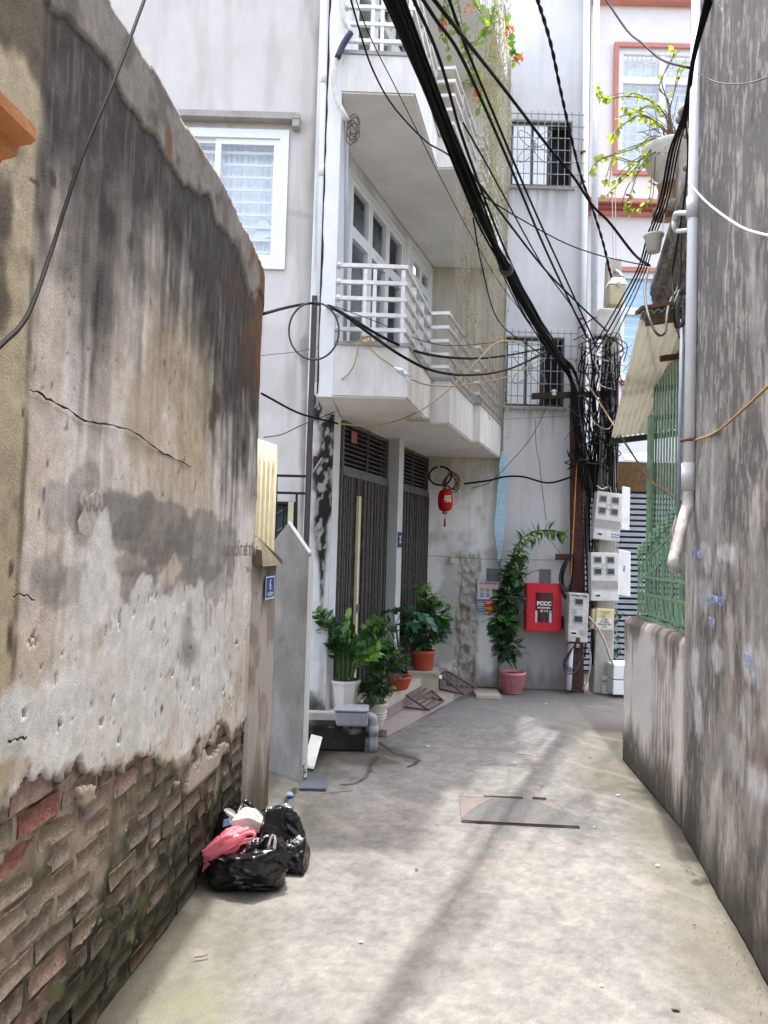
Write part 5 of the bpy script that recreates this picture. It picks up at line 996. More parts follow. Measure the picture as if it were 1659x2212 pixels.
for pts, r, mat, lab in (
    ([(895, -30, 3.6), (940, 40, 3.9), (1000, 130, 4.4), (1090, 330, 5.6), (1170, 520, 7.0), (1230, 650, 8.2), (1268, 730, 8.6)], .011, m_cable, 'thick black cable just right of the main bundle'),
    ([(880, -30, 3.5), (950, 130, 4.2), (1010, 330, 5.2), (1100, 560, 6.6), (1180, 720, 8.0), (1240, 800, 8.6)], .010, m_cable, 'black cable running close along the right side of the bundle'),
    ([(915, -30, 3.6), (985, 60, 4.0), (1065, 161, 4.8), (1112, 222, 5.2), (1183, 315, 5.9), (1237, 380, 6.2), (1280, 444, 6.3), (1316, 480, 6.3), (1369, 548, 6.2), (1402, 573, 6.0)], .012, m_cable, 'black cable crossing over the grey house to the mossy cornice'),
    ([(960, -30, 3.8), (1010, 110, 4.4), (1065, 243, 5.2), (1155, 455, 6.6), (1233, 626, 8.0), (1290, 752, 8.7)], .0095, m_cable, 'straight black cable dropping steeply past the barred window'),
    ([(1000, 265, 4.8), (1065, 380, 5.6), (1169, 569, 7.2), (1230, 655, 8.2), (1265, 716, 8.6)], .007, m_cable, 'thin black cable below the steep one'),
    ([(985, 330, 5.0), (1065, 437, 5.8), (1172, 576, 7.2), (1237, 644, 8.0), (1312, 716, 8.7)], .010, m_cable, 'black cable leaving the bundle tie towards the pole top'),
    ([(1000, 385, 5.3), (1065, 437, 5.7), (1208, 519, 6.6), (1290, 550, 7.0), (1359, 566, 6.6), (1405, 575, 6.1)], .0055, m_cable, 'thin black cable crossing nearly level to the cornice'),
    ([(1290, -30, 6.4), (1351, 61, 6.0), (1387, 93, 5.6), (1430, 129, 5.1), (1491, 147, 4.2)], .008, m_cable, 'sagging black cable in front of the far salmon window'),
    ([(750, -30, 4.0), (775, 60, 4.2), (805, 150, 4.5), (850, 230, 4.9), (920, 305, 5.4), (985, 350, 5.8), (1060, 460, 6.6)], .006, m_cable, 'thin black cable left of the bundle against the upper balcony'),
    ([(758, -30, 4.0), (800, 80, 4.3), (860, 200, 4.8), (960, 400, 5.8), (1030, 530, 6.6), (1100, 640, 7.6), (1200, 760, 8.6)], .0035, m_cable, 'very thin black wire crossing below the upper balcony'),
    ([(1022, 470, 5.9), (1040, 570, 6.5), (1075, 690, 7.4), (1140, 745, 8.2), (1210, 790, 8.6)], .006, m_cable, 'thin black cable sagging behind the bundle'),
    ([(568, 678, 4.75), (625, 663, 5.4), (679, 655, 6.0), (715, 664, 5.5), (750, 682, 5.44), (830, 730, 5.44), (910, 762, 5.8), (1000, 774, 6.5), (1080, 770, 7.5), (1180, 752, 8.6)], .0105, m_cable, 'black cable from the brown pole swinging across the balcony front, upper of two'),
    ([(681, 656, 6.0), (712, 664, 5.5), (740, 678, 5.42), (800, 722, 5.4), (870, 770, 5.42), (940, 802, 5.75), (1020, 810, 6.5), (1100, 797, 7.5), (1190, 756, 8.6)], .0105, m_cable, 'black cable from the brown pole swinging across the balcony front, lower of two'),
    ([(681, 655, 6.0), (715, 660, 5.5), (800, 690, 5.46), (950, 745, 6.2), (1080, 740, 7.8), (1190, 745, 8.6)], .003, m_cable, 'thin wire strung above the two swinging cables'),
    ([(565, 850, 5.2), (640, 890, 5.8), (690, 905, 6.0), (730, 915, 6.0)], .008, m_cable, 'short black cable from the old wall to the mouldy pillar'),
    ([(570, 945, 5.4), (610, 938, 5.8), (655, 917, 6.0), (735, 885, 6.2)], .004, m_cable2, 'thin grey wire tied to the brown pole'),
    ([(565, 768, 5.2), (640, 760, 5.8), (700, 748, 5.6), (775, 736, 5.5)], .0025, m_cable2, 'hair thin wire from the old wall to the balcony'),
    ([(319, -20, 2.35), (250, 165, 2.15), (180, 330, 2.0), (140, 450, 1.92), (110, 545, 1.85), (60, 680, 1.7), (0, 747, 1.55), (-60, 800, 1.4)], .0055, m_cable, 'single black cable hanging down across the old wall'),
    ([(1003, 1045, 8.85), (1055, 1038, 8.85), (1090, 1030, 8.85), (1130, 1030, 8.8), (1185, 1043, 8.8), (1236, 1030, 8.8)], .012, m_cable, 'black cable from the lantern to the steel post'),
    ([(1018, 1055, 8.9), (1060, 1040, 8.85), (1110, 990, 8.8), (1150, 940, 8.8), (1196, 850, 8.76)], .0045, m_cable2, 'thin grey wire rising from the end wall to the insulator'),
    ([(1157, 905, 8.75), (1158, 960, 8.8), (1165, 1000, 8.85), (1172, 1060, 8.85), (1180, 1125, 8.8)], .0035, m_cable2, 'thin wire hanging down to the potted climber'),
    ([(850, 1198, 8.2), (920, 1200, 8.9), (1060, 1208, 8.9), (1240, 1210, 8.8)], .003, m_cable2, 'thin wire stretched low across the end walls'),
    ([(1000, 905, 8.6), (1100, 905, 8.75), (1230, 898, 8.78)], .0025, m_cable2, 'thin wire stretched below the lower barred window'),
    ([(1270, 830, 8.5), (1330, 925, 7.2), (1400, 1030, 5.6), (1440, 1062, 5.0), (1474, 1085, 4.7)], .009, M('brown_rope', (120, 98, 74), .8, .2, 50, .2), 'brown rope slanting across the tall green bars'),
    ([(1488, 395, 4.2), (1530, 440, 3.7), (1600, 490, 3.1), (1670, 512, 2.6)], .0055, m_wwire, 'white wire sagging across the stained wall'),
    ([(1507, 158, 4.2), (1550, 178, 3.7), (1610, 180, 3.1), (1670, 164, 2.7)], .003, m_cable2, 'thin grey wire near the top of the stained wall'),
    ([(1500, 952, 4.2), (1545, 935, 3.8), (1600, 890, 3.2), (1670, 825, 2.6)], .006, M('tan_wire', (164, 130, 84), .7), 'tan cord slanting across the stained wall'),
    ([(1472, 480, 5.0), (1469, 593, 5.1), (1462, 627, 5.1), (1450, 646, 4.9), (1442, 671, 4.6), (1437, 715, 4.5), (1425, 724, 4.5), (1413, 712, 4.5), (1398, 671, 4.6), (1393, 622, 5.0), (1401, 580, 5.8)], .0085, m_cable2, 'grey cable making a long loop below the cornice'),
    ([(1480, 250, 4.7), (1486, 330, 4.7), (1478, 430, 4.8), (1462, 530, 4.9), (1452, 600, 4.95), (1460, 690, 4.6), (1468, 730, 4.5)], .006, m_cable, 'black wire beside the white rain pipe down to the coil'),
    ):
    cable(pts, r, mat, lab)
for k in range(4):
    d = (k - 1.5) * 6
    cable([(1540 + d, -30, 3.9), (1500 + d * .3, 120, 4.15), (1481 + d * .5, 245, 4.45), (1456 + d, 325, 5.1), (1435 + d, 430, 5.6), (1409 + d, 505, 6.2), (1387 + d, 580, 6.8), (1351 + d * 1.5, 655, 7.6), (1294 + d * 2, 760, 8.66)], (.008, .009, .006, .006)[k], m_cable, 'black cable in the strand from the rain pipe to the concrete pole', group='cables in the right hand strand')
p = smooth_path([Yp(*q) for q in [(1150, -30, 5.0), (1165, 10, 5.2), (1190, 95, 5.7), (1210, 190, 6.2), (1230, 280, 6.7), (1255, 380, 7.3), (1280, 450, 7.8), (1303, 525, 8.2), (1318, 588, 8.45), (1324, 604, 8.44)]], 14)
tw = thing('twisted_cable', 'thick twisted black cable descending to the street lamp', 'cable', p[-1])
for s in (0, 1):
    MB().tube([q + Vector((math.cos(i * .8 + s * math.pi), 0, math.sin(i * .8 + s * math.pi))) * .0075 for i, q in enumerate(p)], .0085, 6).build('strand', m_cable, tw, True)
for (cx, cy, rx, ry, y, r, mat, lab) in ((678, 715, 54, 62, 5.45, .0075, m_cable2, 'round loop of grey cable hung on the brown pole'), (951, 1028, 24, 20, 8.85, .012, m_cable, 'loop of black cable beside the red lantern')):
    cable([(cx + rx * math.cos(t), cy + ry * math.sin(t), y) for t in np.linspace(-1.6, 4.5, 26)], r, mat, lab, seg=3)
# cable tie loops by the lantern and lantern itself
for k in range(6): cable([(972 + R.uniform(-6, 6), 1020, 8.83), (962 + R.uniform(-8, 8), 1045 + R.uniform(-6, 8), 8.82), (975 + R.uniform(-4, 14), 1058 + R.uniform(-5, 6), 8.82), (988 + R.uniform(-4, 6), 1035 + R.uniform(-8, 8), 8.83), (970, 1015, 8.84)], .005, M('brown_black_wire', (58, 48, 40), .6), 'small dark wire looped on the hook above the lantern', 'wire_loop', 'wire loops above the lantern', 5, 5)
# tangle on the poles
TG = 'dark wire tangled around the top of the concrete pole'
for k in range(74):
    cx, cy = R.gauss(1300, 26), R.uniform(715, 1010); n = R.choice([3, 4, 5]); a = R.uniform(0, 6.3)
    rr_ = R.uniform(14, 62) if cy < 900 else R.uniform(10, 40)
    pts = [(cx + rr_ * math.cos(a + i * R.uniform(.7, 1.6)) * R.uniform(.4, 1.1), cy + rr_ * math.sin(a + i * 1.2) * R.uniform(.3, .9), R.uniform(8.45, 8.84)) for i in range(n)]
    cable(pts, R.choice([.0035, .005, .006, .0075]), R.choices([m_cable, m_cable2, MATS['brown_black_wire'], m_wwire], [.62, .2, .14, .04])[0], TG, 'tangled_wire', 'tangled wires on the poles', 5, 6)
for k in range(34):
    x0 = R.uniform(1262, 1300) if k % 2 else R.uniform(1300, 1340); x1 = R.uniform(1258, 1292) if k % 2 else R.uniform(1292, 1335); y1 = R.uniform(1040, 1180)
    cable([(x0 + R.uniform(-8, 8), R.uniform(720, 800), 8.75), (x0 + R.uniform(-14, 14), 870, R.uniform(8.66, 8.85)), (x0 * .5 + x1 * .5 + R.uniform(-10, 10), 960, R.uniform(8.66, 8.85)), (x1, y1, 8.8)], R.choice([.005, .0065, .008, .010]), R.choices([m_cable, m_cable2], [.8, .2])[0], 'dark wire running down the face of the poles', 'hanging_wire', 'wires running down the poles', 5, 6, .004)
for k in range(14):
    x = R.uniform(1262, 1284); cable([(x, 1000, 8.86), (x + R.uniform(-6, 6), 1120, 8.88), (x + R.uniform(-5, 6), 1260, 8.88), (x + R.uniform(-4, 10), R.uniform(1330, 1440), 8.9)], R.choice([.007, .010, .012]), R.choice([m_cable, m_cable, m_cable2]), 'dark cable in the gap between steel post and concrete pole', 'hanging_wire', 'cables between the poles', 5, 6)
for k in range(8):
    cable([(1242, 1195, 8.78), (1226 + R.uniform(-8, 2), 1215, 8.76), (1213 + R.uniform(-5, 5), 1250, 8.75), (1222 + R.uniform(-4, 4), 1285 + R.uniform(-12, 12), 8.75), (1236, 1250 + R.uniform(-6, 6), 8.76), (1240, 1200, 8.78)], .008, R.choice([m_cable, m_cable2]), 'loop in the coil of dark cable hung left of the steel post', 'cable_loop', 'coiled cables on the steel post', 5, 6)
for k in range(5):
    cable([(1470 + R.uniform(-4, 4), 628, 4.5), (1462 + R.uniform(-6, 3), 660, 4.45), (1464 + R.uniform(-3, 6), 705 + R.uniform(-10, 10), 4.45), (1476 + R.uniform(-3, 4), 690, 4.45), (1476 + R.uniform(-4, 4), 640, 4.5)], .009, R.choice([m_cable, m_cable2]), 'loop in the coil of cable hanging beside the rain pipe', 'cable_loop', 'coiled cables by the rain pipe', 5, 6)
cable([(1258, 915, 8.8), (1246, 1010, 8.8), (1240, 1120, 8.8), (1234, 1230, 8.8), (1228, 1330, 8.78)], .007, m_orange, 'orange wire running down the rusty steel post')
cable([(1272, 1332, 8.62), (1290, 1355, 8.58), (1306, 1385, 8.56), (1318, 1420, 8.56), (1326, 1440, 8.6)], .013, M('grey_hose', (168, 162, 154), .6), 'grey flexible conduit curling from the narrow meter box')
cable([(1268, 1390, 8.7), (1276, 1420, 8.7), (1270, 1465, 8.7), (1258, 1490, 8.75)], .009, MATS['grey_hose'], 'grey conduit dropping behind the steel post')
for k in range(4): cable([(1240, 1395, 8.74), (1222 + k * 2, 1420, 8.72), (1218, 1432 + k * 6, 8.7), (1240, 1445 + k * 3, 8.7), (1254, 1430, 8.72)], .006, R.choice([m_cable, m_cable2]), 'loose loop of wire low on the steel post', 'cable_loop', 'loose wire loops near the ground', 5, 6)
MB().tube([Yp(1228, 1490, 8.78), Yp(1233, 1390, 8.78)], .034, 12).build('floor_pipe', m_pvcpipe, None, True, label='upright grey pipe at the foot of the steel post', cat='pipe')
for k in range(3): cable([(1290 + k * 10, 1050 - k * 4, 8.6), (1300 + k * 8, 1056, 8.56), (1312 + k * 4, 1052, 8.58)], .008, m_wwire if k == 0 else m_cable2, ('white', 'grey', 'second grey')[k] + ' wire stub curling over the topmost meter box', 'wire_stub')
# yellow ropes with a plastic bottle
cable([(730, 915, 6.0), (800, 920, 6.0), (860, 908, 6.05), (920, 880, 6.15), (980, 832, 6.4), (1040, 770, 6.9), (1070, 742, 7.2), (1110, 738, 7.6), (1160, 768, 8.2)], .0065, m_rope, 'yellow rope sagging under the balcony, looping up to its far rail', 'yellow_rope')
cable([(776, 734, 5.5), (800, 752, 5.5), (818, 770, 5.48), (850, 792, 5.48)], .006, m_rope, 'short yellow rope tied to the balcony and a bottle', 'yellow_rope')
cable([(890, 820, 5.5), (930, 832, 5.8), (1000, 832, 6.6), (1100, 812, 7.7), (1170, 775, 8.5)], .006, m_rope, 'yellow rope from the bottle to the pole', 'yellow_rope')
cable([(772, 736, 5.5), (770, 770, 5.48), (755, 805, 5.5), (725, 822, 5.6), (700, 800, 5.9)], .005, m_rope, 'slack yellow cord hanging from the balcony parapet', 'yellow_rope')
for k in range(3): cable([(776, 736, 5.48), (785 + k * 8, 726, 5.47), (796 + k * 6, 738, 5.47), (782, 740, 5.47)], .005, m_rope, 'loop of the yellow rope knot on the parapet', 'rope_loop', 'yellow rope knot')
a, b = Yp(850, 792, 5.48), Yp(888, 818, 5.5); ax = (b - a); bt = MB(); L = ax.length
bt.lathe([(.008, 0), (.009, L * .12), (.022, L * .28), (.024, L * .5), (.021, L * .55), (.024, L * .6), (.024, L * .93), (.015, L)], n=12)
rot = ax.to_track_quat('Z', 'Y'); bt.v = [tuple(a + rot @ Vector(v)) for v in bt.v]
bt.build('plastic_bottle', glass('clear_plastic', (225, 228, 230), .35, .25), None, True, label='crushed clear plastic bottle threaded on the yellow rope', cat='bottle')
# lantern
ln = thing('red_lantern', 'small red paper lantern hanging from the end wall', 'lantern', Yp(962, 1130, 8.8))
c_ = Yp(962, 1081, 8.8); prof = [(.03, -.122), (.058, -.114), (.076, -.09), (.084, -.045), (.086, 0), (.084, .045), (.076, .09), (.058, .114), (.03, .122)]
MB().lathe(prof, c_, 20).build('body', translucent('red_lantern_cloth', (206, 26, 40), .25, .6), ln, True)
for z in (.13, -.15): MB().lathe([(.032, z - .005), (.034, z + .02), (.03, z + .025)], c_, 14).build('cap', M('gold_foil', (170, 140, 90), .4, .1, 20, 0, metal=.6), ln, True)
MB().tube([c_ - Zv * .15, c_ - Zv * .2], .003, 4).build('cord', m_red, ln); MB().lathe([(.004, -.20), (.011, -.215), (.011, -.23), (.014, -.30)], c_, 8).build('tassel', m_red, ln, True)
MB().tube([c_ + Zv * .15, c_ + Zv * .28], .003, 4).build('cord', m_cable, ln)
text('福', .088, c_ + Vector((.02, -.089, .01)), X, Zv, M('cream_ink', (240, 226, 190), .7), ln, bold=.002)

# ================================================================ right rain pipe, planters above
rp = thing('rain_pipe', 'white plastic rain pipe down the corner of the stained wall', 'pipe', (1.7, 4.28, 1.5))
m_wp = M('rainpipe_white', (222, 221, 222), .35, .05, 5, .02, spec=.5)
MB().tube([Yp(1508, -60, 4.28), Yp(1498, 430, 4.28), Yp(1487, 1055, 4.28)], 0.031, 16).build('pipe', m_wp, rp, True)
for a, b in (((1498, 425), (1497, 472)), ((1487, 1000), (1486, 1060)),): MB().tube([Yp(*a, 4.28), Yp(*b, 4.28)], 0.037, 16).build('coupling', M('pipe_coupling', (190, 188, 186), .45, .1, 9, .03), rp, True)
MB().tube(smooth_path([Yp(1487, 1050, 4.28), Yp(1486, 1090, 4.27), Yp(1479, 1112, 4.25), Yp(1470, 1150, 4.2), Yp(1459, 1195, 4.16), Yp(1455, 1215, 4.14), Yp(1462, 1232, 4.16)], 5), 0.031, 14).build('elbow', M('grimy_white_pvc', (160, 148, 134), .55, .25, 14, .3, rgb2=(214, 211, 207)), rp, True)
MB().tube([Yp(1486, 948, 4.28), Yp(1486, 954, 4.28)], .042, 16).build('clamp', MATS['rusty_clip'], rp, True)
MB().tube([Yp(1474, 690, 4.5), Yp(1468, 960, 4.5), Yp(1463, 1170, 4.5)], .013, 8).build('grey_conduit', M('blue_grey_conduit', (138, 146, 156), .5), None, True, label='thin grey conduit beside the white rain pipe', cat='pipe')
lp = [Yp(1490, 460, 4.32), Yp(1462, 461, 4.5), Yp(1457, 470, 4.8), Yp(1456, 490, 4.8), Yp(1463, 499, 4.8), Yp(1488, 497, 4.32)]
MB().tube(smooth_path(lp, 4), .014, 8).build('pipe_bend', m_pvcpipe, None, True, label='small grey pipe bend joined to the rain pipe', cat='pipe')
bg = smooth_path([Yp(1455, 1105, 4.6), Yp(1462, 1100, 4.58), Yp(1474, 1115, 4.58)], 4)
MB().prism([Yp(1460, 1108, 4.5), Yp(1473, 1112, 4.5), Yp(1472, 1150, 4.47), Yp(1462, 1182, 4.46), Yp(1452, 1168, 4.46), Yp(1450, 1145, 4.47)], (.02, .05, 0)).build('plastic_bag', translucent('thin_pink_plastic', (214, 180, 180), .4, .4), None, True, label='limp pinkish plastic bag hung on the green fence', cat='bag', bevel=.012)
bowl = thing('stone_planter', 'large grey stone bowl planter on the cornice house', 'planter', Yp(1450, 400, 6.2))
bc = Yp(1452, 335, 6.2)
MB().lathe([(.09, -.26), (.12, -.25), (.10, -.21), (.15, -.17), (.21, -.08), (.235, .02), (.245, .05), (.225, .055), (.20, .03), (.02, .02)], bc, 28).build('bowl', M('planter_stone', (206, 201, 192), .85, .1, 12, .3), bowl, True)
for k in range(9):
    t = k * .7; q = bc + Vector((math.cos(t) * .222, math.sin(t) * .222, -.05)); MB().tube([q + Vector((.03 * math.cos(u) * -math.sin(t), .03 * math.cos(u) * math.cos(t), .03 * math.sin(u))) for u in np.linspace(0, 6.29, 9)], .005, 4, False).build('relief', MATS['planter_stone'], bowl, True)
MB().lathe([(.13, -.52), (.13, -.46), (.10, -.44), (.085, -.30), (.10, -.265)], bc + X * -.02, 14, flute=.06).build('pedestal', M('terracotta_worn', (150, 120, 96), .9, .2, 12, .3), bowl, True)
hp = thing('hanging_pot', 'white plastic pot hanging on strings below the bougainvillea', 'pot', Yp(1412, 545, 6.0))
hc = Yp(1412, 526, 6.0)
MB().lathe([(.045, -.07), (.05, -.07), (.068, .05), (.078, .055), (.08, .07), (.066, .072), (.06, .05), (.01, .045)], hc, 20).build('pot', M('dirty_white_plastic', (210, 206, 196), .5, .1, 14, .1), hp, True)
for dx in (-.07, .07): MB().tube([hc + X * dx + Zv * .06, hc + Vector((.10, .02, .40))], .003, 4).build('string', m_wwire, hp)
# ================================================================ orange ledge at the upper left
ol = MB(); pr = [(.318, .022), (.326, .012), (.326, -.016), (.318, -.026), (.298, -.03), (.295, -.052), (.286, -.058), (.27, -.062), (.262, -.085), (.252, -.095), (.19, -.10), (.185, -.118), (0, -.13), (0, .03), (.3, .03)]
Le = Yp(108, 320, 1.42); z0 = Le.z
KO = (Le.x - xl(1.42)) / .325
def olp(y, o, z): return Vector((xl(y), y, 0)) + nl_ * o * KO + Zv * (z0 + z * .8)
n = len(pr); ol.add([olp(-.6, o, z) for o, z in pr] + [olp(1.40, o, z) for o, z in pr], [tuple(range(n)), tuple(range(n, 2 * n))[::-1]] + [(i, (i + 1) % n, n + (i + 1) % n, n + i) for i in range(n)])
ol.build('orange_ledge', M('orange_paint', (204, 132, 80), .75, .16, 9, .25, 70, rgb2=(214, 150, 100)), None, label='orange painted moulded ledge jutting from the old wall at upper left', cat='ledge')
# ================================================================ plants
def leaf_mesh(name, L, W, mat, fold=.25, droop=.15, n=5, tip=1.0):
    v = []; f = []
    for i in range(n + 1):
        t = i / n; w = W * math.sin(math.pi * min(1, t ** .8 * .96 + .03)) ** tip * .5; z = -droop * L * t * t
        v += [(t * L, -w, z + w * fold), (t * L, 0, z), (t * L, w, z + w * fold)]
    for i in range(n): f += [(3 * i, 3 * i + 3, 3 * i + 4, 3 * i + 1), (3 * i + 1, 3 * i + 4, 3 * i + 5, 3 * i + 2)]
    return MB().add(v, f).mesh(name, mat, True)
def leafmat(name, rgb, rgbt=None, f=.25, rough=.4): return translucent(name, rgb, f, rough, rgbt or tuple(min(255, int(c * 1.25)) for c in rgb), spec=.45, scale=25)
G1, G2, G3 = leafmat('leaf_mid', (58, 96, 44)), leafmat('leaf_dark', (40, 70, 40)), leafmat('leaf_bright', (108, 150, 58))
G4 = leafmat('leaf_yellow', (138, 156, 72), (178, 192, 78), .4); m_stem = M('stem_brown', (92, 76, 54), .85, .2); m_stemg = M('stem_green', (72, 96, 52), .7, .2); m_soil = M('potting_soil', (66, 52, 42), .95, .3, 30, .5)
PR = random.Random(77)
def rv(s=1.0): return Vector((PR.gauss(0, 1), PR.gauss(0, 1), PR.gauss(0, 1))) * s
def soil(o, c, r): MB().lathe([(r, -.01), (r, 0), (r * .5, .012), (.002, .014)], c, 16).build('soil', m_soil, o, True)
# zz plant in white octagonal pot
pc = Vector((-.285, 6.40, .266))
zz = thing('zamia_plant', 'glossy leaved potted plant in a white octagonal pot by the near gate', 'potted plant', pc)
MB().lathe([(.085, 0), (.095, .004), (.125, .205), (.135, .21), (.138, .232), (.122, .234), (.115, .20), (.01, .19)], pc, 8).build('pot', M('white_glaze', (222, 221, 216), .3, .04, 8, .03, spec=.5), zz)
soil(zz, pc + Zv * .205, .11)
zl = [leaf_mesh('leaf', .078, .048, m, .3, .1) for m in (G1, G2, G3)]
for k in range(19):
    a = PR.uniform(0, 6.28); H_ = PR.uniform(.26, .62); lean = PR.uniform(.10, .26); b0 = pc + Vector((math.cos(a) * .05, math.sin(a) * .05, .2)); d = Vector((math.cos(a), math.sin(a), 0)); d.x += .25; d.y -= .15
    pts = smooth_path([b0, b0 + d * lean * .25 + Zv * H_ * .45, b0 + d * lean * .7 + Zv * H_ * .8, b0 + d * lean * 1.25 + Zv * H_], 7)
    MB().tube(pts, [.009 * (1 - .6 * i / len(pts)) for i in range(len(pts))], 6).build('stem', m_stemg, zz, True)
    bright = PR.random() < .2
    for i in range(9, len(pts), 1):
        t = (pts[i] - pts[i - 1]).normalized()
        for s in (-1, 1):
            side = t.cross(Vector((math.cos(a + 1.2), math.sin(a + 1.2), .2))).normalized() * s
            if PR.random() < .9: inst(zl[2 if bright else PR.choice([0, 0, 1])], 'leaf', zz, frame_m(pts[i], side + t * .6 + rv(.15), t.cross(side) * s + rv(.2), PR.uniform(.8, 1.15)))
# feathery aralias: foliage too fine to pick apart
def fluff(o, blobs, n, L, W, mats, seed):
    """sprays of fine leaflets spread through a set of ellipsoids (centre, radius)"""
    q = random.Random(seed); parts = [MB() for _ in mats]
    tot = sum(b[1] ** 2 for b in blobs)
    for c, r, mi in blobs:
        for _ in range(max(6, int(n * r * r / tot))):
            d = Vector((q.gauss(0, 1), q.gauss(0, 1), q.gauss(0, .8))).normalized(); p = c + d * r * (q.random() ** .45)
            g = (d + Vector((0, 0, -.45)) + Vector((q.gauss(0, .4), q.gauss(0, .4), q.gauss(0, .4)))).normalized(); s = g.cross(Vector((q.gauss(0, .3), q.gauss(0, .3), 1))).normalized(); u = s.cross(g)
            mb = parts[mi if q.random() < .75 else q.randrange(len(mats))]; m = 5
            for i in range(m):
                b = p + g * L * (i / m); l = L * .62 * (1 - .1 * i)
                for sg in (-1, 1) if i < m - 1 else (0,):
                    e = (s * sg + g * (.7 if sg else 1.2) - u * .15).normalized(); w = e.cross(u).normalized() * W
                    mb.add([b, b + e * l * .5 + w, b + e * l, b + e * l * .5 - w], [(0, 1, 2, 3)])
    for mb, m in zip(parts, mats):
        if mb.v: mb.build('foliage', m, o, kind='stuff')
def Yv3(px, py, y): return Yp(px, py, y)
cp = Vector((Yp(806, 1560, 6.58).x, 6.58, .06))
ar = thing('aralia_plant', 'bright feathery potted shrub in a cream patterned pot', 'potted plant', cp)
MB().lathe([(.075, 0), (.08, .004), (.092, .06), (.094, .07), (.10, .10), (.102, .11), (.108, .15), (.112, .19), (.122, .20), (.124, .225), (.108, .228), (.10, .2), (.01, .19)], cp, 32, flute=.012, fl_n=16).build('pot', M('cream_glaze', (210, 206, 192), .4, .06, 12, .05), ar, True)
for z in (.09, .115, .14): MB().lathe([(.1 + z * .08, z), (.106 + z * .08, z + .006), (.1 + z * .08, z + .012)], cp, 24).build('pot_band', MATS['cream_glaze'], ar, True)
soil(ar, cp + Zv * .205, .10)
MB().tube(smooth_path([cp + Zv * .2, cp + Vector((-.02, .0, .45)), cp + Vector((-.03, 0, .75))], 5), .010, 6).build('stem', m_stem, ar, True)
y = 6.5
fluff(ar, [(Yv3(805, 1492, 6.42), .10, 0), (Yv3(780, 1480, 6.45), .07, 0), (Yv3(828, 1480, 6.45), .08, 0), (Yv3(835, 1420, y), .10, 0), (Yv3(810, 1440, y), .08, 1), (Yv3(852, 1440, y), .07, 0), (Yv3(825, 1385, y), .09, 1), (Yv3(798, 1370, y), .07, 1), (Yv3(812, 1345, y), .065, 2), (Yv3(845, 1400, y), .07, 1), (Yv3(862, 1425, y), .05, 1)], 620, .055, .0075, (G2, G1, G3), 4)
# big terracotta pot with a dense dark shrub
tc = Vector((cb.x - .02, cb.y + .13, .335))
ts = thing('dark_shrub', 'dense dark feathery shrub in the large terracotta pot on the block', 'potted plant', tc)
m_terra = M('terracotta', (170, 78, 54), .6, .08, 9, .08)
MB().lathe([(.088, 0), (.095, .004), (.10, .012), (.116, .16), (.124, .165), (.128, .20), (.113, .203), (.105, .17), (.01, .16)], tc, 28).build('pot', m_terra, ts, True)
soil(ts, tc + Zv * .18, .105)
for dx in (-.02, .015, .03): MB().tube(smooth_path([tc + Vector((dx, 0, .17)), tc + Vector((dx * 2, 0, .35)), tc + Vector((dx * 3.5, 0, .6))], 4), .008, 5).build('stem', m_stem, ts, True)
y = tc.y
fluff(ts, [(Yv3(915, 1380, y), .13, 0), (Yv3(890, 1370, y), .11, 0), (Yv3(945, 1360, y), .12, 0), (Yv3(915, 1330, y), .14, 0), (Yv3(950, 1330, y - .05), .11, 1), (Yv3(925, 1295, y), .10, 1), (Yv3(915, 1270, y), .07, 2), (Yv3(955, 1300, y), .06, 2), (Yv3(885, 1340, y), .09, 0), (Yv3(962, 1345, y), .06, 1), (Yv3(900, 1395, y), .08, 0)], 900, .06, .007, (G2, G1, G3), 5)
# papaya in a round terracotta bowl
bc2 = Vector((Yp(862, 1465, 7.25).x, 7.25, .272))
pa_ = thing('papaya_plant', 'young papaya with lobed leaves in the round terracotta bowl', 'potted plant', bc2)
MB().lathe([(.055, 0), (.08, .01), (.105, .06), (.112, .10), (.122, .11), (.122, .13), (.105, .13), (.10, .10), (.01, .09)], bc2, 24).build('bowl', m_terra, pa_, True)
soil(pa_, bc2 + Zv * .108, .10)
top_ = Yp(855, 1350, 7.2); MB().tube(smooth_path([bc2 + Zv * .1, bc2.lerp(top_, .5) + X * .02, top_], 6), .009, 6).build('stem', m_stem, pa_, True)
def lobed(name, Rr, mat):
    v = [(0, 0, .0)]; n = 7
    for k in range(n):
        a = math.radians(-150 + 300 * k / (n - 1)); L = Rr * (1.0 - .3 * abs(k - 3) / 3); da = math.radians(13)
        for (aa, rr_) in ((a - da * 1.5, .30), (a - da * .8, .55), (a - da * .95, .72), (a - da * .25, .78), (a, 1.0), (a + da * .25, .78), (a + da * .95, .72), (a + da * .8, .55)): v.append((L * rr_ * math.cos(aa), L * rr_ * math.sin(aa), -.22 * L * rr_ ** 2 + .02 * math.sin(aa * 7)))
    m = len(v) - 1; return MB().add(v, [(0, i, i + 1) for i in range(1, m)]).mesh(name, mat, True)
lob = [lobed('leaf', .17, leafmat('papaya_leaf', (60, 108, 84), (80, 130, 70))), lobed('leaf', .15, leafmat('papaya_leaf_dark', (44, 88, 72), (60, 110, 60)))]
for (px, py, d, s, mi) in ((905, 1325, (1, -.4, -.35), 1.15, 0), (885, 1345, (.6, -.9, -.5), .9, 0), (845, 1318, (-1, -.3, -.3), 1.1, 1), (870, 1312, (.2, -.6, .2), .9, 1), (840, 1365, (-.4, -.7, -.8), .85, 0), (925, 1345, (1, -.5, -.6), .8, 0)):
    q = Yp(px, py, 7.1 + PR.uniform(-.06, .1)); inst(lob[mi], 'leaf', pa_, frame_m(q, Vector(d), Vector((-d[1], d[0], .15)) + rv(.1), s)); MB().tube([top_, q], .004, 4).build('stalk', m_stemg, pa_)
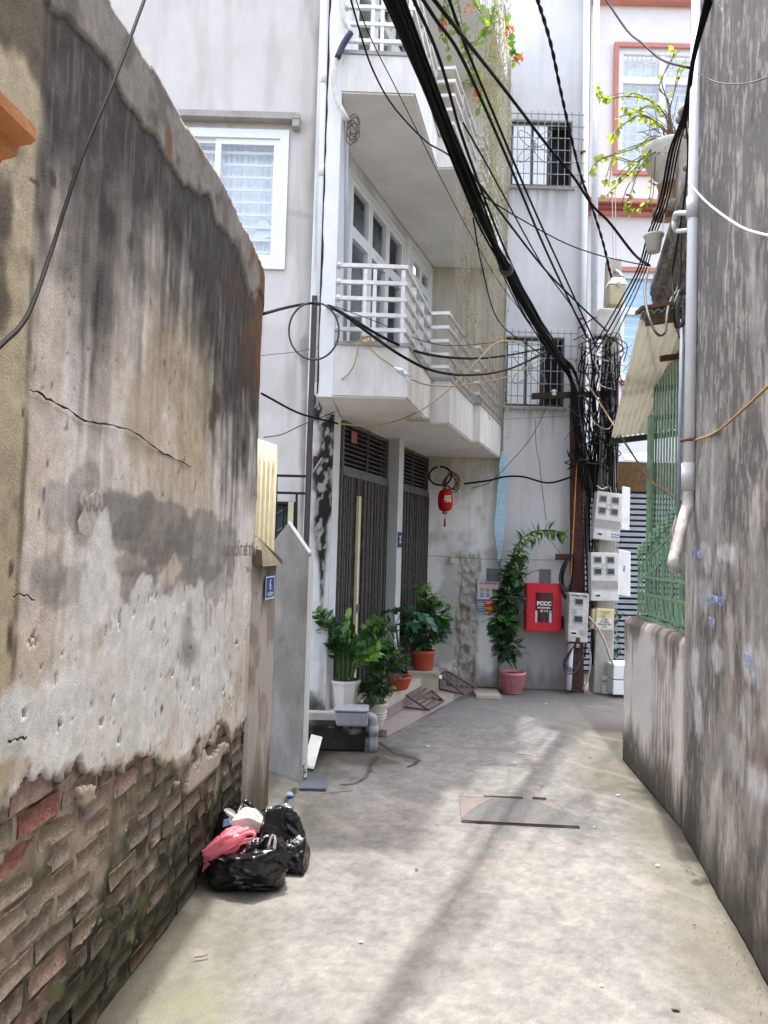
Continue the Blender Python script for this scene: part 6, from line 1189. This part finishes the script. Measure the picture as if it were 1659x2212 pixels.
# climber in a pink pot
kp = Vector((Yp(1106, 1490, 8.72).x, 8.72, 0)); kp.z = .004
cl = thing('leafy_climber', 'tall leafy climber in a pink pot, arching over the fire cabinet', 'potted plant', kp)
MB().lathe([(.105, 0), (.11, .004), (.135, .20), (.15, .205), (.152, .235), (.135, .238), (.128, .2), (.01, .19)], kp, 28, flute=.008, fl_n=14).build('pot', M('pink_plastic', (196, 128, 132), .5, .08, 9, .05), cl, True)
for k in range(14):
    t = k * 2 * math.pi / 14; a = [kp + Vector((math.cos(t + s * .17) * (.116 + z * .12 + .004), math.sin(t + s * .17) * (.116 + z * .12 + .004), z)) for s, z in ((-1, .03), (-.9, .12), (-.4, .17), (0, .18), (.4, .17), (.9, .12), (1, .03))]
    MB().tube(a, .003, 4).build('pot_arch', MATS['pink_plastic'], cl, True)
soil(cl, kp + Zv * .21, .128)
ll = [leaf_mesh('leaf', .12, .036, m, .25, .3, 5, .8) for m in (G1, G2, G3, G1)]
paths = []
trunk = [(1108, 1440), (1092, 1400), (1085, 1350), (1090, 1300), (1095, 1255), (1110, 1215), (1130, 1175), (1160, 1148), (1195, 1142), (1225, 1150)]
for k in range(6):
    ks = k * 4 - 10; m_ = 10 if k < 2 else PR.choice([5, 6, 7, 8]); pts = smooth_path([Yp(a + ks * PR.uniform(.5, 1.4), b + PR.uniform(-8, 8), 8.66 + PR.uniform(-.08, .06)) for a, b in trunk[:m_]], 5); paths.append(pts)
    MB().tube(pts, [.008 * (1 - .5 * i / len(pts)) for i in range(len(pts))], 5).build('stem', m_stemg, cl, True)
for pts in ([Yp(1095, 1290, 8.6), Yp(1140, 1240, 8.55), Yp(1178, 1230, 8.5)], [Yp(1090, 1330, 8.6), Yp(1060, 1335, 8.5), Yp(1040, 1345, 8.45)], [Yp(1100, 1380, 8.6), Yp(1130, 1320, 8.5), Yp(1140, 1320, 8.45)], [Yp(1105, 1420, 8.6), Yp(1135, 1410, 8.5), Yp(1148, 1420, 8.45)], [Yp(1170, 1148, 8.6), Yp(1195, 1175, 8.55), Yp(1210, 1195, 8.5)]):
    pts = smooth_path(pts, 5); paths.append(pts); MB().tube(pts, .004, 4).build('stem', m_stemg, cl, True)
nlv = 0
for pts in paths:
    for i in range(3, len(pts)):
        t = (pts[i] - pts[i - 1]).normalized()
        for _ in range(2 if len(pts) > 20 else 3):
            if nlv > 295 or (PR.random() < .12): continue
            d = rv(); d = (d - t * d.dot(t)).normalized() + t * .3 + Vector((0, -.25, -.1)); hi = pts[i].z > 1.45
            inst(ll[2 if (hi and PR.random() < .5) or PR.random() < .12 else PR.choice([0, 1, 1, 3])], 'leaf', cl, frame_m(pts[i] + rv(.008), d, Vector((-d.y, d.x, 0)) + rv(.25), PR.uniform(.75, 1.2))); nlv += 1
fl = fluff(cl, [(Yv3(1095, 1395, 8.62), .13, 0), (Yv3(1088, 1340, 8.6), .16, 1), (Yv3(1100, 1290, 8.62), .15, 0), (Yv3(1112, 1240, 8.66), .13, 1), (Yv3(1120, 1200, 8.7), .07, 1)], 420, .09, .015, (G2, G1), 6)
# bougainvillea on the stone planter
bo = thing('bougainvillea', 'thin yellow green bougainvillea trailing from the stone planter', 'shrub', bc + Zv * .05)
bl = [leaf_mesh('leaf', .05, .038, m, .2, .2) for m in (G4, G4, leafmat('leaf_lime', (140, 160, 66), (176, 190, 70), .45))]
st0 = bc + Zv * .05
twigs = [[(1440, 250), (1400, 215), (1350, 205), (1300, 215), (1290, 195)], [(1430, 270), (1390, 250), (1340, 270), (1320, 300)], [(1420, 300), (1380, 310), (1330, 330), (1290, 350), (1278, 370)], [(1425, 310), (1390, 340), (1350, 370), (1320, 400)], [(1420, 320), (1385, 360), (1360, 400), (1350, 440), (1360, 465)], [(1440, 230), (1430, 180), (1450, 130), (1462, 100)], [(1450, 240), (1455, 190), (1470, 160), (1480, 130)], [(1430, 300), (1400, 330), (1375, 370), (1340, 400), (1310, 430)], [(1425, 330), (1410, 370), (1400, 420), (1385, 455)], [(1435, 280), (1410, 260), (1370, 240), (1345, 240)], [(1440, 260), (1410, 235), (1380, 230), (1330, 255)], [(1420, 310), (1370, 345), (1330, 350), (1310, 400)]]
nb_ = 0
for tw_ in twigs * 2:
    j = PR.uniform(-1, 1); pts = smooth_path([st0 + rv(.03)] + [Yp(a + PR.uniform(-9, 9), b + PR.uniform(-9, 9), 6.2 + j * .18) for a, b in tw_], 6)
    MB().tube(pts, [.005 * (1 - .7 * i / len(pts)) + .001 for i in range(len(pts))], 4).build('twig', m_stem, bo)
    for i in range(8, len(pts)):
        for _ in range(1 if PR.random() < .6 else 2):
            if nb_ < 295 and PR.random() < .5 + .4 * (i / len(pts)): inst(PR.choice(bl), 'leaf', bo, frame_m(pts[i], rv() + Vector((-.3, 0, -.6)), rv(), PR.uniform(.7, 1.25))); nb_ += 1
for (px, py) in ((1352, 418), (1358, 421)): inst(leaf_mesh('flower', .05, .05, M('magenta_petal', (222, 70, 150), .7)), 'flower', bo, frame_m(Yp(px, py, 6.1), rv() + Vector((0, -1, 0)), rv()))
for k in range(26):
    q = st0 + Vector((PR.uniform(-.15, .12), PR.uniform(-.1, .1), PR.uniform(.02, .2))); pts = smooth_path([st0, q, q + Vector((PR.uniform(-.25, .05), PR.uniform(-.1, .1), PR.uniform(-.1, .22)))], 4); MB().tube(pts, .0025, 4).build('twig', m_stem, bo)
# vines and orange flowers hanging from the upper balcony, rusty wire nets
m_dryleaf = leafmat('dry_vine_leaf', (150, 150, 116), (166, 166, 120), .35, .6); m_dry = M('dry_vine_stem', (164, 154, 122), .9, .15)
vine = thing('hanging_vine', 'dry pale vine curtain hanging from the upper balcony corner', 'vine', Yp(1050, 300, 7.6))
vs_, vl_ = MB(), MB()
for k in range(64):
    x = PR.gauss(1068, 17) if k < 46 else PR.uniform(990, 1095); ln_ = PR.uniform(250, 600) if x > 1035 else PR.uniform(300, 480); y = 7.3 + PR.uniform(-.25, .35); top = PR.uniform(-60, 40) if k < 46 else PR.uniform(330, 420)
    pts = [Yp(x + PR.uniform(-6, 6) + 4 * math.sin(i * .9 + k), top + ln_ * i / 9, y) for i in range(10)]; pts = smooth_path(pts, 3); vs_.tube(pts, .0025, 3, False)
    for q in pts:
        for _ in range(3):
            if PR.random() < .34:
                d = rv(.5) + Vector((0, 0, -.4)); d.normalize(); w = d.cross(rv()).normalized() * .010; l = PR.uniform(.02, .045); c0 = q + rv(.012); vl_.add([c0, c0 + d * l * .5 + w, c0 + d * l, c0 + d * l * .5 - w], [(0, 1, 2, 3)])
vs_.build('stems', m_dry, vine, kind='stuff'); vl_.build('foliage', m_dryleaf, vine, kind='stuff')
bf = thing('flowering_vine', 'green vine with orange flower clusters over the upper balcony rail', 'vine', Yp(1020, 100, 7.2))
m_of = translucent('orange_petal', (236, 112, 78), .35, .6)
pet = leaf_mesh('petal', .035, .03, m_of, .3, .2, 3)
for (px, py) in ((957, 58), (1100, 68), (1119, 128), (1033, 195), (1030, 210), (1012, 22)):
    c_ = Yp(px, py, 7.1)
    for k in range(26 if py > 40 and py < 150 else 12): d = rv().normalized(); inst(pet, 'petal', bf, frame_m(c_ + d * .028, d + rv(.3), rv(), PR.uniform(.6, 1.0)))
lv = [leaf_mesh('leaf', .07, .055, m, .2, .2) for m in (G3, leafmat('leaf_green_pale', (120, 140, 76), (150, 166, 80), .4), G4)]
for tw_ in ([(960, -10), (975, 40), (1000, 90), (1035, 85), (1060, 40)], [(985, -20), (1000, 60), (1020, 120), (1022, 180)], [(1010, -20), (1040, 30), (1055, 60), (1068, 15)], [(960, 0), (957, 50), (970, 110)], [(1090, 10), (1098, 60), (1112, 110), (1120, 130)], [(990, 60), (1015, 140), (1040, 200), (1036, 235)]):
    pts = smooth_path([Yp(a, b, 7.1) for a, b in tw_], 8); MB().tube(pts, .004, 4).build('twig', m_stem, bf)
    for q in pts[2:]:
        for _ in range(2):
            if PR.random() < .6: inst(PR.choice(lv), 'leaf', bf, frame_m(q + rv(.02), rv() + Vector((0, -.2, -.4)), rv(), PR.uniform(.6, 1.2)))
# stone urn shape wrapped in cloth on the upper balcony step
m_net = M('rusty_net', (170, 140, 112), .8, .3, 6, .1, rgb2=(196, 186, 170))
def net(name, label, a, b, z0, z1, step):
    a, b = Vector(a), Vector(b); L = (b - a).length; mb = MB(); d = (b - a) / L
    for i in range(int(L / step) + 1): p = a + d * i * step; mb.bar((p.x, p.y, z0), (p.x, p.y, z1), .0024)
    for j in range(int((z1 - z0) / step) + 1): z = z0 + j * step; mb.bar((a.x, a.y - .002, z), (b.x, b.y - .002, z), .0024)
    o = thing(name, label, 'net', (a.x, a.y, z0)); mb.build('wires', m_net, o, kind='stuff'); return o
net('wire_net', 'rusty wire net hung along the balcony step nearest the vines', (.56, 6.70, 0), (.88, 7.76, 0), 3.10, 4.93, .05)
net('wire_net', 'wire net closing the far end of the balcony beside the grey house', (.96, 7.8, 0), (1.33, 8.95, 0), 3.10, 4.93, .05)
# ================================================================ rubbish bags by the old wall
m_bag = M('black_bag_film', (15, 15, 17), .28, .3, 6, .12, 18, spec=.55); m_bagw = translucent('white_bag_film', (224, 216, 210), .3, .35); m_bagp = translucent('pink_bag_film', (238, 140, 152), .35, .3, (246, 150, 158))
def bag(o, name, c, rad, mat, seed, planes=46, wr=.035, flat=.0, up=1.0, gather=.0, nu=110, nv=72, tilt=0):
    """crumpled film: a body cut by many random planes, creased by ridged noise, slumped on the ground"""
    q = np.random.RandomState(seed); u = np.linspace(0, 2 * np.pi, nu, endpoint=False); v = np.linspace(0, np.pi, nv)
    U, V = np.meshgrid(u, v, indexing='ij'); D = np.stack([np.sin(V) * np.cos(U), np.sin(V) * np.sin(U), np.cos(V)], -1)
    N = q.normal(size=(planes, 3)); N /= np.linalg.norm(N, axis=1)[:, None]; hgt = q.uniform(.80, 1.0, planes)
    dots = np.maximum(D @ N.T, 1e-3); rr = hgt / dots; k = 40.0; r = -np.log(np.exp(-k * np.minimum(rr, 2.2)).sum(-1)) / k
    n1 = np.abs(fbm(U * 2.2 + np.sin(V * 3), V * 2.6, 4, seed) - .5); n2 = np.abs(fbm(U * 5 + V, V * 4 + U * .5, 3, seed + 3) - .5); seam = sst(2 * np.pi - .6, 2 * np.pi, U)
    w = (1 - np.minimum(n1 * 7, 1)) ** 2 * wr + (1 - np.minimum(n2 * 8, 1)) ** 2 * wr * .5; w = w * (1 - seam) + w[0:1, :] * seam; r = r * (1 - seam) + r[0:1, :] * seam if False else r
    r = r + w + gather * np.clip(D[..., 2], 0, 1) ** 3 * np.cos(U * 11 + n1 * 8) * .12
    P = D * r[..., None] * np.array(rad); P[..., 2] *= np.where(P[..., 2] > 0, up, 1.0)
    if gather: t = np.clip(P[..., 2] / rad[2] / up, 0, 1.2) ** 3; P[..., 0] *= 1 - .35 * t * gather; P[..., 1] *= 1 - .35 * t * gather
    if tilt: x_, z_ = P[..., 0].copy(), P[..., 2].copy(); P[..., 0] = x_ * math.cos(tilt) - z_ * math.sin(tilt); P[..., 2] = x_ * math.sin(tilt) + z_ * math.cos(tilt)
    P = P + np.array(c); lo = flat; P[..., 2] = np.where(P[..., 2] < lo, lo + (P[..., 2] - lo) * .04, P[..., 2])
    idx = np.arange(nu * nv).reshape(nu, nv); mb = MB(); mb.v = [tuple(x) for x in P.reshape(-1, 3)]
    for i in range(nu):
        j = (i + 1) % nu
        for k_ in range(nv - 1): mb.f.append((int(idx[i, k_]), int(idx[j, k_]), int(idx[j, k_ + 1]), int(idx[i, k_ + 1])))
    return mb.build(name, mat, o, True)
def film(o, name, pts, mat, w0=.0):
    """a strip of creased film through points with widths"""
    mb = MB(); v = []; 
    for (p, wv) in pts: v += [Vector(p) - Vector(wv), Vector(p) - Vector(wv) * .3 + Vector((0, -.008, .006)), Vector(p) + Vector(wv) * .3 + Vector((0, .004, -.004)), Vector(p) + Vector(wv)]
    f = [(4 * i + j, 4 * i + j + 1, 4 * i + 5 + j, 4 * i + 4 + j) for i in range(len(pts) - 1) for j in range(3)]
    ob = mb.add(v, f).build(name, mat, o, True); s = ob.modifiers.new('s', 'SUBSURF'); s.levels = s.render_levels = 2; return ob
g1 = Zp(530, 1905, 0)
t1 = thing('rubbish_bag', 'shiny black rubbish bag in front, slumped against the old brick wall', 'rubbish bag', (g1.x, g1.y, 0), 'rubbish bags by the old wall')
bag(t1, 'bag', (g1.x, g1.y, .075), (.195, .155, .13), m_bag, 5, planes=20, flat=.002, up=1.05, wr=.10)
film(t1, 'bag_flap', [(Yp(478, 1868, g1.y - .10), (.03, 0, .012)), (Yp(520, 1850, g1.y - .13), (.03, .01, .03)), (Yp(560, 1838, g1.y - .13), (.02, .0, .04)), (Yp(572, 1815, g1.y - .06), (.006, .0, .03)), (Yp(592, 1838, g1.y - .10), (.02, 0, .035)), (Yp(622, 1862, g1.y - .06), (.02, 0, .03))], m_bag)
film(t1, 'bag_neck', [(Yp(565, 1838, g1.y - .06), (.03, .02, .0)), (Yp(590, 1818, g1.y - .02), (.02, .02, .012)), (Yp(612, 1832, g1.y), (.01, .03, .012))], m_bag)
for k in range(3): film(t1, 'waste_paper', [(Yp(515 + k * 36, 1846, g1.y - .075 + k * .01), (.02, 0, .012)), (Yp(528 + k * 36, 1830, g1.y - .05), (.03, .01, .0)), (Yp(546 + k * 33, 1840, g1.y - .07), (.014, 0, -.016))], m_bagw)
g2 = Zp(606, 1866, 0)
t2 = thing('rubbish_bag', 'large black rubbish bag behind the front one, spreading to the right', 'rubbish bag', (g2.x, g2.y, 0), 'rubbish bags by the old wall')
bag(t2, 'bag', (g2.x - .035, g2.y + .04, .12), (.125, .13, .16), m_bag, 9, planes=22, flat=.002, up=.95, wr=.09)
bag(t2, 'bag_fold', (g2.x + .045, g2.y - .01, .06), (.10, .12, .095), m_bag, 14, planes=20, flat=.002, wr=.09, nu=80, nv=50)
film(t2, 'bag_flap', [(Yp(555, 1800, g2.y - .05), (.03, .0, .01)), (Yp(580, 1778, g2.y - .06), (.02, .0, .03)), (Yp(612, 1775, g2.y - .03), (.01, .0, .03)), (Yp(640, 1800, g2.y - .05), (.015, 0, .03))], m_bag)
t4 = thing('rubbish_bag', 'black bag half hidden behind the pink one against the wall', 'rubbish bag', (g1.x, g1.y + .2, 0), 'rubbish bags by the old wall')
bag(t4, 'bag', (Yp(520, 1830, g1.y + .2).x, g1.y + .20, .13), (.13, .12, .15), m_bag, 17, planes=22, flat=.002, wr=.09, nu=80, nv=50)
film(t4, 'bag_neck', [(Yp(492, 1800, g1.y + .07), (.03, 0, .02)), (Yp(508, 1782, g1.y + .08), (.022, 0, .01)), (Yp(520, 1770, g1.y + .1), (.008, 0, .0))], m_bag)
c_ = Yp(537, 1768, g1.y + .08); t5 = thing('white_bag', 'knotted white plastic bag on top of the rubbish heap', 'bag', c_)
bag(t5, 'bag', c_, (.068, .05, .046), m_bagw, 21, planes=18, wr=.10, flat=-1, nu=60, nv=40)
film(t5, 'knot_ear', [(Yp(512, 1766, c_.y - .02), (.004, 0, .012)), (Yp(499, 1757, c_.y - .02), (.0, .01, .024)), (Yp(484, 1749, c_.y - .02), (.0, .004, .006))], m_bagw)
c_ = Yp(487, 1826, g1.y - .05); t6 = thing('pink_bag', 'translucent pink plastic bag draped on the left of the heap', 'bag', c_)
bag(t6, 'bag', c_, (.125, .06, .052), m_bagp, 23, planes=16, wr=.12, flat=-1, nu=80, nv=50, tilt=.62)
film(t6, 'bag_skirt', [(Yp(440, 1868, g1.y - .07), (.012, 0, .05)), (Yp(462, 1845, g1.y - .11), (.02, 0, .045)), (Yp(490, 1826, g1.y - .12), (.02, 0, .035)), (Yp(525, 1812, g1.y - .1), (.01, 0, .02))], m_bagp)
film(t6, 'bag_handle', [(Yp(505, 1812, g1.y - .08), (.02, 0, .02)), (Yp(528, 1798, g1.y - .08), (.01, .01, .016)), (Yp(550, 1793, g1.y - .06), (.004, .01, .012)), (Yp(554, 1812, g1.y - .07), (.006, 0, .01)), (Yp(530, 1816, g1.y - .1), (.008, 0, .014)), (Yp(508, 1822, g1.y - .11), (.01, 0, .014))], m_bagp)
c_ = Yp(488, 1778, g1.y + .02); t7 = MB().prism([c_ + Vector((-.015, 0, -.02)), c_ + Vector((.02, 0, -.01)), c_ + Vector((.016, 0, .022)), c_ + Vector((-.012, 0, .014))], (.004, .01, 0)).build('blue_wrapper', M('blue_wrapper', (110, 176, 216), .4, .15, 40, .2), None, label='small blue wrapper poking out beside the pink bag', cat='wrapper')
film(t2, 'white_handle', [(Yp(580, 1828, g1.y - .1), (.006, 0, .004)), (Yp(586, 1806, g1.y - .08), (.006, 0, .003)), (Yp(592, 1800, g1.y - .08), (.005, 0, -.004)), (Yp(596, 1812, g1.y - .09), (.006, 0, -.004)), (Yp(592, 1834, g1.y - .1), (.008, 0, -.004))], m_bagw)
# ================================================================ ground furniture
def zq(pts, z=0.0): return [Zp(a, b, z) for a, b in pts]
mh = thing('manhole_cover', 'flat concrete drain cover with faded pink corners in the alley', 'drain cover', Zp(1110, 1755))
q = zq([(996, 1774), (1252, 1787), (1200, 1732), (991, 1721)]); MB().prism(q, (0, 0, .008)).build('slab', M('cover_concrete', (94, 94, 93), .9, .2, 40, .4, 120), mh)
for tri in ([(993, 1735), (991, 1722), (1060, 1726), (1030, 1742), (998, 1768)], [(1160, 1731), (1200, 1733), (1224, 1758), (1185, 1742)]): MB().prism(zq(tri, .0085), (0, 0, .001)).build('pink_paint', M('faded_pink_paint', (112, 103, 99), .9, .14, 40, .2), mh)
MB().prism(zq([(996, 1776), (1252, 1789), (1252, 1790), (996, 1777)]), (0, 0, .003)).build('gap', m_crack, mh)
for (a, b, c, d) in ((1045, 1719, 1130, 1722), (1150, 1722, 1180, 1724)): MB().prism(zq([(a, b), (c, d), (c, d + 3), (a, b + 3)]), (0, 0, .003)).build('seam', m_crack, mh)
MB().prism(zq([(646, 1707), (704, 1708), (705, 1678), (655, 1675)]), (0, 0, .014)).build('granite_tile', M('dark_granite', (92, 96, 104), .35, .25, 60, .05, spec=.5), None, label='loose dark granite tile lying by the pointed slab', cat='tile')
wb = [Yp(653, 1662, 5.55), Yp(678, 1666, 5.5), Yp(696, 1596, 6.0), Yp(672, 1590, 6.0)]; wb[0].z = .02; wb[1].z = .02
MB().prism(wb, (0, .012, .012)).build('white_board', M('chipped_white_board', (222, 220, 212), .7, .08, 12, .1), None, label='white board leaning in the corner beside the pointed slab', cat='board')
MB().prism(zq([(705, 1606), (768, 1612), (770, 1603), (712, 1598)]), (0, 0, .03)).build('drain_lid', M('rusty_lid', (76, 64, 58), .8, .3, 30, .3), None, label='dark broken drain lid at the plinth', cat='drain lid')
gb = thing('grey_drain_box', 'grey plastic drain box with lid on the mouldy plinth', 'drain box', (-.27, 6.15, .2))
bx0, bx1 = Yp(722, 1560, 6.1).x, Yp(795, 1560, 6.1).x
MB().add([(bx0 + .02, 6.02, .20), (bx1, 6.02, .20), (bx1, 6.2, .20), (bx0 + .02, 6.2, .20), (bx0, 6.01, .315), (bx1, 6.01, .315), (bx1, 6.21, .315), (bx0, 6.21, .315)], [(0, 3, 2, 1), (4, 5, 6, 7), (0, 1, 5, 4), (1, 2, 6, 5), (2, 3, 7, 6), (3, 0, 4, 7)]).build('box', M('grey_pvc', (158, 162, 168), .5, .12, 12, .1), gb, bevel=.02)
MB().box((bx0 - .003, 6.0, .317), (bx1 + .004, 6.215, .338)).build('lid', MATS['grey_pvc'], gb, bevel=.009)
MB().tube(smooth_path([(bx1 - .01, 6.12, .265), (bx1 + .03, 6.11, .26), (bx1 + .045, 6.11, .22), (bx1 + .045, 6.11, .0)], 5), .034, 12).build('pipe', MATS['grey_pvc'], gb, True)
MB().tube([(bx1 + .045, 6.11, .12), (bx1 + .045, 6.11, .2)], .04, 12).build('pipe_collar', MATS['grey_pvc'], gb, True)
# metal wheel ramps on the steps
m_ramp = M('ramp_iron', (104, 88, 84), .7, .25, 20, .2, metal=.2)
for lab, tl, tr, bl_, br, n in (('near iron wheel ramp with rungs leaning on the step', (842, 1478), (884, 1452), (925, 1534), (958, 1514), 9), ('far iron wheel ramp with rungs beyond the concrete block', (950, 1458), (966, 1450), (1003, 1500), (1026, 1486), 9)):
    z1 = .27 if 'near' in lab else .22; A1, A2, B1_, B2_ = Zp(*tl, z1), Zp(*tr, z1), Zp(*bl_, .07), Zp(*br, .07)
    o = thing('wheel_ramp', lab, 'ramp', B1_, 'iron wheel ramps')
    for a, b in ((A1, B1_), (A2, B2_), (A1, A2), (B1_, B2_)): MB().bar(a, b, .018).build('frame_bar', m_ramp, o)
    for a, b in ((A1, B1_), (A2, B2_)): f_ = Vector((a.x, a.y, .07)); MB().bar(a, f_, .014).build('frame_bar', m_ramp, o); MB().bar(f_, b, .014).build('frame_bar', m_ramp, o)
    for k in range(1, n): MB().bar(A1.lerp(B1_, k / n), A2.lerp(B2_, k / n), .013).build('rung', m_ramp, o)
# litter
def leaf_litter(px, py, r, mat, lab, grp):
    c_ = Zp(px, py, .003); n = 7; a0 = PR.uniform(0, 6.28); pts = [c_ + Vector((math.cos(a0 + k * 6.283 / n) * r * PR.uniform(.6, 1.1) * 1.4, math.sin(a0 + k * 6.283 / n) * r * PR.uniform(.5, .9), PR.uniform(0, .006))) for k in range(n)]
    MB().prism(pts, (0, 0, .002)).build('litter', mat, None, label=lab, cat='litter', group=grp)
m_scrap = M('paper_scrap', (206, 200, 188), .9); m_dead = M('dead_leaf', (116, 96, 66), .9, .2)
for k, (px, py) in enumerate([(1100, 1664), (1065, 1532), (1112, 1648), (1170, 1700), (925, 1612), (1010, 1580), (1120, 1605), (1155, 1634), (1335, 1718), (1275, 1637), (1285, 1788), (700, 1700), (688, 1690), (980, 1560), (960, 1545), (1500, 2000), (1550, 1925), (1420, 1870), (1460, 2180), (1300, 2130), (1180, 1520), (1210, 1500), (870, 2230), (780, 2035), (900, 1880)]):
    leaf_litter(px, py, PR.uniform(.006, .013), m_scrap if k % 3 else m_dead, 'tiny scrap of paper or dry leaf on the concrete ground', 'scraps on the ground')
for k, pts in enumerate(([(1118, 1629), (1140, 1631), (1172, 1637)], [(690, 1716), (720, 1712), (762, 1708)], [(420, 2068), (435, 2066), (450, 2062)])): MB().tube(smooth_path([Zp(a, b, .008) for a, b in pts], 4), .003, 4).build('twig', m_dead, None, label=('dry twig in the sunlit part of the alley', 'dry twig near the granite tile', 'tiny twig near the old brick wall')[k], cat='twig')
MB().lathe([(.05, 0), (.052, .004), (.045, .006), (.04, .012), (.01, .014)], Zp(618, 1742, .002), 20).build('cup_lid', glass('cloudy_plastic', (220, 224, 228), .3, .3), None, True, label='clear plastic cup lid on the ground beyond the bags', cat='lid')
MB().prism(zq([(618, 1720), (636, 1722), (630, 1714), (622, 1713)], .004), (0, 0, .01)).build('wrapper', M('blue_foil', (140, 160, 190), .3, .3, 60, .2), None, label='crumpled bluish wrapper near the cup lid', cat='wrapper')
# weeds along the wall foot
wd = thing('weed', 'small green weed sprouting beside the white board', 'weed', Zp(655, 1690))
wl_ = leaf_mesh('leaf', .03, .012, G1)
for k in range(9): inst(wl_, 'leaf', wd, frame_m(Zp(655, 1690) + Zv * (.02 + k * .012), Vector((math.cos(k * 2.4), math.sin(k * 2.4), .5)), rv(), PR.uniform(.7, 1.2)))
MB().tube([Zp(655, 1690), Zp(655, 1690) + Zv * .12], .002, 4).build('stem', m_stemg, wd)
iv = thing('ivy', 'dark leafy creeper behind the concrete pole', 'creeper', (2.72, 9.15, .3))
il = leaf_mesh('leaf', .09, .06, G2)
for k in range(46): inst(il, 'leaf', iv, frame_m(Vector((PR.uniform(2.70, 2.86), 9.2 + PR.uniform(-.06, .06), PR.uniform(.25, .95))), rv() + Vector((0, -.4, -.7)), rv(), PR.uniform(.7, 1.1)))
MB().tube([(2.76, 9.22, 0), (2.78, 9.22, .95)], .006, 5).build('stem', m_stem, iv)
# old notices on the walls
def notice(pts, lab, mat, txt=None, A_=LA, B_=LB, off=.03, name='torn_notice'):
    v = [Vp(a, b, A_, B_) + nl_ * (off + PR.uniform(-.001, .001)) for a, b in pts]; o = thing(name, lab, 'notice', v[0]); MB().prism(v, tuple(nl_ * .002)).build('paper', mat, o)
    if txt:
        for (s, sz, a, b, mt) in txt: text(s, sz, Vp(a, b, A_, B_) + nl_ * (off + .003), dirl, Zv, mt, o, bold=.001)
    return o
m_paper = M('weathered_paper', (190, 184, 176), .9, .2, 30, .4); m_faint = M('faint_ink', (158, 152, 146), .95)
notice([(150, 1150), (176, 1160), (188, 1118), (196, 1085), (186, 1060), (172, 1072), (160, 1054), (152, 1082), (157, 1104), (146, 1128)], 'torn scrap of notice pasted on the old wall', m_paper, [('NHÀ', .06, 178, 1090, m_faint)])
notice([(437, 2070 - 720), (443, 1352), (444, 1310), (438, 1300)], 'thin strip of white paper stuck to the old wall', m_paper)
st_ = thing('wall_stencil', 'faded black stencil lettering near the end of the old wall', 'stencil', Vp(515, 1190, LA, LB)); text('KH CẮT BÊ TÔNG', .075, Vp(512, 1190, LA, LB) + nl_ * .038, dirl, Zv, M('stencil_ink', (136, 128, 120), .95), st_, bold=.002)
text('24H', .05, Vp(520, 1230, LA, LB) + nl_ * .038, dirl, Zv, MATS['stencil_ink'], st_)
sr = Vector((SA[0] - RA[0], SA[1] - RA[1], 0)).normalized()
rs = thing('blue_stencil', 'faded blue stencil lettering low on the stained wall', 'stencil', Vp(1530, 1300, RA, RB))
nr_ = Vector((-sr.y, sr.x, 0))
for (s, px, py, sz) in (('KHOAN CẮT', 1555, 1298, .06), ('0964', 1545, 1345, .06), ('09', 1625, 1430, .09), ('BÊ TÔNG', 1512, 1200, .05)): text(s, sz, Vp(px, py, RA, RB) + nr_ * .018, -sr, Zv, M('faded_blue_ink', (132, 146, 176), .95), rs, bold=.001)

# grit gathered along the wall feet
grit = MB(); gq = random.Random(91)
for k in range(900):
    y = gq.uniform(2.4, 8.6)
    if k % 2: x = float(xl(y)) + .05 + abs(gq.gauss(0, .05)) if y < 4.4 else gq.uniform(-.4, 1.6)
    else: x = float(xr(np.array(min(y, 6.0)))) - .03 - abs(gq.gauss(0, .05)) if y < 6 else gq.uniform(0, 2.4)
    if k % 9 == 0: x = gq.uniform(float(xl(y)) + .1, 1.4)
    r = gq.uniform(.0015, .005); c_ = Vector((x, y, r * .4)); a = gq.uniform(0, 6)
    grit.add([c_ + Vector((r * math.cos(a), r * math.sin(a), 0)), c_ + Vector((r * math.cos(a + 2), r * math.sin(a + 2), 0)), c_ + Vector((r * math.cos(a + 4.2), r * math.sin(a + 4.2), 0)), c_ + Vector((0, 0, r))], [(0, 1, 3), (1, 2, 3), (2, 0, 3)])
grit.build('gravel', M('grit', (118, 110, 98), .95, .35, 90, 0), None, label='fine grit scattered along the wall feet', cat='grit', kind='stuff')
